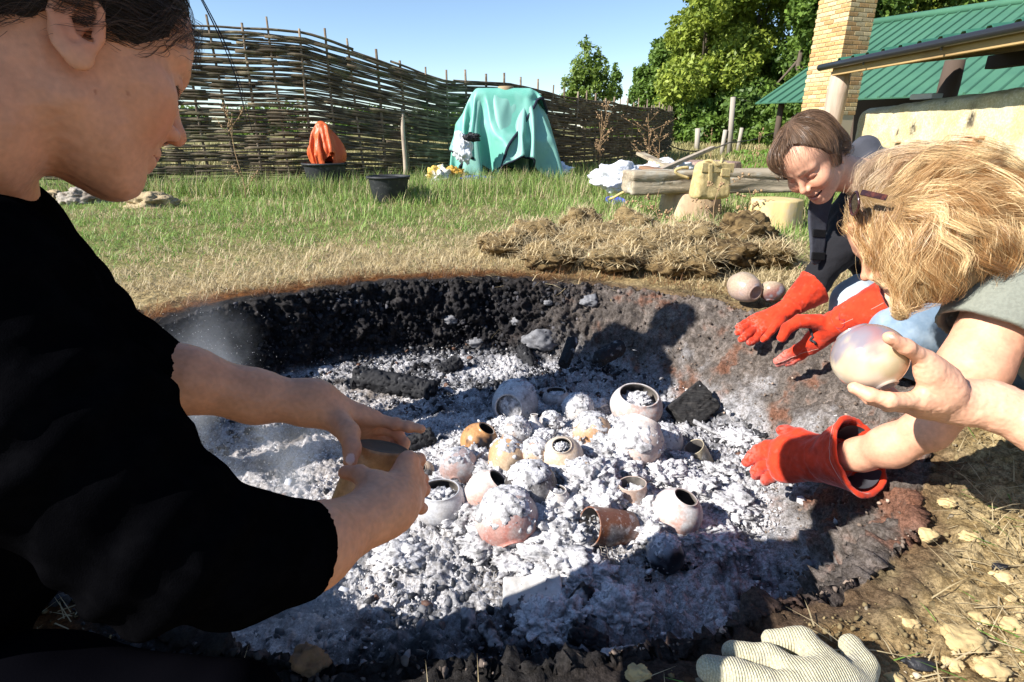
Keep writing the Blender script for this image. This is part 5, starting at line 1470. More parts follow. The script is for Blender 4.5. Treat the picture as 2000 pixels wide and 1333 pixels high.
# px, py, diameter px, mouth direction (right, up, away), shape, material args, ash cap, label
POTS = [
 (1008, 787, 78, (-0.35, -0.12, -1), 'jar', dict(base=grey, smoke=(0.12, 0.11, 0.11), ash=0.30), 0.35, 'ash-grey jar lying with its round black mouth towards the viewer'),
 (1086, 778, 46, (0, 1, -0.35), 'open', dict(base=(0.40, 0.37, 0.36), smoke=(0.1, 0.1, 0.1), ash=0.25), 0, 'small grey bowl with a shard in it, left of the big open bowl'),
 (1129, 800, 54, (0.2, 1, 0.6), 'globe', dict(base=pale, ash=0.30, smoke=None), 0.6, 'pale pot half buried in ash just left of the wide open bowl'),
 (1243, 794, 88, (0.06, 1, -0.62), 'open', dict(base=(0.50, 0.44, 0.41), blush=pink, smoke=None, ash=0.22), 0, 'wide open bowl with ash inside, left of the charred block'),
 (1043, 838, 36, (0.0, 1, -0.1), 'bottle', dict(base=pale, smoke=None, ash=0.30), 0, 'tiny bottle with a narrow neck standing upright in the ash'),
 (1076, 826, 40, (-0.15, 0.45, -1), 'globe', dict(base=(0.35, 0.31, 0.29), ash=0.25), 0.4, 'small pot with a dark hole right of the tiny bottle'),
 (936, 862, 64, (0.42, 0.72, -0.30), 'globe', dict(base=orange, smoke=black, sm=(0.47, 0.62), rough=0.28, scale=11), 0, 'burnished orange and black pot with its mouth to the upper right'),
 (1007, 846, 56, (0.5, 0.6, 0.1), 'globe', dict(base=(0.38, 0.30, 0.26), ash=0.25), 0.6, 'ash-capped brownish pot behind the smooth orange pot'),
 (993, 893, 70, (0.85, 0.45, 0.2), 'globe', dict(base=(0.56, 0.33, 0.17), blush=(0.55, 0.42, 0.29), smoke=(0.06, 0.05, 0.05), sm=(0.60, 0.72), rough=0.3), 0.22, 'smooth orange pot with a grey smoke patch in the middle of the heap'),
 (1046, 890, 58, (0.2, 0.9, 0.4), 'globe', dict(base=(0.50, 0.33, 0.27), blush=(0.55, 0.38, 0.24), smoke=None, ash=0.15), 0.5, 'pinkish pot under ash between the orange and the cream pot'),
 (1099, 892, 70, (-0.10, 0.72, -0.62), 'globe', dict(base=cream, blush=(0.55, 0.40, 0.27), smoke=None, rough=0.45), 0, 'smooth cream pot with a clump of ash in its open mouth'),
 (1156, 842, 66, (-0.75, 0.6, -0.05), 'globe', dict(base=buff, blush=orange, smoke=(0.12, 0.1, 0.1), sm=(0.6, 0.7), ash=0.12), 0.45, 'tan pot with a thick cap of ash behind the cream pot'),
 (1240, 870, 92, (0.45, 0.9, 0.2), 'jar', dict(base=pale, blush=(0.60, 0.46, 0.40), smoke=None, ash=0.12), 0.62, 'large pale jar under a crust of ash, broken along its right edge'),
 (1298, 862, 60, (0.1, 0.5, 1), 'globe', dict(base=grey, smoke=(0.2, 0.19, 0.19), ash=0.34), 0.3, 'egg-shaped grey pot below the charred block'),
 (1364, 887, 36, (-0.55, 0.75, -0.35), 'cup', dict(base=(0.42, 0.36, 0.25), smoke=black), 0, 'small tan beaker lying open near the red glove in the ash'),
 (947, 962, 70, (0.62, 0.62, -0.25), 'jar', dict(base=(0.66, 0.58, 0.54), blush=pink, smoke=None, ash=0.15), 0, 'whitish jar tilted to the right, left of the dark pot'),
 (1037, 952, 90, (0.3, 0.2, 1), 'globe', dict(base=(0.075, 0.068, 0.066), smoke=black, ash=0.12), 0.45, 'big dark grey pot capped with ash in the centre of the heap'),
 (860, 982, 90, (-0.02, 0.95, -0.30), 'open', dict(base=(0.52, 0.53, 0.56), smoke=None, ash=0.25), 0, 'blue-grey bowl filled with ash beside the hands of the woman in black'),
 (990, 1015, 108, (0.25, -0.80, -0.55), 'globe', dict(base=(0.58, 0.50, 0.46), blush=(0.50, 0.20, 0.16), smoke=None, ash=0.12), 0.5, 'large red-blushed pot lying with its cream mouth downwards'),
 (1086, 980, 48, (0.1, 1, -0.35), 'jar', dict(base=pale, smoke=None, ash=0.15), 0, 'small whitish jar upright behind the rusty brown cylinder'),
 (1182, 1030, 66, (-0.88, 0.18, -0.42), 'cup', dict(base=(0.19, 0.085, 0.055), blush=(0.26, 0.10, 0.045), smoke=black, ash=0.10, rough=0.42), 0, 'rusty brown cylinder pot lying on its side, open to the left'),
 (1236, 968, 48, (-0.10, 1, -0.30), 'cup', dict(base=(0.50, 0.39, 0.33), blush=(0.40, 0.25, 0.18), smoke=None, ash=0.12), 0, 'tall buff beaker standing upright in the right of the heap'),
 (1322, 1002, 84, (0.28, 0.85, -0.45), 'globe', dict(base=(0.52, 0.43, 0.40), blush=pink, smoke=None, ash=0.28), 0, 'pale pinkish pot with an open mouth right of the upright beaker'),
 (1299, 1083, 66, (0.85, 0.3, 0.1), 'globe', dict(base=(0.30, 0.33, 0.37), smoke=(0.012, 0.014, 0.02), sm=(0.42, 0.58), rough=0.3), 0.15, 'blue-black smoked pot in the shade beside the wire mesh'),
 (830, 919, 32, (-0.3, 0.5, -0.9), 'globe', dict(base=buff, smoke=black, sm=(0.5, 0.6)), 0, 'tiny buff pot with a black hole beside the fingers of the woman in black'),
 (896, 912, 66, (0.1, 0.6, 0.9), 'globe', dict(base=(0.56, 0.44, 0.41), blush=pink, smoke=None, ash=0.2), 0.35, 'dusty pink pot under ash left of the orange pots'),
 (1134, 918, 44, (0.3, 0.6, 0.8), 'globe', dict(base=buff, smoke=None, ash=0.2), 0.4, 'small tan pot almost buried in ash below the cream pot'),
]
for i_, (px, py, dm, ax, kind, ma, cap_, lab) in enumerate(POTS):
    g = hit(px, py + dm * 0.26); d = depth_of(g) - 0.01
    R = dm / 2 / FPX * d * 1.14
    c = P(px, py, d)
    make_pot(c, R / (0.98), c2wd(np.array(ax, float)), kind, clay('pot_clay', **ma), lab)
    if cap_: ash_cap(c, R * 1.0, i_ + 1, cap_ * 0.75, (-0.1, 0.1, 1), 0.07)
    elif kind in ('open',) or px in (1099,):
        a = c2wd(np.array(ax, float)); a /= np.linalg.norm(a)
        ash_heap(c + a * R * (0.10 if kind == 'open' else 0.62), (R * 0.62, R * 0.62, R * 0.34) if kind == 'open' else (R * 0.36, R * 0.36, R * 0.26), i_)
for k_, (px, py, sx, sz) in enumerate([(970, 925, .05, .03), (1010, 970, .04, .03), (1060, 925, .05, .03), (1075, 1000, .06, .035), (1130, 960, .05, .035), (1170, 930, .05, .03), (1190, 860, .05, .03), (1260, 990, .06, .03), (1270, 1040, .06, .03), (1040, 800, .05, .02), (1160, 800, .05, .025), (900, 1010, .06, .03), (1350, 1040, .06, .02), (1400, 1060, .06, .02), (930, 900, .04, .03), (1110, 1050, .05, .03), (1185, 890, .06, .035), (1150, 945, .07, .045), (1120, 1000, .05, .03), (1065, 1035, .07, .03), (1215, 925, .05, .03), (1180, 985, .055, .04), (900, 870, .035, .02), (1060, 860, .04, .022), (955, 1060, .06, .025), (1090, 1090, .08, .03), (1290, 930, .06, .03), (1350, 950, .06, .025), (1400, 930, .05, .02), (1420, 985, .07, .02), (880, 940, .05, .02), (1220, 840, .05, .03), (1330, 905, .04, .02), (1010, 1105, .05, .02), (1150, 1120, .06, .022), (1200, 1200, .06, .03), (780, 1090, .06, .02), (1060, 1225, .06, .03), (1110, 1215, .05, .03), (1450, 860, .06, .02), (980, 830, .03, .018)]):
    g = hit(px, py)
    ash_heap(g + np.array([0, 0, sz * 0.2]), (sx * 1.1, sx, sz * 1.25), k_ + 60)
v, f = ASHV.get()
f = np.array(f)
nn = fbm((v * 60).astype(np.float32), 3)
cc = mixc(np.array([0.68, 0.67, 0.68]), np.array([0.26, 0.255, 0.26]), sstep(-0.05, 0.6, nn + 0.5 * fbm((v * 14).astype(np.float32), 3)))
obj('ash_crust', mesh_from('ash_crust', v, f, True, cc), m_ash, kind='stuff')
rng = np.random.default_rng(47)
top_ = np.where(fbm((v * 25).astype(np.float32), 2) > -0.2)[0]; top_ = rng.choice(top_, 20000)
pa = v[top_] + rng.normal(size=(len(top_), 3)) * 0.002
sa = 0.0010 + 0.0030 * rng.random(len(pa)) ** 2.2
scatter_lumps('ash_crumbs', pa, sa, cc[top_] * (0.7 + 0.5 * rng.random((len(pa), 1))), m_ash, 48, flat_=0.35, jag=1.0)
# flakes lying on the ash and the pots
rng = np.random.default_rng(44)
n = 2600
px_ = rng.normal(1110, 150, n); py_ = rng.normal(945, 95, n)
pp = np.stack([hit(a, b) for a, b in zip(px_[:900], py_[:900])])
th_ = 0.004 + 0.010 * rng.random(len(pp)) ** 2
pp[:, 2] += 0.01 + 0.03 * rng.random(len(pp)) * np.exp(-((pp[:, 0] - MOUND[0]) / 0.35) ** 2)
scatter_lumps('ash_flakes', pp, th_, np.array([0.66, 0.65, 0.66]) * (0.4 + 0.65 * rng.random((len(pp), 1))), m_ash, 45, flat_=0.25, jag=1.0)

# pots out of the pit
c_ = P(1697, 698, 0.868)
hp = make_pot(c_, 0.0535, c2wd(np.array([-0.25, 0.85, 0.50])), 'globe', mat('polished_pale_clay', attr='Col', rough=0.15, spec=0.5, coat=0.35, bump=(200, 0.1, 0.0008)), 'round polished cream pot with smoky clouds held up by the hand from the right', group='finished pots', sq=0.98)
for o in hp.children:
    if o.name.startswith('pot_body'):
        vv = np.empty(len(o.data.vertices) * 3, np.float32); o.data.vertices.foreach_get('co', vv); vv = vv.reshape(-1, 3)
        up_ = (vv @ (c2wd(np.array([-0.35, 0.9, 0.0])) / 0.966)) / 0.0535
        nn_ = fbm(vv * 30 + 3, 4, 0.6); n2_ = fbm(vv * 16 + 11, 3)
        cl = mixc(np.array([0.60, 0.46, 0.27]), np.array([0.66, 0.55, 0.42]), sstep(-0.2, 0.5, n2_))
        cl = mixc(cl, np.array([0.24, 0.21, 0.235]), sstep(0.15, 0.75, up_ + 0.55 * nn_))
        cl = mixc(cl, np.array([0.36, 0.16, 0.15]), sstep(0.1, 0.5, up_ + 0.3 * n2_) * sstep(0.15, 0.5, n2_) * 0.7)
        cl = mixc(cl, np.array([0.30, 0.27, 0.27]), sstep(-0.55, -0.85, up_ + 0.2 * nn_) * 0.8)
        at_ = o.data.attributes.new('Col', 'FLOAT_COLOR', 'POINT'); cc4 = np.ones((len(vv), 4), np.float32); cc4[:, :3] = cl; at_.data.foreach_set('color', cc4.ravel())
def ground_pot(px, py, dm, ax, kind, ma, lab):
    g = G(px, py + dm * 0.40, 0.03); d = depth_of(g); R = dm / 2 / FPX * d
    make_pot(P(px, py, d), R, c2wd(np.array(ax, float)), kind, clay('pot_clay', **ma), lab, group='finished pots')
ground_pot(1455, 562, 60, (-0.34, 0.42, 0.84), 'jar', dict(base=(0.42, 0.33, 0.235), blush=(0.46, 0.33, 0.27), smoke=(0.33, 0.34, 0.40), sm=(0.6, 0.7), rough=0.3), 'pale jar lying on the straw with its ringed foot showing')
ground_pot(1508, 569, 50, (0.18, 0.95, 0.12), 'open', dict(base=(0.42, 0.33, 0.235), blush=(0.26, 0.11, 0.10), smoke=(0.30, 0.31, 0.36), sm=(0.58, 0.66), rough=0.3), 'pale globe with a plum patch lying on the straw beside the first jar')

# charred block and charcoal
m_block = mat('charred_timber', base=(0.020, 0.019, 0.019), rough=0.7, spec=0.35, bump=(30, 1.0, 0.012, (0.25, 3, 3)), bump2=(160, 0.5, 0.003), var=[('mix', 40, 4, (0.06, 0.055, 0.05), 0.5, 0.7, (0.3, 2, 2)), ('mix', 14, 4, (0.35, 0.34, 0.34), 0.66, 0.8)])
g = hit(1352, 822); d = depth_of(g)
ctr = P(1354, 796, d); lx = c2wd(np.array([0.62, 0.42, 0.25])); fm = frame(np.cross(lx, c2wd(np.array([0.75, -0.42, -0.1]))), lx)
if fm[2, 2] < 0: fm = frame(-fm[:, 2], lx)
def f_block(p):
    q = (p - ctr.astype(np.float32)) @ fm.astype(np.float32)
    d_ = sd_box(q, (0, 0, 0), (0.085, 0.062, 0.028), None, 0.006)
    d_ = smax(d_, -(np.abs(q[:, 1] + 0.022 + 0.01 * noise(q * 14)) - 0.0015) - 0.02 * (q[:, 2] < 0.012), 0.004) if False else d_
    return d_ + 0.010 * noise(q * np.array([6, 40, 40], np.float32)) * sstep(0.2, -0.02, q[:, 1]) * 0.5 + 0.003 * noise(q * 60) + 0.004 * noise(q * np.array([9, 70, 70], np.float32)) * (q[:, 1] < -0.01)
bl = thing('charred_block', 'squared block of charred timber lying on the ash at the right', 'charred block', ctr)
sdf_child('block', f_block, ctr - 0.15, ctr + 0.15, 0.0035, m_block, bl, margin=0.012)
def char_log(px, py, lpx, wpx, ang, white, lab, seed, lift=0.3):
    g = hit(px, py + wpx * 0.3); d = depth_of(g); c = P(px, py, d)
    L = lpx / FPX * d / 2; r = wpx / FPX * d / 2
    ax_ = c2wd(np.array([math.cos(ang), math.sin(ang) * 0.6, math.sin(ang) * 0.5]))
    fm_ = frame(ax_)
    def f_(p):
        q = ((p - c.astype(np.float32)) @ fm_.astype(np.float32))
        an_ = np.arctan2(q[:, 1], q[:, 0])
        rr = np.hypot(q[:, 0], q[:, 1])
        e = np.maximum(rr - r, np.abs(q[:, 2]) - L)
        e = smax(rr - r * (0.92 + 0.12 * noise(np.stack([np.cos(an_), np.sin(an_), q[:, 2] * 9], 1) * 1.7 + seed)), np.abs(q[:, 2]) - L + 0.35 * r * noise(q * 40 + seed), r * 0.35)
        cr = np.abs(noise(np.stack([an_ * 1.5 + seed, q[:, 2] / r * 2.4, 0 * rr], 1)))
        return e + 0.16 * r * sstep(0.16, 0.0, cr) + 0.10 * r * noise(q / r * 2.2)
    t = thing('charred_log', lab, 'charred log', c, 'charred pieces of wood in the pit')
    e = L + r
    V, F = sdf_arrays(f_, c - e * 1.15, c + e * 1.15, max(0.0028, r / 9), 0.01)
    n_ = fbm((V * 30 + seed).astype(np.float32), 4); upv = sstep(-0.2 * r, r, V[:, 2] - c[2])
    cc_ = mixc(np.array([0.014, 0.014, 0.016]), np.array([0.36, 0.355, 0.36]), np.clip(sstep(1.0 - 1.1 * white, 1.4 - 1.1 * white, 0.5 + 0.6 * n_ + 0.2 * upv), 0, 1))
    child('log', V, F, mat('charred_wood', attr='Col', rough=0.75, spec=0.3, bump=(220, 0.5, 0.002)), t, True, cc_)
for a in [(770, 752, 165, 52, -0.30, 0.0, 'long black log half in shade behind the hands of the woman in black', 3),
          (880, 716, 46, 34, 0.8, 0.02, 'small black stub below the back wall of the pit', 5),
          (1030, 700, 60, 28, 1.9, 0.1, 'short upright burnt stub under the middle of the back wall', 7),
          (1110, 688, 70, 26, 1.3, 0.1, 'burnt stub leaning in the shade at the foot of the back wall', 9),
          (962, 1250, 66, 34, 2.0, 0.45, 'ash-whitened charred stick end in the front of the pit', 11),
          (915, 1215, 52, 32, 1.6, 0.5, 'white crumbly burnt stub left of the pale brick', 13),
          (1130, 1178, 70, 44, 0.9, 0.25, 'black and grey burnt log just right of the pale brick', 15),
          (1150, 1250, 80, 46, -0.5, 0.05, 'hollow black burnt log end in the front shade', 17),
          (1228, 1288, 104, 52, 0.12, 0.5, 'grey cracked charred log beside the knitted glove', 19),
          (1330, 1290, 70, 44, 0.5, 0.3, 'cracked charcoal lump close to the fingertips of the knitted glove', 21),
          (820, 862, 60, 40, 0.6, 0.05, 'black charcoal lump beyond the pointing finger', 23),
          (1190, 690, 60, 34, 0.7, 0.08, 'black charred lump in shade below the rear right wall', 25),
          (1405, 850, 110, 10, -0.75, 0.6, 'thin ash-white stick below the charred block', 27)]:
    char_log(*a)
# pale brick in front
g = hit(1040, 1175); d = depth_of(g); c_ = P(1040, 1160, d)
bk = thing('brick', 'pale grey brick half covered in ash at the front of the heap', 'brick', c_)
fm = frame(c2wd(np.array([-0.05, 0.80, -0.55])), c2wd(np.array([1, -0.06, 0.05])))
def f_bk(p):
    q = (p - c_.astype(np.float32)) @ fm.astype(np.float32)
    return sd_box(q, (0, 0, -0.02), (0.066, 0.040, 0.030), None, 0.005) + 0.0016 * noise(q * 60) + 0.003 * noise(q * 20)
sdf_child('block', f_bk, c_ - 0.11, c_ + 0.11, 0.003, mat('pale_firebrick', base=(0.50, 0.48, 0.45), rough=1.0, bump=(200, 0.5, 0.002), var=[('mix', 25, 4, (0.66, 0.64, 0.62), 0.45, 0.65)]), bk, margin=0.006)
# wire mesh showing through the ash
def wire_patch(px, py, wpx, hpx, lab, tilt=0.0, n1=9, n2=5):
    g = hit(px, py); d = depth_of(g); c = P(px, py, d - 0.015)
    fm_ = frame(c2wd(np.array([0.1, 0.85, -0.5])), c2wd(np.array([1, tilt, 0.0])))
    W = wpx / FPX * d / 2; Hh = hpx / FPX * d
    mb = MB()
    for i in range(n1):
        x = -W + 2 * W * i / (n1 - 1)
        mb.add(tube_vf(np.array([[x + 0.002 * math.sin(y * 300 + i), y, 0.010 * math.sin(x * 60) + 0.0012 * math.cos(y * 300 + i * 3.14)] for y in np.linspace(-Hh, Hh, 9)]) @ fm_.T + c, 0.0008, 4))
    for j in range(n2):
        y = -Hh + 2 * Hh * j / (n2 - 1)
        mb.add(tube_vf(np.array([[x, y + 0.002 * math.sin(x * 260 + j), 0.010 * math.sin(x * 60)] for x in np.linspace(-W, W, 14)]) @ fm_.T + c, 0.0008, 4))
    v, f = mb.get()
    o = obj('wire_mesh', mesh_from('wire_mesh', v - c, f), mat('burnt_wire', base=(0.30, 0.27, 0.24), metal=0.4, rough=0.6), None, lab, 'wire mesh', 'wire mesh showing through the ash', loc=tuple(c))
wire_patch(1240, 1098, 130, 40, 'patch of bare wire mesh beside the blue-black pot', 0.1, 11, 7)
wire_patch(1150, 1108, 100, 26, 'patch of wire mesh mostly under ash below the brown cylinder', -0.15, 10, 5)
wire_patch(955, 1142, 60, 32, 'corner of wire mesh left of the pale brick', -0.7, 6, 6)
# knitted glove on the rim
kg = lambda x, y, z=0.022: G(x, y, z)
m_kn = mat('cream_knit', base=(0.56, 0.52, 0.36), rough=1.0, sheen=0.25, bump=(260, 0.8, 0.0018, (0.35, 1, 0.35), 'wave'), bump2=(900, 0.5, 0.001), var=[('mix', 20, 4, (0.40, 0.38, 0.31), 0.5, 0.7), ('mul', 420, 2, (0.72, 0.7, 0.66), 0.6, 0.42)])
gl = thing('knitted_glove', 'cream knitted work glove lying empty on the front rim of the pit', 'glove', kg(1580, 1310, 0))
fch = [([kg(1384, 1306), kg(1440, 1318, .028), kg(1545, 1352, .03)], [0.0165, 0.0185, 0.022]),
       ([kg(1432, 1276), kg(1500, 1284, .03), kg(1580, 1335, .034)], [0.0155, 0.0175, 0.022]),
       ([kg(1508, 1250), kg(1570, 1254, .03), kg(1630, 1320, .034)], [0.0155, 0.0185, 0.024]),
       ([kg(1440, 1335, .018), kg(1500, 1352, .02), kg(1560, 1372, .022)], [0.015, 0.017, 0.02])]
tch = ([kg(1663, 1264, .026), kg(1684, 1300, .028), kg(1670, 1372, .028)], [0.0155, 0.0190, 0.024])
def f_kg(p):
    palm = sd_chain(p, [kg(1560, 1362, .026), kg(1640, 1345, .028)], [0.028, 0.032])
    palm = smin(palm, sd_cap(p, kg(1600, 1350, .026), kg(1640, 1500, .024), 0.036, 0.038), 0.02)
    fs = None
    for c, r in fch:
        e = sd_chain(p, c, r, 0.006); fs = e if fs is None else np.minimum(fs, e)
    d_ = smin(palm, fs, 0.012)
    d_ = smin(d_, sd_chain(p, tch[0], tch[1], 0.008), 0.012)
    return d_ + 0.0022 * noise(p * 40) + 0.0010 * np.abs(noise(p * 90))
lo, hi = bounds([a for c, r in fch for a in c] + tch[0] + [kg(1640, 1500)], 0.05)
sdf_child('glove', f_kg, lo, hi, 0.0026, m_kn, gl, margin=0.005)
# ================================================================== THE CLEARING BEHIND: fence, tarpaulin, buckets, bench, kiln, barn, trees
m_bark = mat('weathered_stick', base=(0.17, 0.125, 0.085), rough=0.9, vary=0.35, bump=(120, 0.5, 0.002, (1, 1, 0.15)), var=[('mix', 18, 3, (0.30, 0.25, 0.19), 0.5, 0.7)])
m_rod = mat('hazel_rod', base=(0.095, 0.072, 0.045), rough=0.85, vary=0.5, bump=(60, 0.5, 0.003), var=[('mix', 9, 3, (0.21, 0.175, 0.11), 0.5, 0.7), ('mix', 5, 2, (0.07, 0.075, 0.03), 0.55, 0.75)])
FP = np.array([(-6.0, 6.95), (-4.4, 7.1), (-2.7, 7.55), (-1.3, 8.15), (-0.4, 8.7), (0.4, 9.3), (0.9, 9.75), (1.75, 10.8), (2.6, 12.1), (3.5, 14.0), (4.15, 15.6)])
seg = np.r_[0, np.cumsum(np.hypot(*np.diff(FP, axis=0).T))]
def fpath(s):
    s = np.asarray(s, float)
    return np.stack([np.interp(s, seg, FP[:, 0]), np.interp(s, seg, FP[:, 1])], -1)
fine = np.linspace(0, seg[-1], 400); fx = fpath(fine)
for _ in range(30): fx[1:-1] = (fx[:-2] + 2 * fx[1:-1] + fx[2:]) / 4
def fpos(s): return np.stack([np.interp(s, fine, fx[:, 0]), np.interp(s, fine, fx[:, 1])], -1)
def ftop(s):
    x = fpos(s)[..., 0]
    return np.interp(x, [-6, -3.3, -2.5, -1.4, -0.9, 0.0, 0.9, 1.8, 2.6, 4.2], [1.95, 1.80, 1.76, 1.48, 1.34, 1.32, 1.22, 1.14, 1.13, 1.10]) + 0.012 * np.sin(np.asarray(s) * 2.2)
fence = thing('wattle_fence', 'long woven hazel hurdle fence curving behind the clearing', 'fence', (*fpos(seg[-1] / 2), 0))
rg = np.random.default_rng(31)
SPC = 0.31
stakes = np.arange(0.1, seg[-1], SPC)
def leanof(s): return 0.05 * np.sin(np.asarray(s) * 1.7) + 0.03 * np.sin(np.asarray(s) * 4.1)
for k, s in enumerate(stakes):
    b = fpos(s); top = float(ftop(s)) + 0.06 + 0.12 * rg.random()
    ln = rg.normal() * 0.02
    pts = [(b[0] + (z - 0.6) * ln, b[1] - 0.004 + 0.01 * math.sin(z * 5 + k), z) for z in np.linspace(-0.1, top, 7)]
    v, f = tube_vf(pts, 0.017 * (0.75 + 0.5 * rg.random()) * np.linspace(1.15, 0.8, 7), 6)
    child('stake', v, f, m_bark, fence)
rows = 112
rods = []
for r in range(rows):
    s0 = -rg.random() * 2.0
    while s0 < seg[-1]:
        L = 2.3 + 1.6 * rg.random(); s1 = min(s0 + L, seg[-1] + 0.08); a = max(s0, 0)
        if s1 - a > 0.25:
            ss = np.arange(a, s1, 0.12)
            if len(ss) > 3:
                b = fpos(ss)
                T = np.gradient(b, axis=0); T /= np.linalg.norm(T, axis=1)[:, None]; N2 = np.stack([-T[:, 1], T[:, 0]], 1)
                frac = (r + 0.5) / rows
                z = frac * ftop(ss) + 0.013 * np.sin(ss * 2.3 + r * 1.7) + 0.018 * noise(np.stack([ss * 1.3, 0 * ss + r * 3.7, 0 * ss], 1)) + rg.normal() * 0.012 + np.linspace(-1, 1, len(ss)) * rg.normal() * 0.012
                off = 0.021 * np.cos((ss - stakes[0]) / SPC * np.pi + np.pi * (r % 2))
                pts = np.stack([b[:, 0] + N2[:, 0] * off, b[:, 1] + N2[:, 1] * off, z], 1)
                rad = 0.0146 * (0.6 + 0.8 * rg.random()) * np.linspace(1.2, 0.65, len(ss))
                if rg.random() < 0.5: rad = rad[::-1]
                v, f = tube_vf(pts, rad, 5)
                rods.append((float(np.hypot(b[:, 0], b[:, 1]).min()) + (0 if b[:, 0].max() > -4.6 else 50), v, f))
        s0 = s1 - 0.05 if s1 < seg[-1] else seg[-1] + 1
rods.sort(key=lambda a: a[0])
for _, v, f in rods[:298]: child('rod', v, f, m_rod, fence)
mb = MB()
for _, v, f in rods[298:]: mb.add((v, f))
v, f = mb.get(); child('far_rods', v, f, m_rod, fence, kind='stuff')
# ---- hurdle prop: pale stake leaning on the fence
def pole(name, a, b, ra, rb, m, lab, cat, group=None, n=8, wob=0.006, seed=0):
    a = np.array(a); b = np.array(b); t = np.linspace(0, 1, n)[:, None]
    pts = a + (b - a) * t + wob * np.stack([np.sin(t[:, 0] * 7 + seed), np.cos(t[:, 0] * 5 + seed), 0 * t[:, 0]], 1)
    v, f = tube_vf(pts, np.linspace(ra, rb, n), 8)
    return obj(name, mesh_from(name, v - a, f), m, None, lab, cat, group, loc=tuple(a))
m_pale = mat('bleached_wood', base=(0.40, 0.33, 0.25), rough=0.9, bump=(90, 0.5, 0.003, (1, 1, 0.1)), var=[('mix', 20, 3, (0.26, 0.21, 0.16), 0.5, 0.7, (1, 1, 0.1))])
pole('wooden_stake', Y_(792, 348, 7.9), Y_(786, 212, 8.1), 0.030, 0.026, m_pale, 'thick pale stake leaning against the fence behind the black bucket', 'stake')
pole('wooden_stick', Y_(1190, 390, 5.4), Y_(1226, 372, 5.3), 0.012, 0.012, mat('yellow_stick', base=(0.50, 0.38, 0.16), rough=0.8), 'short yellow stick lying in the grass at the left end of the bench', 'stick')
# ---- tarpaulin over a stack
tcx = Y_(988, 340, 8.1)[0]
def drape(size, res, support_vf, z0, frames, center, rotz=0.0, ground_z_=0.0, mass=0.3, bend=0.6, shift=(0, 0), pins=None):
    """let a sheet fall over a heap (Blender's cloth solver), return its settled vertices and faces"""
    nx, ny = res
    xs = np.linspace(-size[0] / 2, size[0] / 2, nx); ys = np.linspace(-size[1] / 2, size[1] / 2, ny)
    gx, gy = np.meshgrid(xs, ys, indexing='ij')
    V = np.stack([gx, gy, np.zeros_like(gx)], -1).reshape(-1, 3)
    V[:, 2] += 0.02 * noise((V * 3).astype(np.float32))
    V = V @ rot_z(rotz).T + np.array([shift[0], shift[1], z0])
    i, j = np.meshgrid(np.arange(nx - 1), np.arange(ny - 1), indexing='ij')
    F = np.stack([i * ny + j, (i + 1) * ny + j, (i + 1) * ny + j + 1, i * ny + j + 1], -1).reshape(-1, 4)
    sh = obj('sheet', mesh_from('sheet', V, F)); 
    sv, sf = support_vf
    su = obj('support', mesh_from('support', sv, sf))
    fl = obj('floor', mesh_from('floor', np.array([(-4, -4, ground_z_), (4, -4, ground_z_), (4, 4, ground_z_), (-4, 4, ground_z_)]), np.array([[0, 1, 2, 3]])))
    for o in (su, fl):
        m = o.modifiers.new('c', 'COLLISION'); o.collision.thickness_outer = 0.015; o.collision.cloth_friction = 25
    c = sh.modifiers.new('cloth', 'CLOTH'); s = c.settings
    s.quality = 5; s.mass = mass; s.bending_stiffness = bend; s.tension_stiffness = 25; s.compression_stiffness = 20; s.shear_stiffness = 10; s.air_damping = 2
    c.collision_settings.distance_min = 0.012; c.collision_settings.collision_quality = 3; c.collision_settings.use_self_collision = True; c.collision_settings.self_distance_min = 0.012
    c.point_cache.frame_start = 1; c.point_cache.frame_end = frames
    SC.frame_start = 1; SC.frame_end = frames
    for f in range(1, frames + 1): SC.frame_set(f)
    dg = bpy.context.evaluated_depsgraph_get(); ev = sh.evaluated_get(dg); me = ev.to_mesh()
    out = np.empty(len(me.vertices) * 3, np.float32); me.vertices.foreach_get('co', out); out = out.reshape(-1, 3).astype(float)
    ev.to_mesh_clear()
    for o in (sh, su, fl):
        d_ = o.data; bpy.data.objects.remove(o); bpy.data.meshes.remove(d_)
    SC.frame_set(1)
    return out, F
def sheet_thing(V, F, res, c, m, parent, edge_m=None, er=0.013, nm='tarp_sheet'):
    o = child(nm, V + c, F, m, parent)
    sb = o.modifiers.new('smooth', 'SUBSURF'); sb.levels = 1; sb.render_levels = 1
    so = o.modifiers.new('thickness', 'SOLIDIFY'); so.thickness = 0.003
    if edge_m:
        nx, ny = res
        per = [i * ny for i in range(nx)] + [(nx - 1) * ny + j for j in range(1, ny)] + [i * ny + ny - 1 for i in range(nx - 2, -1, -1)] + [j for j in range(ny - 2, 0, -1)]
        pts = V[per + [per[0]]] + c
        for _ in range(2): pts[1:-1] = (pts[:-2] + 2 * pts[1:-1] + pts[2:]) / 4
        v, f = tube_vf(pts, er, 6); child('edge_webbing', v, f, edge_m, parent)
    return o
tp = thing('tarpaulin', 'turquoise tarpaulin with black edging draped over a heap by the fence', 'tarpaulin', (tcx, 8.15, 0))
mb = MB(); mb.add(bevel_box((-0.02, 0, .585), (.42, .25, .58), None, .05)); mb.add(bevel_box((.25, -.12, .3), (.40, .33, .32), rot_z(0.2), .05)); mb.add(bevel_box((-.30, 0.0, .40), (.34, .28, .40), rot_z(-0.3), .05)); mb.add(bevel_box((.30, 0.0, .66), (.22, .22, .30), rot_z(0.5), .05))
RES = (50, 46); heap_ = mb.get()
V, F = drape((2.55, 2.35), RES, heap_, 1.27, 55, (0, 0), 0.25, shift=(0.0, 0.0))
RES2 = (50, 50)
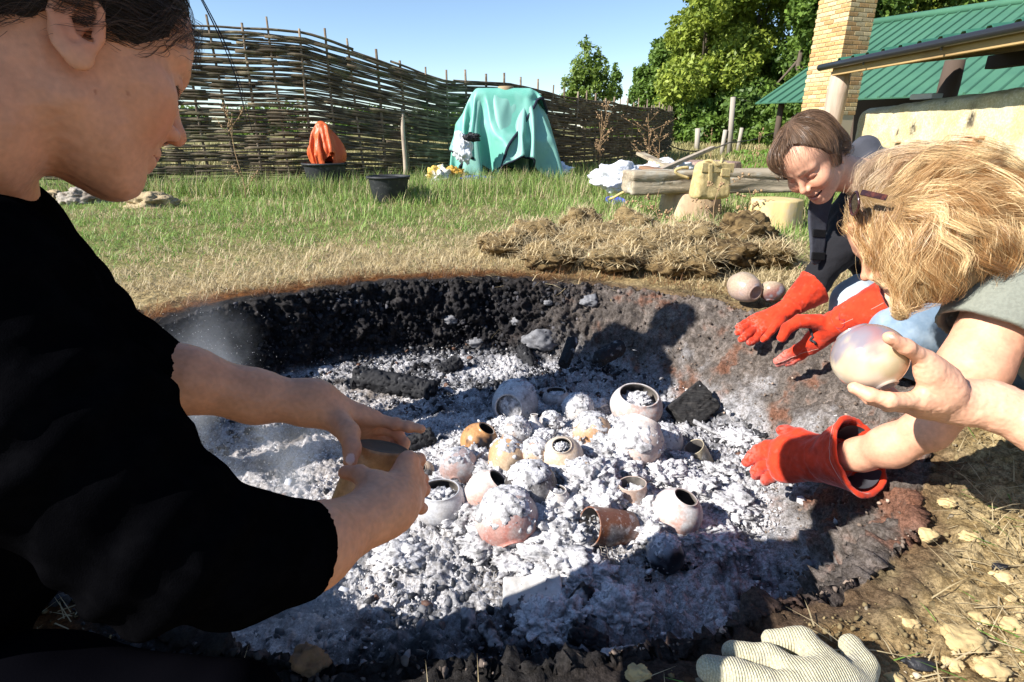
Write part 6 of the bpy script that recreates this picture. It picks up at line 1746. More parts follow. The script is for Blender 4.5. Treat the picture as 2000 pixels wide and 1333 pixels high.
V2, F2 = drape((2.05, 2.05), RES2, (heap_[0] * np.array([1.04, 1.06, 1.0]) + np.array([0, 0, 0.02]), heap_[1]), 1.29, 55, (0, 0), 0.95, shift=(-0.36, 0.02))
m_edge = mat('black_webbing', base=(0.012, 0.014, 0.03), rough=0.8)
m_tarp = mat('turquoise_woven_plastic', base=(0.17, 0.50, 0.40), rough=0.42, spec=0.45, bump=(60, 0.25, 0.004), transl=0.2, var=[('mix', 2.5, 3, (0.26, 0.58, 0.49), 0.45, 0.65)])
m_tarp2 = mat('pale_turquoise_lining', base=(0.24, 0.50, 0.43), rough=0.5, spec=0.4, bump=(60, 0.25, 0.004), transl=0.2)
V[:, 0] *= 0.90; V2[:, 0] *= 0.90
sheet_thing(V, F, RES, np.array([tcx, 8.15, 0]), m_tarp2, tp, m_edge, 0.012, 'under_sheet')
sheet_thing(V2, F2, RES2, np.array([tcx, 8.15, 0]), m_tarp, tp, m_edge, 0.018)
v, f = lathe_vf([(0, 0.0), (0.10, 0.0), (0.104, 0.006), (0.102, 0.066), (0.097, 0.07), (0, 0.071)], 18)
lgp = Y_(988, 181, 8.0)
obj('log_slice', mesh_from('log_slice', v, f), mat('cut_log', base=(0.34, 0.25, 0.15), rough=0.9, bump=(60, 0.5, 0.004, (1, 1, 0.1))), None, 'short log slice weighing down the top of the tarpaulin', 'log', loc=(lgp[0], 8.0, 1.165))
# white sack showing at the side of the heap
def lump_thing(name, lab, cat, c, size, m, seed, rough=0.3, freq=1.4, base=ICO4, group=None, ridged=False):
    v, f = lump_vf(size, seed, rough, freq, base, ridged)
    v = v * (1 + 0.05 * fbm((v / np.max(size) * 7 + seed).astype(np.float32), 3))[:, None]
    return obj(name, mesh_from(name, v, f), m, None, lab, cat, group, loc=tuple(c))
m_white = mat('white_plastic', base=(0.74, 0.75, 0.78), rough=0.45, bump=(25, 0.7, 0.01), transl=0.15)
lump_thing('plastic_bag', 'crumpled white bag hanging out at the left side of the tarpaulin', 'bag', Y_(905, 290, 7.45), (0.11, 0.07, 0.16), m_white, 3, 0.5)
lump_thing('plastic_bag', 'black crumpled plastic on top of the white bag by the tarpaulin', 'bag', Y_(921, 268, 7.42), (0.10, 0.05, 0.05), mat('black_plastic', base=(0.015, 0.015, 0.018), rough=0.35), 9, 0.5)
lump_thing('plastic_sheet', 'white and blue plastic sheet on the ground right of the tarpaulin', 'plastic sheet', Y_(1080, 330, 8.0), (0.20, 0.12, 0.10), mat('white_blue_plastic', base=(0.62, 0.70, 0.80), rough=0.5, bump=(25, 0.7, 0.01)), 5, 0.6)
lump_thing('plastic_bag', 'crumpled yellow and white plastic in the grass left of the tarpaulin', 'bag', Y_(858, 345, 7.4), (0.13, 0.09, 0.11), mat('yellow_plastic', base=(0.62, 0.42, 0.10), rough=0.4, var=[('mix', 6, 2, (0.7, 0.68, 0.66), 0.45, 0.55)], bump=(25, 0.7, 0.01)), 12, 0.6)
lump_thing('plastic_bag', 'amber plastic wrapping just left of the tarpaulin foot', 'bag', Y_(888, 342, 7.6), (0.13, 0.08, 0.09), mat('amber_plastic', base=(0.50, 0.27, 0.04), rough=0.4, bump=(25, 0.7, 0.01)), 14, 0.6)
lump_thing('plastic_sheet', 'strip of bright blue plastic at the foot of the tarpaulin', 'plastic sheet', Y_(935, 349, 7.5), (0.20, 0.05, 0.03), mat('blue_plastic', base=(0.05, 0.10, 0.55), rough=0.4), 16, 0.5)
lump_thing('sack', 'big white plastic sack lying behind the left end of the bench', 'sack', Y_(1215, 345, 6.0) + np.array([0, 0, -0.02]), (0.27, 0.22, 0.14), m_white, 21, 0.35)
lump_thing('sack', 'white and blue sheeting between the sack and the haversack', 'sack', Y_(1305, 330, 6.1), (0.24, 0.16, 0.08), m_white, 23, 0.5)
# blue lid
v, f = lathe_vf([(0, 0.01), (0.09, 0.012), (0.095, 0.022), (0.103, 0.022), (0.105, 0.0), (0.098, 0.0), (0, 0.004)], 28)
bp = G(1202, 401, 0.01)
v = v @ frame((0.10, -0.25, 1)).T
obj('lid', mesh_from('lid', v, f), mat('blue_lid', base=(0.06, 0.09, 0.62), rough=0.4), None, 'bright blue round plastic lid in the grass before the bench', 'lid', loc=tuple(bp + np.array([0, 0, 0.03])))
# ---- buckets
m_bkt = mat('black_rubber', base=(0.022, 0.024, 0.026), rough=0.6, spec=0.35, var=[('mix', 20, 4, (0.10, 0.10, 0.10), 0.55, 0.8)])
def bucket(px, pyb, wpx, hpx, lab):
    g = G(px, pyb); d = depth_of(g); R = wpx / 2 / FPX * d; Hh = hpx / FPX * d
    t = thing('bucket', lab, 'bucket', g, 'black rubber buckets')
    v, f = lathe_vf([(0, 0.004), (R * 0.74, 0.0), (R * 0.76, 0.01), (R * 0.95, Hh * 0.9), (R * 0.96, Hh * 0.93), (R * 1.04, Hh * 0.94), (R * 1.05, Hh), (R * 0.97, Hh * 1.01), (R * 0.94, Hh * 0.94), (R * 0.73, 0.02), (0, 0.02)], 36)
    child('bucket_body', v + g, f, m_bkt, t)
    hp = np.array([[R * 1.02 * math.cos(a), R * 1.02 * math.sin(a) * 0.25 - R * 0.1, Hh * 0.9 + 0.5 * R * math.sin(a) * 0.2] for a in np.linspace(-0.2, 3.34, 16)])
    v, f = tube_vf(hp + g, 0.006, 6); child('handle', v, f, m_bkt, t)
    return g, R, Hh
bucket(762, 396, 80, 50, 'empty black rubber bucket standing in the grass under the pale stake')
g, R, Hh = bucket(640, 375, 82, 54, 'black bucket against the fence with orange plastic spilling out')
m_or = mat('orange_plastic', base=(0.66, 0.135, 0.045), rough=0.38, bump=(40, 0.5, 0.008), transl=0.15)
oc = thing('plastic_sack', 'crumpled orange plastic sack stuffed into the bucket by the fence', 'sack', g + np.array([0, 0, Hh]))
gd_ = depth_of(g)
oc0 = P(645, 326, gd_)
cone = [(0.0, 0.0), (0.16, 0.0), (0.155, 0.12), (0.12, 0.28), (0.055, 0.43), (0.035, 0.54), (0.0, 0.56)]
cv, cf = lathe_vf(cone, 16); cv = cv + np.array([-0.10, 0, 0]) * np.clip(cv[:, 2:3], 0, 1) ; bz = bevel_box((-0.28, -0.05, 0.0), (0.13, 0.07, 0.05), None, 0.02)
mb = MB(); mb.add((cv, cf)); mb.add(bz)
V, F = drape((1.20, 1.05), (40, 38), mb.get(), 0.60, 45, (0, 0), 0.4, ground_z_=-0.02, mass=0.2, bend=0.3, shift=(-0.09, 0))
lo_ = sstep(0.34, 0.04, V[:, 2]); rr_ = np.hypot(V[:, 0], V[:, 1]) + 1e-6
rn_ = 0.20 * (1 - np.exp(-rr_ / 0.20)) + 0.02
fac_ = 1 + (np.minimum(rn_ / rr_, 1) - 1) * lo_
V[:, 0] *= fac_; V[:, 1] *= fac_; V[:, 2] = np.where(V[:, 2] < 0.05, V[:, 2] * 1.0, V[:, 2]) - 0.06
sheet_thing(V, F, (40, 38), oc0, m_or, oc, None, nm='sack_body')
v, f = tube_vf(np.array([oc0 + np.array([-0.045 + 0.066 * math.cos(a), 0.066 * math.sin(a), 0.355 + 0.012 * math.cos(a)]) for a in np.linspace(0, 6.28, 20)]), 0.012, 5)
child('tie', v, f, mat('pale_tape', base=(0.55, 0.62, 0.64), rough=0.6), oc)
# ---- rocks at the left
m_rock = mat('limestone', base=(0.40, 0.31, 0.18), rough=0.95, bump=(30, 0.8, 0.01), bump2=(120, 0.6, 0.004), var=[('mix', 10, 4, (0.20, 0.15, 0.09), 0.5, 0.68)])
m_rock2 = mat('grey_limestone', base=(0.33, 0.29, 0.24), rough=0.95, bump=(30, 0.8, 0.01), bump2=(120, 0.6, 0.004), var=[('mix', 8, 4, (0.17, 0.13, 0.1), 0.48, 0.64)])
for px, py, sx, sz, m_, lab, sd in [(300, 408, 0.21, 0.10, m_rock, 'rough yellow rock in the grass, rightmost of the rocks by the fence', 1), (165, 398, 0.20, 0.11, m_rock2, 'grey rock in the grass below the chin of the woman in black', 2), (222, 396, 0.15, 0.09, m_rock2, 'brown crumbly rock between the grey and the yellow rock', 3), (105, 395, 0.14, 0.08, m_rock, 'small brown rock left of the grey rock', 4), (262, 385, 0.12, 0.08, m_rock2, 'dark rock behind the yellow rock', 5)]:
    gg = G(px, py); lump_thing('rock', lab, 'rock', gg + np.array([0, 0, sz * 0.35]), (sx, sx * 0.7, sz), m_, sd, 0.55, 1.3, ICO4, 'rocks in the grass by the fence', True)
# ---- log bench
m_oak = mat('weathered_beam', base=(0.36, 0.30, 0.21), rough=0.95, bump=(30, 0.9, 0.012, (0.12, 1, 1.6)), bump2=(140, 0.5, 0.003, (0.2, 1, 1)), var=[('mix', 12, 4, (0.20, 0.155, 0.11), 0.48, 0.66, (0.15, 1, 1.5)), ('mix', 6, 3, (0.42, 0.40, 0.33), 0.55, 0.7)])
bench = thing('log_bench', 'rough timber beam bench resting on sawn stumps', 'bench', (1.9, 4.75, 0))
A_ = Y_(1235, 361, 4.62); B_ = Y_(1720, 392, 4.95)
bx = (B_ - A_); bL = np.linalg.norm(bx); bx[2] = 0; bx /= np.linalg.norm(bx); by = np.cross([0, 0, 1.0], bx)
BR = np.stack([bx, by, [0, 0, 1.0]], 1); bc = A_ + bx * bL / 2 + by * 0.13; bc[2] = 0.30
def f_beam(p):
    q = (p - bc.astype(np.float32)) @ BR.astype(np.float32)
    top = 0.095 - 0.03 * sstep(0.0, -0.13, q[:, 1]) * sstep(-0.3, 0.4, q[:, 0] + 0.3 * noise(q * 2))
    dz = np.maximum(q[:, 2] - top, -0.085 - q[:, 2])
    d = smax(smax(np.abs(q[:, 0]) - bL / 2, np.abs(q[:, 1]) - 0.13 - 0.015 * noise(q * np.array([2, 2, 9], np.float32)), 0.02), dz, 0.03)
    crk = np.abs(q[:, 2] - 0.030 - 0.03 * noise(np.stack([q[:, 0] * 1.5, 0 * q[:, 0], 0 * q[:, 0]], 1)))
    d = d + 0.018 * sstep(0.010, 0.0, crk) * (q[:, 1] < -0.06) + 0.010 * noise(q * np.array([2.5, 22, 22], np.float32))
    return d
lo, hi = bounds([A_, B_], 0.36)
sdf_child('beam', f_beam, lo, hi, 0.014, m_oak, bench, margin=0.03)
m_stump = mat('sawn_stump', base=(0.50, 0.35, 0.22), rough=0.95, bump=(40, 0.5, 0.005, (1, 1, 0.3)), var=[('mix', 5, 3, (0.33, 0.23, 0.17), 0.5, 0.66), ('mix', 14, 3, (0.60, 0.46, 0.28), 0.52, 0.7, (1, 1, 0.3))])
def stump(px, py, wpx, h, lab, m, rr=0.04):
    gg = G(px, py); d = depth_of(gg); R = wpx / 2 / FPX * d; c = gg + np.array([0, R * 0.9, 0])
    an = np.arange(40) / 40 * 2 * np.pi
    V = []; prof = [(0.0, -0.03), (1.08, -0.03), (1.04, 0.02), (1.0, h * 0.5), (0.96, h - 0.012), (0.93, h), (0.6, h + 0.002), (0.0, h + 0.003)]
    for r, z in prof:
        wob = 1 + rr * np.sin(2 * an + px) + rr * 0.7 * np.sin(5 * an + 1 + px) + 0.015 * np.sin(11 * an)
        V.append(np.stack([R * r * wob * np.cos(an), R * r * wob * np.sin(an), np.full(40, z)], 1))
    V = np.concatenate(V); F = [[a * 40 + b, a * 40 + (b + 1) % 40, (a + 1) * 40 + (b + 1) % 40, (a + 1) * 40 + b] for a in range(len(prof) - 1) for b in range(40)]
    return obj('stump', mesh_from('stump', V, F), m, None, lab, 'stump', 'sawn stumps round the bench', loc=tuple(c)), c, R
stump(1362, 432, 122, 0.215, 'wide sawn stump carrying the left part of the bench and the haversack', m_stump)
stump(1528, 450, 100, 0.21, 'pale yellow stump under the bench beside the smiling woman', mat('fresh_stump', base=(0.60, 0.44, 0.20), rough=0.95, bump=(40, 0.5, 0.005, (1, 1, 0.3)), var=[('mix', 6, 3, (0.50, 0.40, 0.28), 0.5, 0.66)]))
stump(1398, 346, 122, 0.22, 'barked log round behind the haversack', mat('barked_log', base=(0.36, 0.25, 0.20), rough=0.95, bump=(30, 0.8, 0.01, (1, 1, 0.3)), var=[('mix', 10, 4, (0.16, 0.10, 0.085), 0.48, 0.62)]))
# planks and branch ends behind the bench
def plank(a, b, w, h, lab, m, grp='loose planks behind the bench'):
    a = np.array(a); b = np.array(b); fm_ = frame(b - a, (0, 0, 1.0))
    v, f = bevel_box((0, 0, 0), (h / 2, w / 2, np.linalg.norm(b - a) / 2), None, 0.003)
    return obj('plank', mesh_from('plank', v @ fm_.T, f, False), m, None, lab, 'plank', grp, loc=tuple((a + b) / 2))
plank(Y_(1280, 337, 5.6), Y_(1392, 289, 6.6), 0.05, 0.035, 'pale squared batten sloping up to the right behind the bench', m_pale)
plank(Y_(1250, 300, 6.4), Y_(1318, 332, 5.8), 0.10, 0.03, 'dark board leaning down to the right beside the fence end', m_oak)
plank(Y_(1255, 327, 5.7), Y_(1320, 340, 5.4), 0.12, 0.03, 'brown board lying on the sack behind the beam', mat('brown_board', base=(0.26, 0.15, 0.09), rough=0.9))
# ---- haversack
m_canvas = mat('khaki_canvas', base=(0.54, 0.42, 0.20), rough=0.95, sheen=0.1, bump=(700, 0.4, 0.0008), bump2=(18, 0.5, 0.01), var=[('mul', 30, 3, (0.8, 0.78, 0.74), 0.6, 0.42)])
bgc = Y_(1388, 352, 4.55)
hv_ = thing('haversack', 'khaki canvas haversack leaning against the bench beam', 'bag', bgc)
bgx = np.array([0.985, 0.17, 0]); BGR = np.stack([bgx, np.cross([0, 0, 1.0], bgx), [0, 0, 1.0]], 1)
bh = 36 / FPX * depth_of(bgc); bw = 37 / FPX * depth_of(bgc)
def f_bag(p):
    q = (p - bgc.astype(np.float32)) @ BGR.astype(np.float32)
    z = q[:, 2] / bh
    w = bw * (0.98 - 0.05 * z - 0.04 * z * z); th_ = 0.070 - 0.012 * z
    d = smax(smax(np.abs(q[:, 0]) - w, np.abs(q[:, 1] + 0.01 * (1 - z * z) * 0) - th_, 0.05), np.abs(q[:, 2]) - bh, 0.045)
    return d + 0.006 * noise(q * 12) + 0.004 * np.abs(noise(q * np.array([25, 25, 9], np.float32)))
lo, hi = bounds([bgc], 0.27)
sdf_child('bag_body', f_bag, lo, hi, 0.007, m_canvas, hv_, margin=0.015)
def bagpart(name, x, y, z, hx, hy, hz, rz=0.0, m=m_canvas):
    v, f = bevel_box((0, 0, 0), (hx, hy, hz), rot_z(0), 0.004)
    if rz: v = v @ np.array([[math.cos(rz), 0, -math.sin(rz)], [0, 1, 0], [math.sin(rz), 0, math.cos(rz)]])
    child(name, (v + np.array([x, y, z])) @ BGR.T + bgc, f, m, hv_, smooth=False)
bagpart('flap', 0.012, -0.066, bh * 0.66, bw * 0.90, 0.006, bh * 0.24, 0.03)
bagpart('pocket_tab', bw * 0.52, -0.071, bh * 0.42, bw * 0.26, 0.006, bh * 0.2, 0.05)
bagpart('strap', -bw * 0.32, -0.071, bh * 0.40, 0.016, 0.006, bh * 0.45, -0.12)
sp = np.array([(-bw * 0.6, -0.02, bh * 0.95), (-bw * 0.3, -0.055, bh * 1.06), (0.0, -0.075, bh * 0.75), (bw * 0.25, -0.06, bh * 0.80), (bw * 0.5, 0.0, bh * 1.1)])
t_ = np.linspace(0, 1, 22); sp = np.stack([np.interp(t_, np.linspace(0, 1, 5), sp[:, i]) for i in range(3)], 1)
for _ in range(4): sp[1:-1] = (sp[:-2] + 2 * sp[1:-1] + sp[2:]) / 4
v, f = tube_vf(sp @ BGR.T + bgc, 0.011, 6); child('carrying_strap', v, f, m_canvas, hv_)
loop = np.array([Y_(1345 - 26 * math.sin(a) * (0.6 + .4 * math.sin(a)), 338 - 10 * math.cos(a) - 3 * math.sin(a), 4.60) for a in np.linspace(0, 3.14, 14)])
v, f = tube_vf(loop, 0.012, 6); child('carrying_strap', v, f, m_canvas, hv_)

# ---- dug turves on the spoil heap
m_turf = mat('dug_turf', attr='Col', rough=1.0, spec=0.1, bump=(60, 1.0, 0.01), bump2=(240, 0.8, 0.004))
rgc = np.random.default_rng(51)
straw_pts = []
CL = [(985, 470, .16, .10, 'turf clod at the left end of the row above the burnt rim'), (1055, 455, .17, .13, 'tousled straw-topped clod, second from the left in the turf row'), (1130, 432, .15, .14, 'tall clod with straw hanging over its dark right side'), (1165, 465, .20, .12, 'wide clod in front of the tall clod'), (1230, 440, .17, .14, 'clod of turf below the left end of the beam'), (1255, 480, .20, .13, 'big low clod in the middle of the turf row with a mossy side'), (1318, 470, .20, .15, 'straw-topped clod before the wide stump'), (1360, 455, .15, .13, 'clod with a deep dark hollow beneath its edge'), (1450, 455, .20, .17, 'bare brown earth clod, tallest at the right of the row'), (1420, 490, .16, .10, 'low crumbly clod in front of the bare earth clod'), (1340, 505, .16, .09, 'flat turf lying nearest the burnt rim'), (1200, 500, .15, .08, 'small flat turf at the front of the row'), (1500, 490, .13, .09, 'small clod nearest the dark sleeve of the smiling woman'), (1075, 492, .15, .08, 'dark-edged low turf just behind the rust-brown straw')]
for k, (px, py, sx, sz, lab) in enumerate(CL):
    gg = G(px, py + 14, 0.06)
    sz = sz * 0.72
    v, f = lump_vf((sx, sx * 0.75, sz), 70 + k, 0.42, 1.2, ICO4)
    v = v * (1 + 0.07 * fbm((v * 26 + k).astype(np.float32), 4, 0.6))[:, None]
    n_ = fbm((v * 30 + k).astype(np.float32), 3)
    earth = np.array([0.22, 0.150, 0.07]); dk = np.array([0.07, 0.046, 0.024]); st = np.array([0.40, 0.30, 0.15])
    cc_ = mixc(mixc(earth, dk, sstep(-0.2, 0.4, n_)), st, sstep(0.2, 0.7, v[:, 2] / sz + 0.5 * n_) * (0.0 if 'bare' in lab else 0.45))
    c0 = gg + np.array([0, 0, sz * 0.25])
    obj('turf_clod', mesh_from('turf_clod', v, f, True, cc_), m_turf, None, lab, 'turf clod', 'dug turf clods on the spoil heap', loc=tuple(c0))
    if 'bare' not in lab:
        top = v[(v[:, 2] > -0.1 * sz)]; idx = rgc.integers(0, len(top), int(650 * sx / 0.17)); straw_pts.append(top[idx] + c0)
    else:
        top = v[(v[:, 2] > 0.2 * sz)]; idx = rgc.integers(0, len(top), 60); straw_pts.append(top[idx] + c0)
straw_pts = np.concatenate(straw_pts)

# ================================================================== KILN, SHELTER, CHIMNEY, BARN
m_cob = mat('yellow_cob', attr='Col', rough=0.95, bump=(14, 0.5, 0.02), bump2=(90, 0.5, 0.005), var=[('mix', 5, 5, (0.68, 0.60, 0.40), 0.5, 0.66), ('mul', 40, 4, (0.8, 0.78, 0.72), 0.6, 0.45)])
kiln = thing('kiln', 'long yellow cob kiln with bricked stoke holes and soot marks', 'kiln', (6.3, 7.0, 0))
KX0, KX1, KY0, KY1 = 5.42, 7.0, 3.2, 9.55
def ktop(y): return np.interp(y, [3.0, 6.5, 9.6], [1.32, 1.17, 1.03])
def f_kiln(p):
    x = p[:, 0]; y = p[:, 1]; z = p[:, 2]
    d = smax(np.abs(x - (KX0 + KX1) / 2) - (KX1 - KX0) / 2, np.abs(y - (KY0 + KY1) / 2) - (KY1 - KY0) / 2, 0.12)
    tz = ktop(y).astype(np.float32) - 0.05 * (sstep(KX0 + 0.25, KX0, x))
    d = smax(d, (z - tz) * 0.9, 0.09)
    return d + 0.022 * noise(p * 1.3) + 0.014 * noise(p * 7)
SOOT = [(1782, 258, 0.10), (1893, 238, 0.13), (1752, 262, 0.05)]
sp_ = []
for px, py, r in SOOT:
    r_ = c2wd(np.array([(px - 1000) / FPX, (666.5 - py) / FPX, 1.0])); sp_.append((np.array([0, 0, CAM_H]) + r_ * (KX0 / r_[0]), r))
def c_kiln(v):
    n = fbm((v * 3).astype(np.float32), 4); c = mixc(np.array([0.60, 0.49, 0.28]), np.array([0.66, 0.58, 0.40]), sstep(-0.2, 0.5, n))
    for q, r in sp_:
        dz = v[:, 2] - q[2]; e = np.hypot((v[:, 1] - q[1]) / (r * 0.75), np.where(dz > 0, dz / (r * 2.0), dz / (r * 0.8)))
        c = mixc(c, np.array([0.05, 0.04, 0.035]), sstep(1.1, 0.2, e + 0.35 * fbm((v * 12).astype(np.float32), 3)))
    crk = np.abs(noise((v * np.array([1, 1.1, 2.0])).astype(np.float32)))
    return mixc(c, c * 0.45, sstep(0.012, 0.0, crk) * (n > 0.1))
sdf_child('kiln_body', f_kiln, (KX0 - 0.25, KY0 - 0.2, -0.1), (KX1 + 0.2, KY1 + 0.25, 1.62), 0.035, m_cob, kiln, c_kiln, margin=0.08)
m_fb = mat('stoke_hole_brick', base=(0.62, 0.38, 0.22), rough=0.95, var=[('mix', 12, 3, (0.70, 0.50, 0.33), 0.45, 0.65)], bump=(60, 0.4, 0.004))
for px, py, hw, hh in [(1892, 282, 0.10, 0.085), (1790, 276, 0.055, 0.02), (1752, 277, 0.05, 0.018), (1905, 268, 0.11, 0.02)]:
    r_ = c2wd(np.array([(px - 1000) / FPX, (666.5 - py) / FPX, 1.0])); q = np.array([0, 0, CAM_H]) + r_ * ((KX0 - 0.03) / r_[0])
    v, f = bevel_box(q, (0.05, hw, hh), None, 0.008); child('brick', v, f, m_fb, kiln, smooth=False)
q = np.array([KX0 + 0.22, 8.35, float(ktop(8.35)) + 0.045])
v, f = bevel_box(q, (0.10, 0.16, 0.035), rot_z(0.3), 0.006); obj('brick', mesh_from('brick', v - q, f, False), mat('pale_slab', base=(0.60, 0.58, 0.55), rough=0.9), None, 'pale slab lying on the far top of the kiln', 'slab', loc=tuple(q))
# shelter over the kiln
shel = thing('kiln_shelter', 'open timber shelter with a green corrugated roof and black gutter over the kiln', 'shelter', (6.5, 7.5, 0))
EX, EZ = 4.76, 1.575; EY0, EY1 = 9.2, 1.8
m_grn = mat('green_steel', base=(0.035, 0.135, 0.085), rough=0.5, spec=0.5, var=[('mul', 5, 3, (0.8, 0.82, 0.85), 0.6, 0.4)])
ny = int((EY0 - EY1) / 0.05)
yy = np.linspace(EY1, EY0, ny * 1 + 1)
ph = (yy / 0.34) % 1.0
zz = 0.030 * (sstep(0.30, 0.38, ph) * sstep(0.66, 0.58, ph))
yy2 = np.linspace(EY1, EY0, 420); ph = (yy2 / 0.34) % 1.0; zz = 0.040 * (sstep(0.34, 0.42, ph) * sstep(0.66, 0.58, ph))
V = []
for th_ in (0.012, 0.0):
    for (x, z) in ((EX - 0.05, EZ + 0.055), (EX + 3.0, EZ + 0.055 + 3.05 * 0.10)):
        V.append(np.stack([np.full(420, x), yy2, z + zz + th_], 1))
V = np.concatenate(V); q_ = 420; F = []
for i in range(q_ - 1):
    F += [[i, i + 1, q_ + i + 1, q_ + i], [2 * q_ + i, 3 * q_ + i, 3 * q_ + i + 1, 2 * q_ + i + 1], [i, 2 * q_ + i, 2 * q_ + i + 1, i + 1], [q_ + i, q_ + i + 1, 3 * q_ + i + 1, 3 * q_ + i]]
child('roof_sheet', V, F, m_grn, shel, smooth=False)
m_gut = mat('black_gutter', base=(0.018, 0.018, 0.02), rough=0.35, spec=0.5)
pts = np.array([(EX - 0.09, y, EZ + 0.015) for y in np.linspace(EY1, EY0 + 0.25, 12)])
v, f = tube_vf(pts, 0.048, 10); child('gutter', v, f, m_gut, shel)
m_pine = mat('pine_timber', base=(0.42, 0.28, 0.12), rough=0.8, bump=(30, 0.4, 0.004, (1, 0.1, 1)), var=[('mix', 10, 3, (0.30, 0.19, 0.085), 0.5, 0.68, (1, 0.1, 1))])
m_dkp = mat('dark_timber', base=(0.085, 0.06, 0.045), rough=0.9, bump=(20, 0.6, 0.01, (1, 1, 0.1)))
v, f = bevel_box((EX + 0.0, (EY0 + EY1) / 2, EZ - 0.032), (0.022, (EY0 - EY1) / 2, 0.086), None, 0.004); child('fascia', v, f, m_pine, shel, smooth=False)
for k in range(9):
    y = EY0 - 0.25 - k * 0.95
    v, f = bevel_box((EX + 1.5, y, EZ - 0.02 + 0.10 * 1.5), (1.46, 0.025, 0.055), np.array([[1, 0, -0.1], [0, 1, 0], [0.1, 0, 1]]), 0.004); child('rafter', v, f, m_pine, shel, smooth=False)
for k in range(6):
    y = EY0 - 0.9 - k * 1.45
    v, f = tube_vf([(EX - 0.09, y, EZ - 0.06), (EX - 0.09, y, EZ + 0.02), (EX - 0.02, y, EZ + 0.03)], 0.014, 6); child('gutter_bracket', v, f, m_gut, shel)
v, f = bevel_box((EX + 2.3, (EY0 + EY1) / 2, EZ + 0.06), (0.09, (EY0 - EY1) / 2, 0.09), None, 0.01); child('purlin', v, f, m_dkp, shel, smooth=False)
m_post = mat('pale_post', base=(0.46, 0.36, 0.28), rough=0.9, bump=(30, 0.6, 0.006, (1, 1, 0.08)), var=[('mix', 10, 3, (0.32, 0.22, 0.16), 0.5, 0.7, (1, 1, 0.1))])
def post(x, y, r, h, m, lean=0.0, nm='post'):
    v, f = tube_vf([(x + lean * (z / h), y, z) for z in np.linspace(-0.05, h, 6)], [r * (1 + 0.06 * math.sin(k * 2)) for k in range(6)], 12); child(nm, v, f, m, shel)
b_ = P(1634, 190, 8.45); post(b_[0], b_[1], 0.135, EZ - 0.06, m_post)
b_ = P(1858, 150, 8.6); post(b_[0], b_[1], 0.135, EZ + 0.12, m_dkp)
post(EX + 2.9, 5.0, 0.13, EZ, m_dkp)
# chimney of single bricks
chim = thing('brick_chimney', 'tall square chimney of yellow and orange bricks beside the shelter', 'chimney', (6.05, 10.3, 0))
CB = np.array([P(1652, 60, 10.2)[0], P(1652, 60, 10.2)[1]])
dl = np.array([-0.30, 0.954]); dr = np.array([0.954, 0.30]); WL, WR, HB = 0.77, 0.60, 3.3
cen = CB + dl * WL / 2 + dr * WR / 2
v, f = bevel_box((cen[0], cen[1], HB / 2), (WR / 2 - 0.012, WL / 2 - 0.012, HB / 2), np.array([[dr[0], dl[0], 0], [dr[1], dl[1], 0], [0, 0, 1]]), 0.004)
child('mortar_core', v, f, mat('pale_mortar', base=(0.58, 0.46, 0.30), rough=1.0), chim, smooth=False)
brick_m = [mat('yellow_brick', base=b, rough=0.95, vary=0.18, bump=(60, 0.4, 0.003), var=[('mul', 30, 3, (0.8, 0.78, 0.75), 0.6, 0.42)]) for b in ((0.60, 0.43, 0.20), (0.55, 0.33, 0.14), (0.64, 0.50, 0.28))]
meshes = {}
def brick_mesh(L, k):
    key = (round(L, 3), k)
    if key not in meshes:
        v, f = bevel_box((0, 0, 0), (L / 2, 0.05, 0.031), None, 0.004); me = mesh_from('brick', v, f, False); me.materials.append(brick_m[k]); meshes[key] = me
    return meshes[key]
rgb = np.random.default_rng(61)
nb_ = 0; co = 0.075
for r in range(int(HB / co)):
    z = HB - co * (r + 0.5)
    if z < 0.95 or nb_ > 285: break
    for (d_, W, nrm_) in ((dl, WL, -dr), (dr, WR, -dl)):
        x = 0.0; first = True
        Ls = [0.105] if r % 2 else []
        while sum(Ls) + 0.012 * len(Ls) < W - 0.02:
            rem = W - sum(Ls) - 0.01 * len(Ls); Ls.append(min(0.205, rem))
        x = 0.0
        for L in Ls:
            if L > 0.03:
                p2 = CB + d_ * (x + L / 2) + nrm_ * (-0.05 + 0.004 * rgb.random())
                o = bpy.data.objects.new('brick', brick_mesh(L, int(rgb.integers(0, 3)))); COL.objects.link(o); o.parent = chim
                o.location = (p2[0] - 6.05, p2[1] - 10.3, z); o.rotation_euler = (0, 0, math.atan2(d_[1], d_[0]))
                nb_ += 1
            x += L + 0.010
# barn with the big green roof
barn = thing('barn', 'barn with a big green ribbed metal roof and dark posts behind the kiln', 'barn', (11, 17, 0))
E0 = np.array([7.57, 17.4, 1.45]); R0 = np.array([11.8, 21.0, 3.97]); da = np.array([0.54, -0.84, 0.0]); da /= np.linalg.norm(da)
LB = 15.0
up = (R0 - E0); up = up - da * (up @ da); E0 = R0 - up
nrm_ = np.cross(da, up); nrm_ /= np.linalg.norm(nrm_); nrm_ = nrm_ if nrm_[2] > 0 else -nrm_
ns_ = 900; t_ = np.linspace(0, LB, ns_); ph = (t_ / 0.30) % 1.0
rb = 0.045 * sstep(0.40, 0.44, ph) * sstep(0.60, 0.56, ph)
V = np.concatenate([E0 + da * t_[:, None] + nrm_ * rb[:, None], R0 + da * t_[:, None] + nrm_ * rb[:, None], E0 + da * t_[:, None] - nrm_ * 0.03, R0 + da * t_[:, None] - nrm_ * 0.03])
F = []
for i in range(ns_ - 1): F += [[i, i + 1, ns_ + i + 1, ns_ + i], [2 * ns_ + i, 3 * ns_ + i, 3 * ns_ + i + 1, 2 * ns_ + i + 1], [i, 2 * ns_ + i, 2 * ns_ + i + 1, i + 1]]
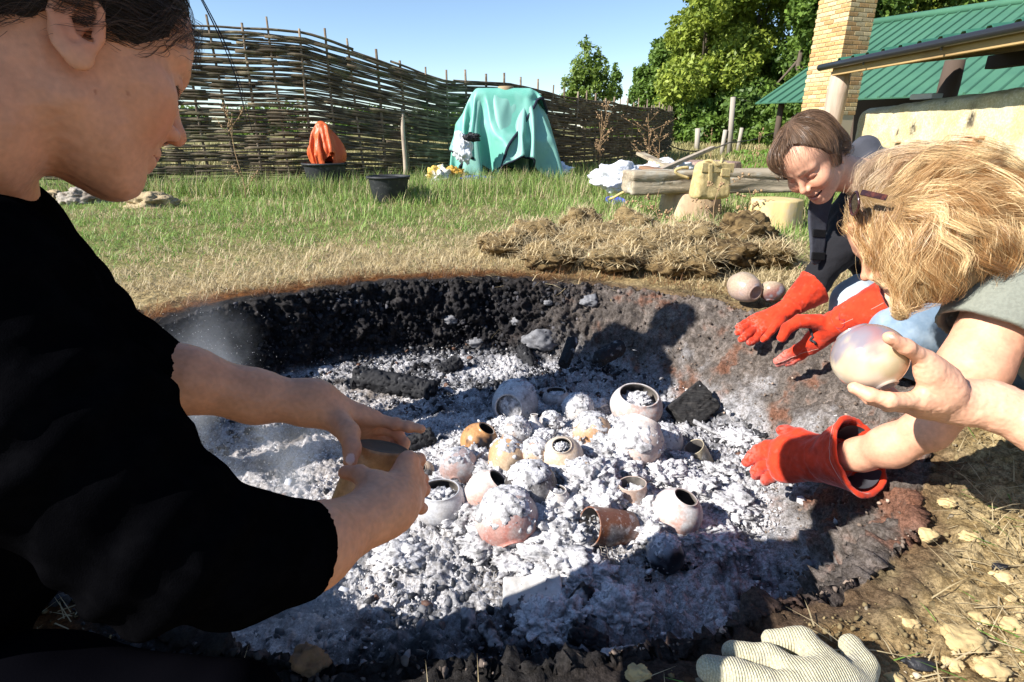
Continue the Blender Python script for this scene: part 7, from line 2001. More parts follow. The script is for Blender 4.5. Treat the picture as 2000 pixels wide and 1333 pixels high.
m_barn = mat('green_ribbed_steel', base=(0.062, 0.165, 0.100), rough=0.5, spec=0.4, var=[('mul', 1.2, 3, (0.85, 0.88, 0.9), 0.6, 0.4)])
child('roof', V, F, m_barn, barn, smooth=False)
back = up * np.array([1, 1, -1])
V = np.concatenate([R0 + da * t_[[0, -1]][:, None] - nrm_ * 0.01, R0 + back + da * t_[[0, -1]][:, None]]); child('roof', V, [[0, 1, 3, 2]], m_barn, barn, smooth=False)
v, f = tube_vf([R0 - da * 0.1 + nrm_ * 0.05, R0 + da * LB + nrm_ * 0.05], 0.11, 8); child('ridge_cap', v, f, m_barn, barn)
hu = up / np.linalg.norm(up)
wz = 1.42
wl = [E0 + hu * 0.5 + da * 0.4, E0 + hu * 0.5 + da * (LB - 0.4)]
for k in range(8):
    b_ = E0 + hu * 0.6 + da * (0.5 + k * 2.0); 
    v, f = tube_vf([(b_[0], b_[1], -0.1), (b_[0], b_[1], b_[2] - 0.05)], 0.09, 8); child('post', v, f, m_dkp, barn)
inner_ = E0 + up * 0.9
V = np.array([(inner_ + da * 0.3) * [1, 1, 0], (inner_ + da * (LB - 0.3)) * [1, 1, 0], (inner_ + da * (LB - 0.3)) * [1, 1, 0] + [0, 0, inner_[2] - 0.1], (inner_ + da * 0.3) * [1, 1, 0] + [0, 0, inner_[2] - 0.1]])
child('wall', V, [[0, 1, 2, 3]], m_dkp, barn, smooth=False)

# ================================================================== FIELD FENCE
m_fp = mat('grey_fence_post', base=(0.33, 0.29, 0.24), rough=0.9, vary=0.15, bump=(40, 0.5, 0.004, (1, 1, 0.1)))
FPOST = [(1361, 251, 301, 12, 'short grey post nearest the wattle fence end'), (1409, 254, 303, 10, 'short grey post just left of the tall leaning post'), (1424, 190, 303, 12, 'tall leaning post carrying the upper wire'), (1441, 250, 294, 9, 'short post just right of the tall leaning post'), (1470, 245, 284, 8, 'short post below the upper wire, left of the tall straight post'), (1487, 196, 280, 9, 'tall straight post at the end of the upper wire'), (1493, 244, 276, 7, 'short post close right of the tall straight post'), (1508, 243, 270, 7, 'last short post before the head of the smiling woman'), (1328, 246, 268, 6, 'thin far post beyond the fence end'), (1399, 246, 262, 5, 'thin far post at the wood edge')]
tops = {}
for px, yt, yb, w_, lab in FPOST:
    gg = G(px, yb); d = depth_of(gg)
    tx = 8 if 'leaning' in lab else 2
    tp_ = Y_(px + tx, yt, gg[1]); r = w_ / 2 / FPX * d * 0.85
    v, f = tube_vf([gg - [0, 0, 0.05], gg * 0.5 + tp_ * 0.5, tp_], [r * 1.05, r, r * 0.95], 8)
    obj('fence_post', mesh_from('fence_post', v - gg, f), m_fp, None, lab, 'fence post', 'grey posts of the field fence', loc=tuple(gg)); tops[px] = tp_
def wire(a, b, sag, lab, r=0.012, n=24):
    t = np.linspace(0, 1, n)[:, None]; pts = a + (b - a) * t; pts[:, 2] -= sag * 4 * (t * (1 - t))[:, 0]
    v, f = tube_vf(pts, r, 5); obj('wire', mesh_from('wire', v - a, f), mat('dark_wire', base=(0.06, 0.055, 0.05), rough=0.7), None, lab, 'wire', 'wires of the field fence', loc=tuple(a))
wire(tops[1424], tops[1487], 0.10, 'upper wire between the two tall posts')
wire(tops[1487], P(1560, 197, 17.0), 0.12, 'upper wire running from the straight post to the barn')
wire(Y_(1312, 286, 15.5), Y_(1424, 279, 13.0), 0.15, 'twisted lower wire from the wattle fence to the leaning post', 0.016)
wire(Y_(1424, 279, 13.0), Y_(1530, 250, 20.0), 0.1, 'thin lower wire beyond the leaning post', 0.012)
# ================================================================== VEGETATION
def blades(name, base, L, width, col, m, seed, tilt=(0.2, 0.9), bend=0.5, direction=None, kind='stuff', zoff=0.0):
    rng = np.random.default_rng(seed); n = len(base)
    a = rng.random(n) * 2 * np.pi if direction is None else direction + rng.normal(size=n) * 0.6
    ti = tilt[0] + (tilt[1] - tilt[0]) * rng.random(n)
    dh = np.stack([np.cos(a), np.sin(a), np.zeros(n)], 1)
    sd = np.stack([-np.sin(a), np.cos(a), np.zeros(n)], 1) * (width * (0.6 + 0.8 * rng.random(n)))[:, None] if np.ndim(width) == 0 else np.stack([-np.sin(a), np.cos(a), np.zeros(n)], 1) * width[:, None]
    upv = np.array([0, 0, 1.0])
    p0 = base + upv * zoff
    mid = p0 + (dh * (np.sin(ti) * 0.5 * L)[:, None] + upv * (np.cos(ti) * 0.55 * L)[:, None])
    t2 = np.minimum(ti + bend * rng.random(n), 1.75)
    tip = mid + (dh * (np.sin(t2) * 0.5 * L)[:, None] + upv * (np.cos(t2) * 0.5 * L)[:, None])
    V = np.stack([p0 - sd, p0 + sd, mid - sd * 0.8, mid + sd * 0.8, tip], 1).reshape(-1, 3)
    i = np.arange(n) * 5
    F = np.concatenate([np.stack([i, i + 1, i + 3, i + 2], 1), np.stack([i + 2, i + 3, i + 4, i + 4], 1)])
    me = bpy.data.meshes.new(name)
    me.vertices.add(len(V)); me.vertices.foreach_set('co', V.astype(np.float32).ravel())
    nq = n; lv = np.concatenate([F[:nq].ravel(), F[nq:, :3].ravel()]).astype(np.int32)
    me.loops.add(len(lv)); me.loops.foreach_set('vertex_index', lv)
    me.polygons.add(2 * n)
    me.polygons.foreach_set('loop_start', np.r_[np.arange(n) * 4, 4 * n + np.arange(n) * 3].astype(np.int32))
    me.polygons.foreach_set('loop_total', np.r_[np.full(n, 4), np.full(n, 3)].astype(np.int32))
    me.update(calc_edges=True)
    at = me.attributes.new('Col', 'FLOAT_COLOR', 'POINT'); c = np.ones((len(V), 4), np.float32); c[:, :3] = np.repeat(col, 5, 0); at.data.foreach_set('color', c.ravel())
    return obj(name, me, m, None, kind=kind)
m_grass = mat('grass_blade', attr='Col', rough=0.55, spec=0.3, transl=0.30)
G1 = np.array([0.140, 0.270, 0.048]); G2 = np.array([0.36, 0.47, 0.13]); ST = np.array([0.62, 0.51, 0.31]); ST2 = np.array([0.44, 0.35, 0.19])
rng = np.random.default_rng(71)
def on_ground(x, y): return np.stack([x, y, ground_z(x, y)], 1)
# straw ring behind the rim
n = 26000
th = rng.random(n) * 2 * np.pi; r = 1.035 + 0.75 * rng.random(n) ** 1.3
x = PIT_C[0] + r * rim_wob(th) * PIT_R[0] * np.cos(th); y = PIT_C[1] + r * rim_wob(th) * PIT_R[1] * np.sin(th)
k = (y > 1.75) & ~((x > 0.9) & (y < 2.1)); x, y, r = x[k], y[k], r[k]
dens = fbm(np.stack([x * 5, y * 5, 0 * x], 1), 3); k = dens > -0.55 + 0.5 * sstep(1.12, 1.04, r); x, y, r = x[k], y[k], r[k]
b = on_ground(x, y); c = mixc(ST, ST2, rng.random(len(b)))
rb_ = sstep(1.24, 1.10, r + 0.05 * rng.normal(size=len(r))); c = mixc(c, np.array([0.22, 0.085, 0.025]), rb_ * 0.9); c = mixc(c, np.array([0.035, 0.028, 0.022]), sstep(1.09, 1.05, r) * 0.8)
gm = (rng.random(len(b)) < 0.25 * sstep(1.3, 1.7, r)); c[gm] = G1 * 0.9
blades('straw', b, 0.025 + 0.06 * rng.random(len(b)), 0.0011, c, m_grass, 72, (0.5, 1.5), 0.5)
# meadow
n = 130000
nt = 13000; yt = 2.55 + 6.4 * rng.random(nt) ** 1.1; xt = (rng.random(nt) * 2 - 1) * (yt * 0.98 + 0.2); tp_i = rng.integers(0, nt, n)
spr = 0.022 + 0.006 * yt[tp_i]
y = yt[tp_i] + rng.normal(size=n) * spr; x = xt[tp_i] + rng.normal(size=n) * spr
rho_, t_ = pit_polar(x, y); k = (rho_ > 1.16) & ~((x > 1.1) & (y < 2.2)); x, y = x[k], y[k]; rho_ = rho_[k]
pn = np.stack([x, y, 0 * x], 1); n3_ = fbm(pn * 1.3 + np.array([0, 0, 8]), 3); n1_ = fbm(pn * 5.5, 3)
gr = sstep(1.35, 2.6, rho_ + 0.75 * n3_ + 0.35 * n1_) * (0.90 - 0.50 * sstep(0.0, 0.5, n3_ + 0.5 * n1_))
isg = rng.random(len(x)) < gr
c = np.where(isg[:, None], mixc(G1, G2, rng.random(len(x)) ** 1.5), mixc(ST, ST2, rng.random(len(x)) * 0.8))
b = on_ground(x, y)
L = np.where(isg, 0.028 + 0.042 * rng.random(len(x)), 0.026 + 0.045 * rng.random(len(x))) * (0.85 + 0.05 * y)
blades('grass', b, L * (0.6 + 0.8 * rng.random(nt)[tp_i[k]]), 0.0013 + 0.00025 * y, c, m_grass, 73, (0.45, 1.5), 0.9)
# long grass along the fence, round the buckets, tarpaulin and bench
def tuft_zone(n, f): return f(n)
xs, ys, Ls = [], [], []
s = rng.random(9000) * seg[-1]; q = fpos(s); off = rng.normal(size=9000) * 0.22 - 0.20
T = (fpos(s + 0.05) - q) / 0.05; q2 = q + np.stack([-T[:, 1], T[:, 0]], 1) * off[:, None]
xs.append(q2[:, 0]); ys.append(q2[:, 1]); Ls.append(0.10 + 0.22 * rng.random(9000) ** 1.5)
for (cx, cy, sx, sy, nn, l0) in [(tcx, 7.45, 0.65, 0.16, 3200, 0.22), (-1.25, 5.95, 0.5, 0.14, 1500, 0.13), (-0.95, 6.3, 0.2, 0.15, 900, 0.22), (-2.2, 6.75, 0.7, 0.15, 1800, 0.20), (1.55, 4.45, 0.8, 0.10, 900, 0.13), (1.0, 5.3, 0.35, 0.3, 1600, 0.14), (1.9, 5.3, 0.8, 0.25, 1500, 0.15), (0.9, 7.0, 0.6, 0.4, 1800, 0.2), (-1.9, 5.0, 0.5, 0.3, 900, 0.11), (1.75, 3.9, 0.5, 0.12, 500, 0.11), (-0.4, 6.9, 0.4, 0.2, 1300, 0.2), (-3.2, 6.6, 0.8, 0.2, 1800, 0.22)]:
    xs.append(cx + rng.normal(size=nn) * sx); ys.append(cy + rng.normal(size=nn) * sy); Ls.append(l0 * (0.5 + 0.9 * rng.random(nn)))
x = np.concatenate(xs); y = np.concatenate(ys); L = np.concatenate(Ls)
u_ = rng.random(len(x)); c = np.where((u_ < 0.72)[:, None], mixc(G1 * 0.85, G2, rng.random(len(x))), mixc(ST, ST2, rng.random(len(x))))
blades('long_grass', on_ground(x, y), L, 0.0030, c, m_grass, 74, (0.05, 0.75), 0.8)
# dry field and pasture beyond the fence
n = 42000
y = 9.5 + 34 * rng.random(n) ** 1.6; x = -14 + 34 * rng.random(n); k = (np.abs(x) < y * 1.0) & ((x > 3.0) | (y > 10.5)) & (x < 5.2 + 0.25 * y); x, y = x[k], y[k]
n3_ = fbm(np.stack([x * .25, y * .25, 0 * x], 1), 3)
gz = (x - 0.33 * y > 0.6 + 0.6 * n3_) & (y < 22)
c = np.where(gz[:, None], mixc(np.array([0.12, 0.24, 0.03]), np.array([0.18, 0.30, 0.05]), rng.random(len(x))), mixc(np.array([0.42, 0.36, 0.17]), np.array([0.30, 0.27, 0.11]), rng.random(len(x))))
blades('field_grass', on_ground(x, y), np.where(gz, 0.08, 0.20) * (0.6 + 0.8 * rng.random(len(x))), 0.006 + 0.0007 * y, c, m_grass, 75, (0.05, 0.6), 0.7)
# litter of stalks on the bare soil, right and front
n = 15000
x = np.r_[0.3 + 1.9 * rng.random(n), -1.5 + 2.3 * rng.random(2600)]; y = np.r_[0.2 + 2.0 * rng.random(n), 0.22 + 0.45 * rng.random(2600)]
rho_, t_ = pit_polar(x, y); k = rho_ / rim_wob(t_) > 1.03 + 0.04 * rng.random(len(x)); x, y = x[k], y[k]
dn = fbm(np.stack([x * 4, y * 4, 0 * x], 1), 3); k = rng.random(len(x)) < 0.45 + 0.9 * dn; x, y = x[k], y[k]
u_ = rng.random(len(x)); c = np.where((u_ < 0.14)[:, None], G1 * 1.1, mixc(ST, ST2, rng.random(len(x))))
blades('stalk_litter', on_ground(x, y), 0.02 + 0.08 * rng.random(len(x)) ** 1.5, 0.0010, c, m_grass, 76, (1.2, 1.62), 0.35, zoff=0.006)
# straw on the turf clods and between them
sp2 = straw_pts
n = 3200
xr = 0.95 + rng.normal(size=n) * 0.75; yr = 3.35 + rng.normal(size=n) * 0.30
ex = on_ground(xr, yr); ap = np.concatenate([sp2, ex])
c = mixc(np.array([0.80, 0.66, 0.40]), np.array([0.38, 0.27, 0.14]), rng.random(len(ap)) ** 1.4)
blades('clod_straw', ap, 0.04 + 0.09 * rng.random(len(ap)), 0.0019, c, m_grass, 77, (0.7, 1.9), 1.1)
# ---- dry weed stalks
m_weed = mat('dry_stalk', base=(0.34, 0.22, 0.12), rough=0.9)
def weed(px, pyb, y, h, lab, seed, spread=0.35, nb=9, r0=0.006):
    rg_ = np.random.default_rng(seed); b = Y_(px, pyb, y); b[2] = float(ground_z(b[0], b[1]))
    mb = MB(); top = np.array([rg_.normal() * 0.06, rg_.normal() * 0.04, h])
    t = np.linspace(0, 1, 8)[:, None]; st = t * top + 0.02 * np.sin(t * 6 + seed) * np.array([1, .5, 0])
    mb.add(tube_vf(st, np.linspace(r0, r0 * 0.35, 8), 5))
    for k in range(nb):
        f0 = 0.25 + 0.7 * rg_.random(); o = st[int(f0 * 7)]
        dv = np.array([rg_.normal() * spread, rg_.normal() * spread, 0.25 + 0.4 * rg_.random()]) * h * 0.42
        e = o + dv; mb.add(tube_vf([o, o + dv * 0.5 + np.array([0, 0, -0.01]), e], [r0 * 0.5, r0 * 0.4, r0 * 0.2], 4))
        for q in range(7):
            c_ = o + dv * (0.45 + 0.55 * rg_.random()) + rg_.normal(size=3) * 0.012
            V, F = ICO_V * (0.006 + 0.006 * rg_.random()) + c_, ICO_F; mb.add((V, F))
    v, f = mb.get()
    return obj('dry_weed', mesh_from('dry_weed', v, f), m_weed, None, lab, 'weed', 'dry weeds by the fence', loc=tuple(b))
weed(1160, 335, 8.6, 1.05, 'tall brown seeded weed right of the tarpaulin', 3, 0.25, 12)
weed(1172, 330, 8.9, 0.8, 'thinner brown weed just right of the tall seeded one', 4, 0.3, 9)
weed(1265, 320, 9.5, 0.95, 'bushy dry weed before the end of the fence', 5, 0.55, 18)
weed(1282, 322, 9.3, 0.75, 'twiggy dry weed right of the bushy one at the fence end', 6, 0.6, 14)
weed(478, 395, 6.0, 0.85, 'single pale branching stalk standing before the left of the fence', 7, 0.35, 9, 0.006)
weed(1392, 300, 11.5, 0.75, 'bare forked twig standing between the field posts', 8, 0.5, 7)
weed(1478, 345, 6.6, 0.65, 'thin reddish stalk behind the bench in front of the smiling woman', 9, 0.15, 4, 0.005)
for k, (px, pyb, y, h, lab) in enumerate([(1290, 405, 4.3, 0.30, 'bare twigs sprouting under the left end of the beam'), (1395, 432, 4.15, 0.42, 'pale crossed twigs in front of the wide stump'), (1470, 420, 4.4, 0.30, 'small leafy weed in the dark gap between the two stumps')]): weed(px, pyb, y, h, lab, 20 + k, 0.7, 6, 0.004)
# ---- trees
m_trunk = mat('tree_bark', base=(0.12, 0.095, 0.07), rough=0.95, bump=(20, 0.8, 0.02, (1, 1, 0.2)))
def mleaf(name): return mat(name, attr='Col', rough=0.5, spec=0.3, transl=0.35)
m_leaf = mleaf('leaf')
def tree(name, lab, base, h, blobs, nleaf, lsize, c1, c2, seed, trunk_r=0.2, limbs=7, cat='tree', group='trees of the wood behind the clearing', gate=-0.1, kinded=None):
    rg_ = np.random.default_rng(seed); base = np.array(base, float); base[2] = float(ground_z(base[0], base[1]))
    t = thing(name, lab, cat, base, group)
    B = np.array([b[:3] for b in blobs]); Rr = np.array([b[3:] if len(b) > 4 else (b[3],) * 3 for b in blobs], float)
    vol = Rr.prod(1) ** 0.72; pick = rg_.choice(len(B), nleaf * 2, p=vol / vol.sum())
    d = rg_.normal(size=(nleaf * 2, 3)); d /= np.linalg.norm(d, axis=1)[:, None]
    rad = (0.35 + 0.65 * rg_.random(nleaf * 2) ** 0.45)
    p = B[pick] + d * rad[:, None] * Rr[pick]
    nz = fbm((p * 1.1 / max(0.5, Rr.mean() * 0.55) + seed).astype(np.float32), 3, 0.6)
    k = nz > gate; p = p[k][:nleaf]; d = d[k][:nleaf]; nzk = nz[k][:nleaf]; rad = rad[k][:nleaf]
    p = p + rg_.normal(size=p.shape) * lsize * 0.5
    n_ = len(p)
    nr_ = d * 0.5 + rg_.normal(size=(n_, 3)) * 0.6 + np.array([0, 0, 0.35]); nr_ /= np.linalg.norm(nr_, axis=1)[:, None]
    a = np.cross(nr_, rg_.normal(size=(n_, 3))); a /= np.linalg.norm(a, axis=1)[:, None]; b = np.cross(nr_, a)
    s = lsize * (0.5 + 0.9 * rg_.random(n_))[:, None]
    V = np.stack([p - a * s, p - b * s * 0.5 - nr_ * s * 0.1, p + a * s, p + b * s * 0.5 + nr_ * s * 0.12], 1).reshape(-1, 3)
    F = np.arange(n_ * 4).reshape(-1, 4)
    cc_ = mixc(np.array(c1), np.array(c2), np.clip(0.5 + 0.8 * nzk + 0.5 * (rg_.random(n_) - 0.5), 0, 1)) * (0.8 + 0.4 * rg_.random((n_, 1)))
    ch = obj('crown', mesh_from('crown', V, F, False, np.repeat(cc_, 4, 0)), m_leaf, t)
    mb = MB(); tz = np.linspace(0, 1, 7); cz = B[:, 2].max()
    ctr_ = B.mean(0)
    mb.add(tube_vf([(ctr_[0] * q * 0.8, ctr_[1] * q * 0.8, q * max(ctr_[2], h * 0.6)) for q in tz], np.linspace(trunk_r, trunk_r * 0.45, 7), 8))
    for q in range(limbs):
        e = B[rg_.integers(0, len(B))] + rg_.normal(size=3) * Rr.mean() * 0.12; f0 = 0.35 + 0.5 * rg_.random()
        o = np.array([ctr_[0] * f0 * 0.8, ctr_[1] * f0 * 0.8, f0 * max(ctr_[2], h * 0.6)])
        mb.add(tube_vf([o, o * 0.5 + e * 0.5 + np.array([0, 0, -0.2]), e], [trunk_r * 0.4, trunk_r * 0.25, trunk_r * 0.08], 6))
    v, f = mb.get(); child('trunk', v + base, f, m_trunk, t)
    return t
rgt_ = np.random.default_rng(81)
def crown_blobs(cx, cy, z0, z1, R, n, seed):
    r = np.random.default_rng(seed); out = []
    for k in range(n):
        f = (k + 0.5) / n; z = z0 + (z1 - z0) * f; rr = R * math.sin(math.pi * (0.16 + 0.74 * f)) ** 0.7
        a = r.random() * 6.28; q = rr * (0.35 + 0.45 * r.random())
        s = R * (0.42 + 0.22 * r.random()) * (1 - 0.25 * f)
        out.append((cx + q * math.cos(a), cy + q * math.sin(a), z, s, s, s * 0.8))
    return out
DK = (0.060, 0.115, 0.026); MD = (0.155, 0.245, 0.040); YG = (0.34, 0.40, 0.060); DKY = (0.115, 0.185, 0.034)
def at(px, Y): return Y_(px, 250, Y)[0]
TR = [(1300, 33, 5.8, 1.9, DK, MD, 'mid-green tree at the left end of the wood, lower than its neighbours', 16),
      (1362, 30, 9.2, 2.6, DKY, YG, 'bright yellow-green tree rising beside the blue sky', 20),
      (1450, 31, 10.5, 2.8, DKY, YG, 'tall yellow-green tree in the middle of the wood', 22),
      (1530, 28, 10.5, 2.6, DK, MD, 'dark tall tree close left of the brick chimney', 20),
      (1420, 38, 12.0, 3.2, DK, MD, 'tall dark tree behind the yellow-green ones', 16),
      (1620, 30, 11.5, 3.0, DK, MD, 'dark tree hidden behind the brick chimney', 14),
      (1745, 30, 10.5, 3.4, DK, YG, 'bushy green tree above the barn ridge right of the chimney', 18),
      (1880, 29, 10.5, 3.6, DK, MD, 'dark green tree above the middle of the barn ridge', 18),
      (2020, 28, 10.5, 3.6, DKY, YG, 'yellowish tree above the right end of the barn ridge', 12)]
for k, (px, Y, h, R, c1, c2, lab, nk) in enumerate(TR):
    tree('tree', lab, (at(px, Y), Y, 0), h, crown_blobs(0, 0, 1.3, h - R * 0.35, R, 15, 90 + k), nk * 1400, 0.12, c1, c2, 100 + k, 0.17, 6)
tree('ash_tree', 'small slender tree standing alone against the sky behind the fence', (at(1138, 25), 25, 0), 4.2, [(-0.1, 0, 1.9, 0.75), (0.45, 0, 2.1, 0.7), (0.0, 0.1, 2.9, 0.72), (0.5, 0, 3.0, 0.55), (-0.35, 0, 2.5, 0.6), (0.15, 0, 3.55, 0.5), (-0.05, 0, 3.95, 0.3), (0.8, 0, 2.4, 0.4), (-0.6, 0, 2.0, 0.4)], 6500, 0.075, (0.08, 0.14, 0.03), (0.20, 0.28, 0.05), 120, 0.06, 9, group='lone trees behind the fence', gate=0.0)
tree('sapling', 'thin sapling top right of the lone slender tree', (at(1196, 27), 27, 0), 3.4, [(0, 0, 2.3, 0.35), (0.05, 0, 2.9, 0.25), (0, 0, 3.3, 0.15)], 900, 0.08, DK, MD, 121, 0.03, 3, group='lone trees behind the fence')
SH = [(1212, 42, 2.0, 1.1, DK, MD, 'rounded bush at the far left end of the wood edge'), (1252, 36, 2.4, 1.2, DKY, YG, 'olive bush right of the far rounded bush'), (1330, 30, 2.6, 1.4, DK, MD, 'dark shrub filling the wood edge above the dry field'), (1395, 29, 2.5, 1.4, DK, MD, 'dark shrub behind the tall leaning post'), (1455, 27, 2.6, 1.4, DK, DKY, 'shaded shrub under the tall trees behind the straight post'), (1510, 26, 2.4, 1.3, DK, MD, 'shrub beside the barn end under the dark tall tree'), (1170, 48, 1.8, 1.4, DKY, MD, 'low far bush behind the fence right of the lone tree'), (1545, 24, 2.2, 1.1, DK, MD, 'shrub half hidden by the barn eave')]
for k, (px, Y, h, R, c1, c2, lab) in enumerate(SH):
    tree('bush', lab, (at(px, Y), Y, 0), h, crown_blobs(0, 0, 0.5, h - R * 0.4, R, 9, 140 + k), 7000, 0.13, c1, c2, 150 + k, 0.08, 4, 'bush', 'bushes along the wood edge')
for k, (px, Y, R) in enumerate([(330, 60, 4.0), (520, 70, 5.0), (700, 75, 4.5), (860, 80, 5.0), (1010, 80, 4.0)]):
    tree('bush', ['far hedge bush seen through the left of the fence', 'far hedge bush behind the orange sack end of the fence', 'far hedge bush behind the pale stake', 'far hedge bush left of the tarpaulin', 'far hedge bush behind the tarpaulin'][k], (at(px, Y), Y, 0), 3.0, crown_blobs(0, 0, 0.4, 2.2, R, 9, 170 + k), 2500, 0.28, DK, MD, 175 + k, 0.1, 2, 'bush', 'far hedge beyond the fence')

# ================================================================== STONES AND LITTER ROUND THE PIT
m_st = mat('yellow_stone', base=(0.52, 0.39, 0.19), rough=0.95, vary=0.2, bump=(60, 0.6, 0.004), var=[('mix', 25, 4, (0.36, 0.26, 0.13), 0.5, 0.68)])
m_dst = mat('brown_stone', base=(0.17, 0.105, 0.06), rough=0.95, bump=(60, 0.7, 0.005), var=[('mix', 25, 4, (0.10, 0.06, 0.035), 0.5, 0.68)])
for k, (px, py, s, fl, lab) in enumerate([(1885, 1255, 74, 0.45, 'large flat yellow stone right of the knitted glove'), (1812, 1048, 38, 0.5, 'yellow stone at the edge of the red baked soil'), (1770, 1215, 42, 0.45, 'oval yellow stone just above the knitted glove'), (1895, 1052, 34, 0.5, 'broad yellow stone right of the one at the baked edge'), (1930, 1310, 60, 0.5, 'pale yellow stone at the bottom right corner'), (1860, 1300, 36, 0.5, 'small yellow stone beside the black charcoal in the corner'), (1246, 1322, 42, 0.8, 'yellow stone on the front rim left of the knitted glove'), (1975, 1225, 44, 0.5, 'yellow stone at the right edge above the corner'), (1850, 985, 30, 0.5, 'small yellow stone under the bare forearms'), (1955, 1130, 40, 0.4, 'flat earthy stone near the right edge'), (605, 1297, 62, 0.9, 'brown stone in the shade before the black trousers'), (255, 612, 30, 0.5, 'small brown stone in the straw beside the black sleeve')]):
    gg = G(px, py); d = depth_of(gg); s_ = s / FPX * d / 2
    lump_thing('stone', lab, 'stone', gg + np.array([0, 0, s_ * fl * 0.3]), (s_ * 1.05, s_ * 0.85, s_ * fl), m_dst if 'brown' in lab else m_st, 30 + k, 0.4, 1.3, ICO3, 'stones round the pit')
rs = np.random.default_rng(33)
pxs = rs.uniform(1640, 1995, 40); pys = rs.uniform(960, 1330, 40); c_n = 0
for px, py in zip(pxs, pys):
    gg = G(px, py); rh_, tt_ = pit_polar(gg[0], gg[1])
    if rh_ < 1.12: continue
    s_ = (0.005 + 0.008 * rs.random())
    lump_thing('pebble', 'one of the small pebbles strewn over the bare yellow soil', 'pebble', gg + np.array([0, 0, s_ * 0.3]), (s_ * 1.2, s_, s_ * 0.7), m_st, 200 + c_n, 0.4, 1.3, ICO2, 'pebbles on the yellow soil'); c_n += 1
m_cb = mat('charcoal_piece', base=(0.02, 0.02, 0.023), rough=0.5, bump=(80, 0.6, 0.003))
for k, (px, py, s, lab) in enumerate([(1795, 1305, 40, 'black charcoal piece right of the thumb of the knitted glove'), (1768, 1292, 20, 'small grey-black charcoal piece beside the larger black one'), (1952, 1112, 26, 'black charcoal chip on the yellow soil near the right edge')]):
    gg = G(px, py); d = depth_of(gg); s_ = s / FPX * d / 2
    lump_thing('charcoal', lab, 'charcoal', gg + np.array([0, 0, s_ * 0.4]), (s_ * 1.2, s_ * 0.7, s_ * 0.6), m_cb, 60 + k, 0.4, 1.5, ICO2, 'charcoal bits on the soil')
m_ws = mat('sooty_flint', base=(0.17, 0.17, 0.18), rough=0.6, bump=(80, 0.4, 0.003), var=[('mix', 30, 4, (0.07, 0.07, 0.075), 0.5, 0.68)])
def wall_hit(px, py):
    """march the sight line to the ground"""
    r = c2wd(np.array([(px - 1000) / FPX, (666.5 - py) / FPX, 1.0])); t = np.linspace(0.6, 4, 1200)
    p = np.array([0, 0, CAM_H]) + r * t[:, None]; k = np.argmax(p[:, 2] < ground_z(p[:, 0], p[:, 1])); return p[k]
for k, (px, py, s, lab) in enumerate([(1153, 588, 36, 'smooth pale grey stone set in the top of the back wall'), (1097, 627, 26, 'grey stone in the middle of the back wall'), (1070, 592, 18, 'small grey stone near the top of the back wall'), (1010, 628, 24, 'dark grey stone in the back wall left of the middle'), (1060, 665, 74, 'broad sooty stone low in the back wall'), (880, 625, 26, 'knobbly black stone high in the left part of the wall'), (930, 670, 34, 'sooty stone above the ash at the left of the back wall'), (700, 590, 16, 'small pale stone in the left part of the rim'), (1588, 1105, 40, 'brown stone in the shade at the right foot of the pit wall'), (1610, 1128, 20, 'small stone below the brown stone at the right foot of the wall')]):
    q = wall_hit(px, py); d = depth_of(q); s_ = s / FPX * d / 2
    lump_thing('stone', lab, 'stone', q, (s_, s_ * 0.6, s_ * 0.62), m_ws, 80 + k, 0.35, 1.2, ICO3, 'stones in the pit wall')
for k, (px, py, s, lab) in enumerate([(563, 945, 22, 'square white paper-like ash flake in the dusty left part of the pit'), (672, 1155, 24, 'white ash flake low in the left part of the pit'), (632, 985, 18, 'small bright flake below the brown bottle'), (686, 1120, 12, 'tiny white flake above the lower left flake')]):
    q = hit(px, py, 0.006); d = depth_of(q); s_ = s / FPX * d / 2
    v, f = bevel_box((0, 0, 0), (s_, s_ * 0.8, 0.0012), rand_rots(1, np.random.default_rng(k))[0] * 0.25 + np.eye(3) * 0.75, 0.0008)
    obj('ash_flake', mesh_from('ash_flake', v, f), mat('white_flake', base=(0.75, 0.76, 0.80), rough=0.9), None, lab, 'ash flake', 'white flakes on the ash', loc=tuple(q + np.array([0, 0, 0.006])))

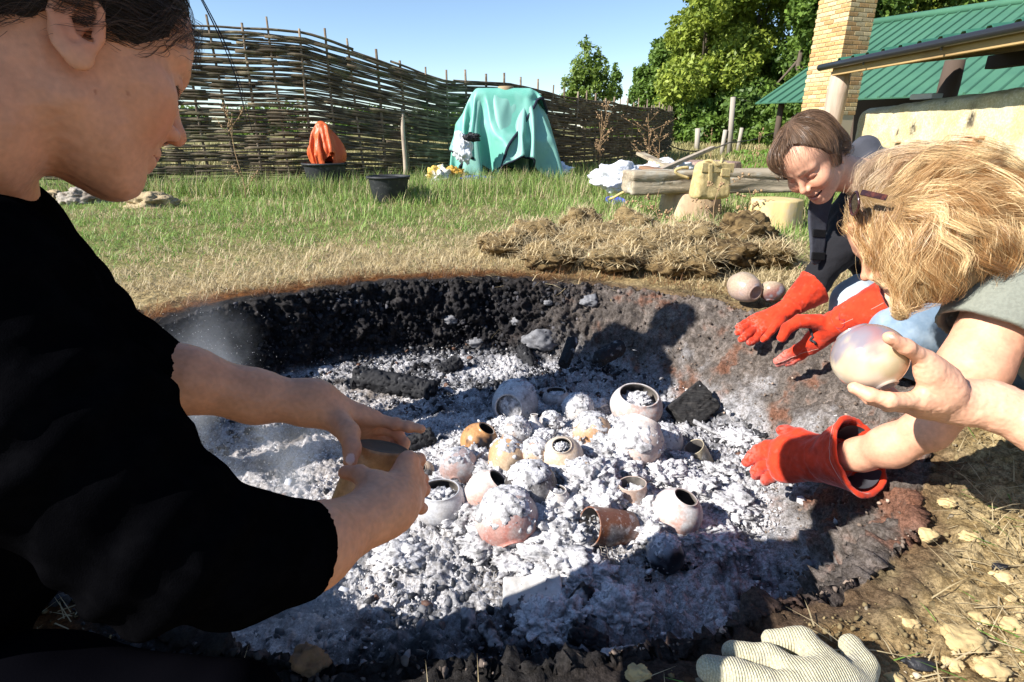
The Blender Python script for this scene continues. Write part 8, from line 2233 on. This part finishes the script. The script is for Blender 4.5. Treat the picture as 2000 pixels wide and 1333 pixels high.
# ================================================================== DRIFTING ASH DUST
def dust(name, c, half, dens, seed, parent=None):
    V, F = ICO3
    o = obj(name, mesh_from(name, V * half, F), None, None, kind='stuff', loc=tuple(c))
    m = bpy.data.materials.new('ash_dust'); m.use_nodes = True; N = m.node_tree.nodes; L = m.node_tree.links; N.clear()
    out = N.new('ShaderNodeOutputMaterial'); pv = N.new('ShaderNodeVolumePrincipled'); tc = N.new('ShaderNodeTexCoord')
    pv.inputs['Color'].default_value = (0.90, 0.93, 0.98, 1); pv.inputs['Anisotropy'].default_value = 0.0
    nz = N.new('ShaderNodeTexNoise'); nz.inputs['Scale'].default_value = 7.0; nz.inputs['Detail'].default_value = 4
    mp = N.new('ShaderNodeMapping'); mp.inputs['Scale'].default_value = (1, 1, 0.55); mp.inputs['Location'].default_value = (seed, 0, 0)
    L.new(tc.outputs['Object'], mp.inputs[0]); L.new(mp.outputs[0], nz.inputs['Vector'])
    vm = N.new('ShaderNodeVectorMath'); vm.operation = 'DIVIDE'; vm.inputs[1].default_value = half
    ln = N.new('ShaderNodeVectorMath'); ln.operation = 'LENGTH'
    L.new(tc.outputs['Object'], vm.inputs[0]); L.new(vm.outputs[0], ln.inputs[0])
    fo = N.new('ShaderNodeMapRange'); fo.interpolation_type = 'SMOOTHSTEP'; fo.inputs['From Min'].default_value = 0.95; fo.inputs['From Max'].default_value = 0.1
    L.new(ln.outputs['Value'], fo.inputs['Value'])
    mr = N.new('ShaderNodeMapRange'); mr.inputs['From Min'].default_value = 0.46; mr.inputs['From Max'].default_value = 0.70; mr.inputs['To Max'].default_value = dens
    L.new(nz.outputs['Fac'], mr.inputs['Value'])
    mu = N.new('ShaderNodeMath'); mu.operation = 'MULTIPLY'; L.new(mr.outputs[0], mu.inputs[0]); L.new(fo.outputs[0], mu.inputs[1])
    L.new(mu.outputs[0], pv.inputs['Density']); L.new(pv.outputs[0], out.inputs['Volume'])
    o.data.materials.append(m); return o
dust('ash_dust', P(435, 800, 1.32), (0.16, 0.18, 0.34), 8.0, 1.3)
dust('ash_dust', P(560, 960, 1.15), (0.30, 0.24, 0.20), 5.5, 4.1)
dust('ash_dust', P(690, 1130, 1.00), (0.30, 0.24, 0.15), 5.0, 7.7)
rng = np.random.default_rng(91)
n = 900
pts = np.concatenate([P(435, 800, 1.32) + rng.normal(size=(n, 3)) * (0.07, 0.09, 0.14), P(560, 960, 1.15) + rng.normal(size=(n // 2, 3)) * (0.12, 0.10, 0.09)])
pts = pts[pts[:, 2] > ground_z(pts[:, 0], pts[:, 1]) + 0.01]
scatter_lumps('floating_ash', pts, 0.0004 + 0.0006 * rng.random(len(pts)), np.full((len(pts), 3), 0.75), m_ash, 92)

# ================================================================== THE ONLOOKER AT THE LEFT RIM (only the shadow falls into the picture)
on = thing('person', 'onlooker standing out of frame on the left whose shadow falls across the pit', 'person', (-1.52, 1.40, 0))
ob = np.array([-1.52, 1.40, 0.0])
to5 = lambda p: ((p - (ob + np.array([0.03, 0, 1.55])).astype(np.float32)) @ np.eye(3, dtype=np.float32))
def f_on(p):
    d = head_sdf(to5(p))
    q = p - ob.astype(np.float32); m = q.copy(); m[:, 1] = np.abs(m[:, 1])
    d = smin(d, sd_cap(q, (0.0, 0, 1.50), (-0.02, 0, 1.38), 0.055, 0.065), 0.03)
    d = smin(d, sd_chain(m, [(-0.02, 0.06, 1.32), (-0.01, 0.07, 1.10), (-0.01, 0.08, 0.92)], [0.115, 0.105, 0.115], 0.05), 0.05)
    d = smin(d, sd_chain(m, [(-0.02, 0.16, 1.35), (0.0, 0.24, 1.08), (0.12, 0.22, 0.88)], [0.055, 0.042, 0.032], 0.02), 0.04)
    d = smin(d, sd_chain(m, [(-0.01, 0.09, 0.90), (0.01, 0.10, 0.48), (-0.02, 0.11, 0.06)], [0.088, 0.060, 0.042], 0.02), 0.03)
    d = smin(d, sd_cap(m, (-0.04, 0.11, 0.03), (0.14, 0.13, 0.025), 0.035, 0.03), 0.02)
    return d
V, F = sdf_arrays(f_on, ob + np.array([-0.3, -0.4, -0.05]), ob + np.array([0.35, 0.4, 1.78]), 0.014, 0.02)
child('body', V, F, m_skin, on, True, np.repeat(SKIN[None], len(V), 0))
def f_onh(p):
    q = to5(p); return np.maximum(sd_ell(q, (-0.014, 0, 0.064), (0.107, 0.086, 0.094)), np.interp(q[:, 0], [-0.1, -0.03, 0.02, 0.06, 0.1], [-0.05, -0.02, 0.02, 0.07, 0.09]) - q[:, 2])
V, F = sdf_arrays(f_onh, ob + np.array([-0.15, -0.12, 1.45]), ob + np.array([0.18, 0.12, 1.75]), 0.008, 0.02)
child('hair', V, F, mat('dark_hair_mass', base=(0.03, 0.02, 0.015), rough=0.6, bump=(200, 0.7, 0.004)), on)
def f_onc(p):
    q = p - ob.astype(np.float32)
    return np.maximum(f_on(p) - 0.014, np.maximum(q[:, 2] - 1.42, 0.07 - q[:, 2]))
V, F = sdf_arrays(f_onc, ob + np.array([-0.35, -0.45, -0.05]), ob + np.array([0.4, 0.45, 1.5]), 0.016, 0.03)
child('clothes', V, F, mat('dark_blue_cotton', base=(0.05, 0.06, 0.10), rough=0.9), on)

def f_ons(p):
    q = p - ob.astype(np.float32); return np.maximum(f_on(p) - 0.010, q[:, 2] - 0.085)
V, F = sdf_arrays(f_ons, ob + np.array([-0.2, -0.3, -0.05]), ob + np.array([0.3, 0.3, 0.15]), 0.009, 0.03)
child('shoes', V, F, mat('brown_leather', base=(0.06, 0.035, 0.02), rough=0.6), on)
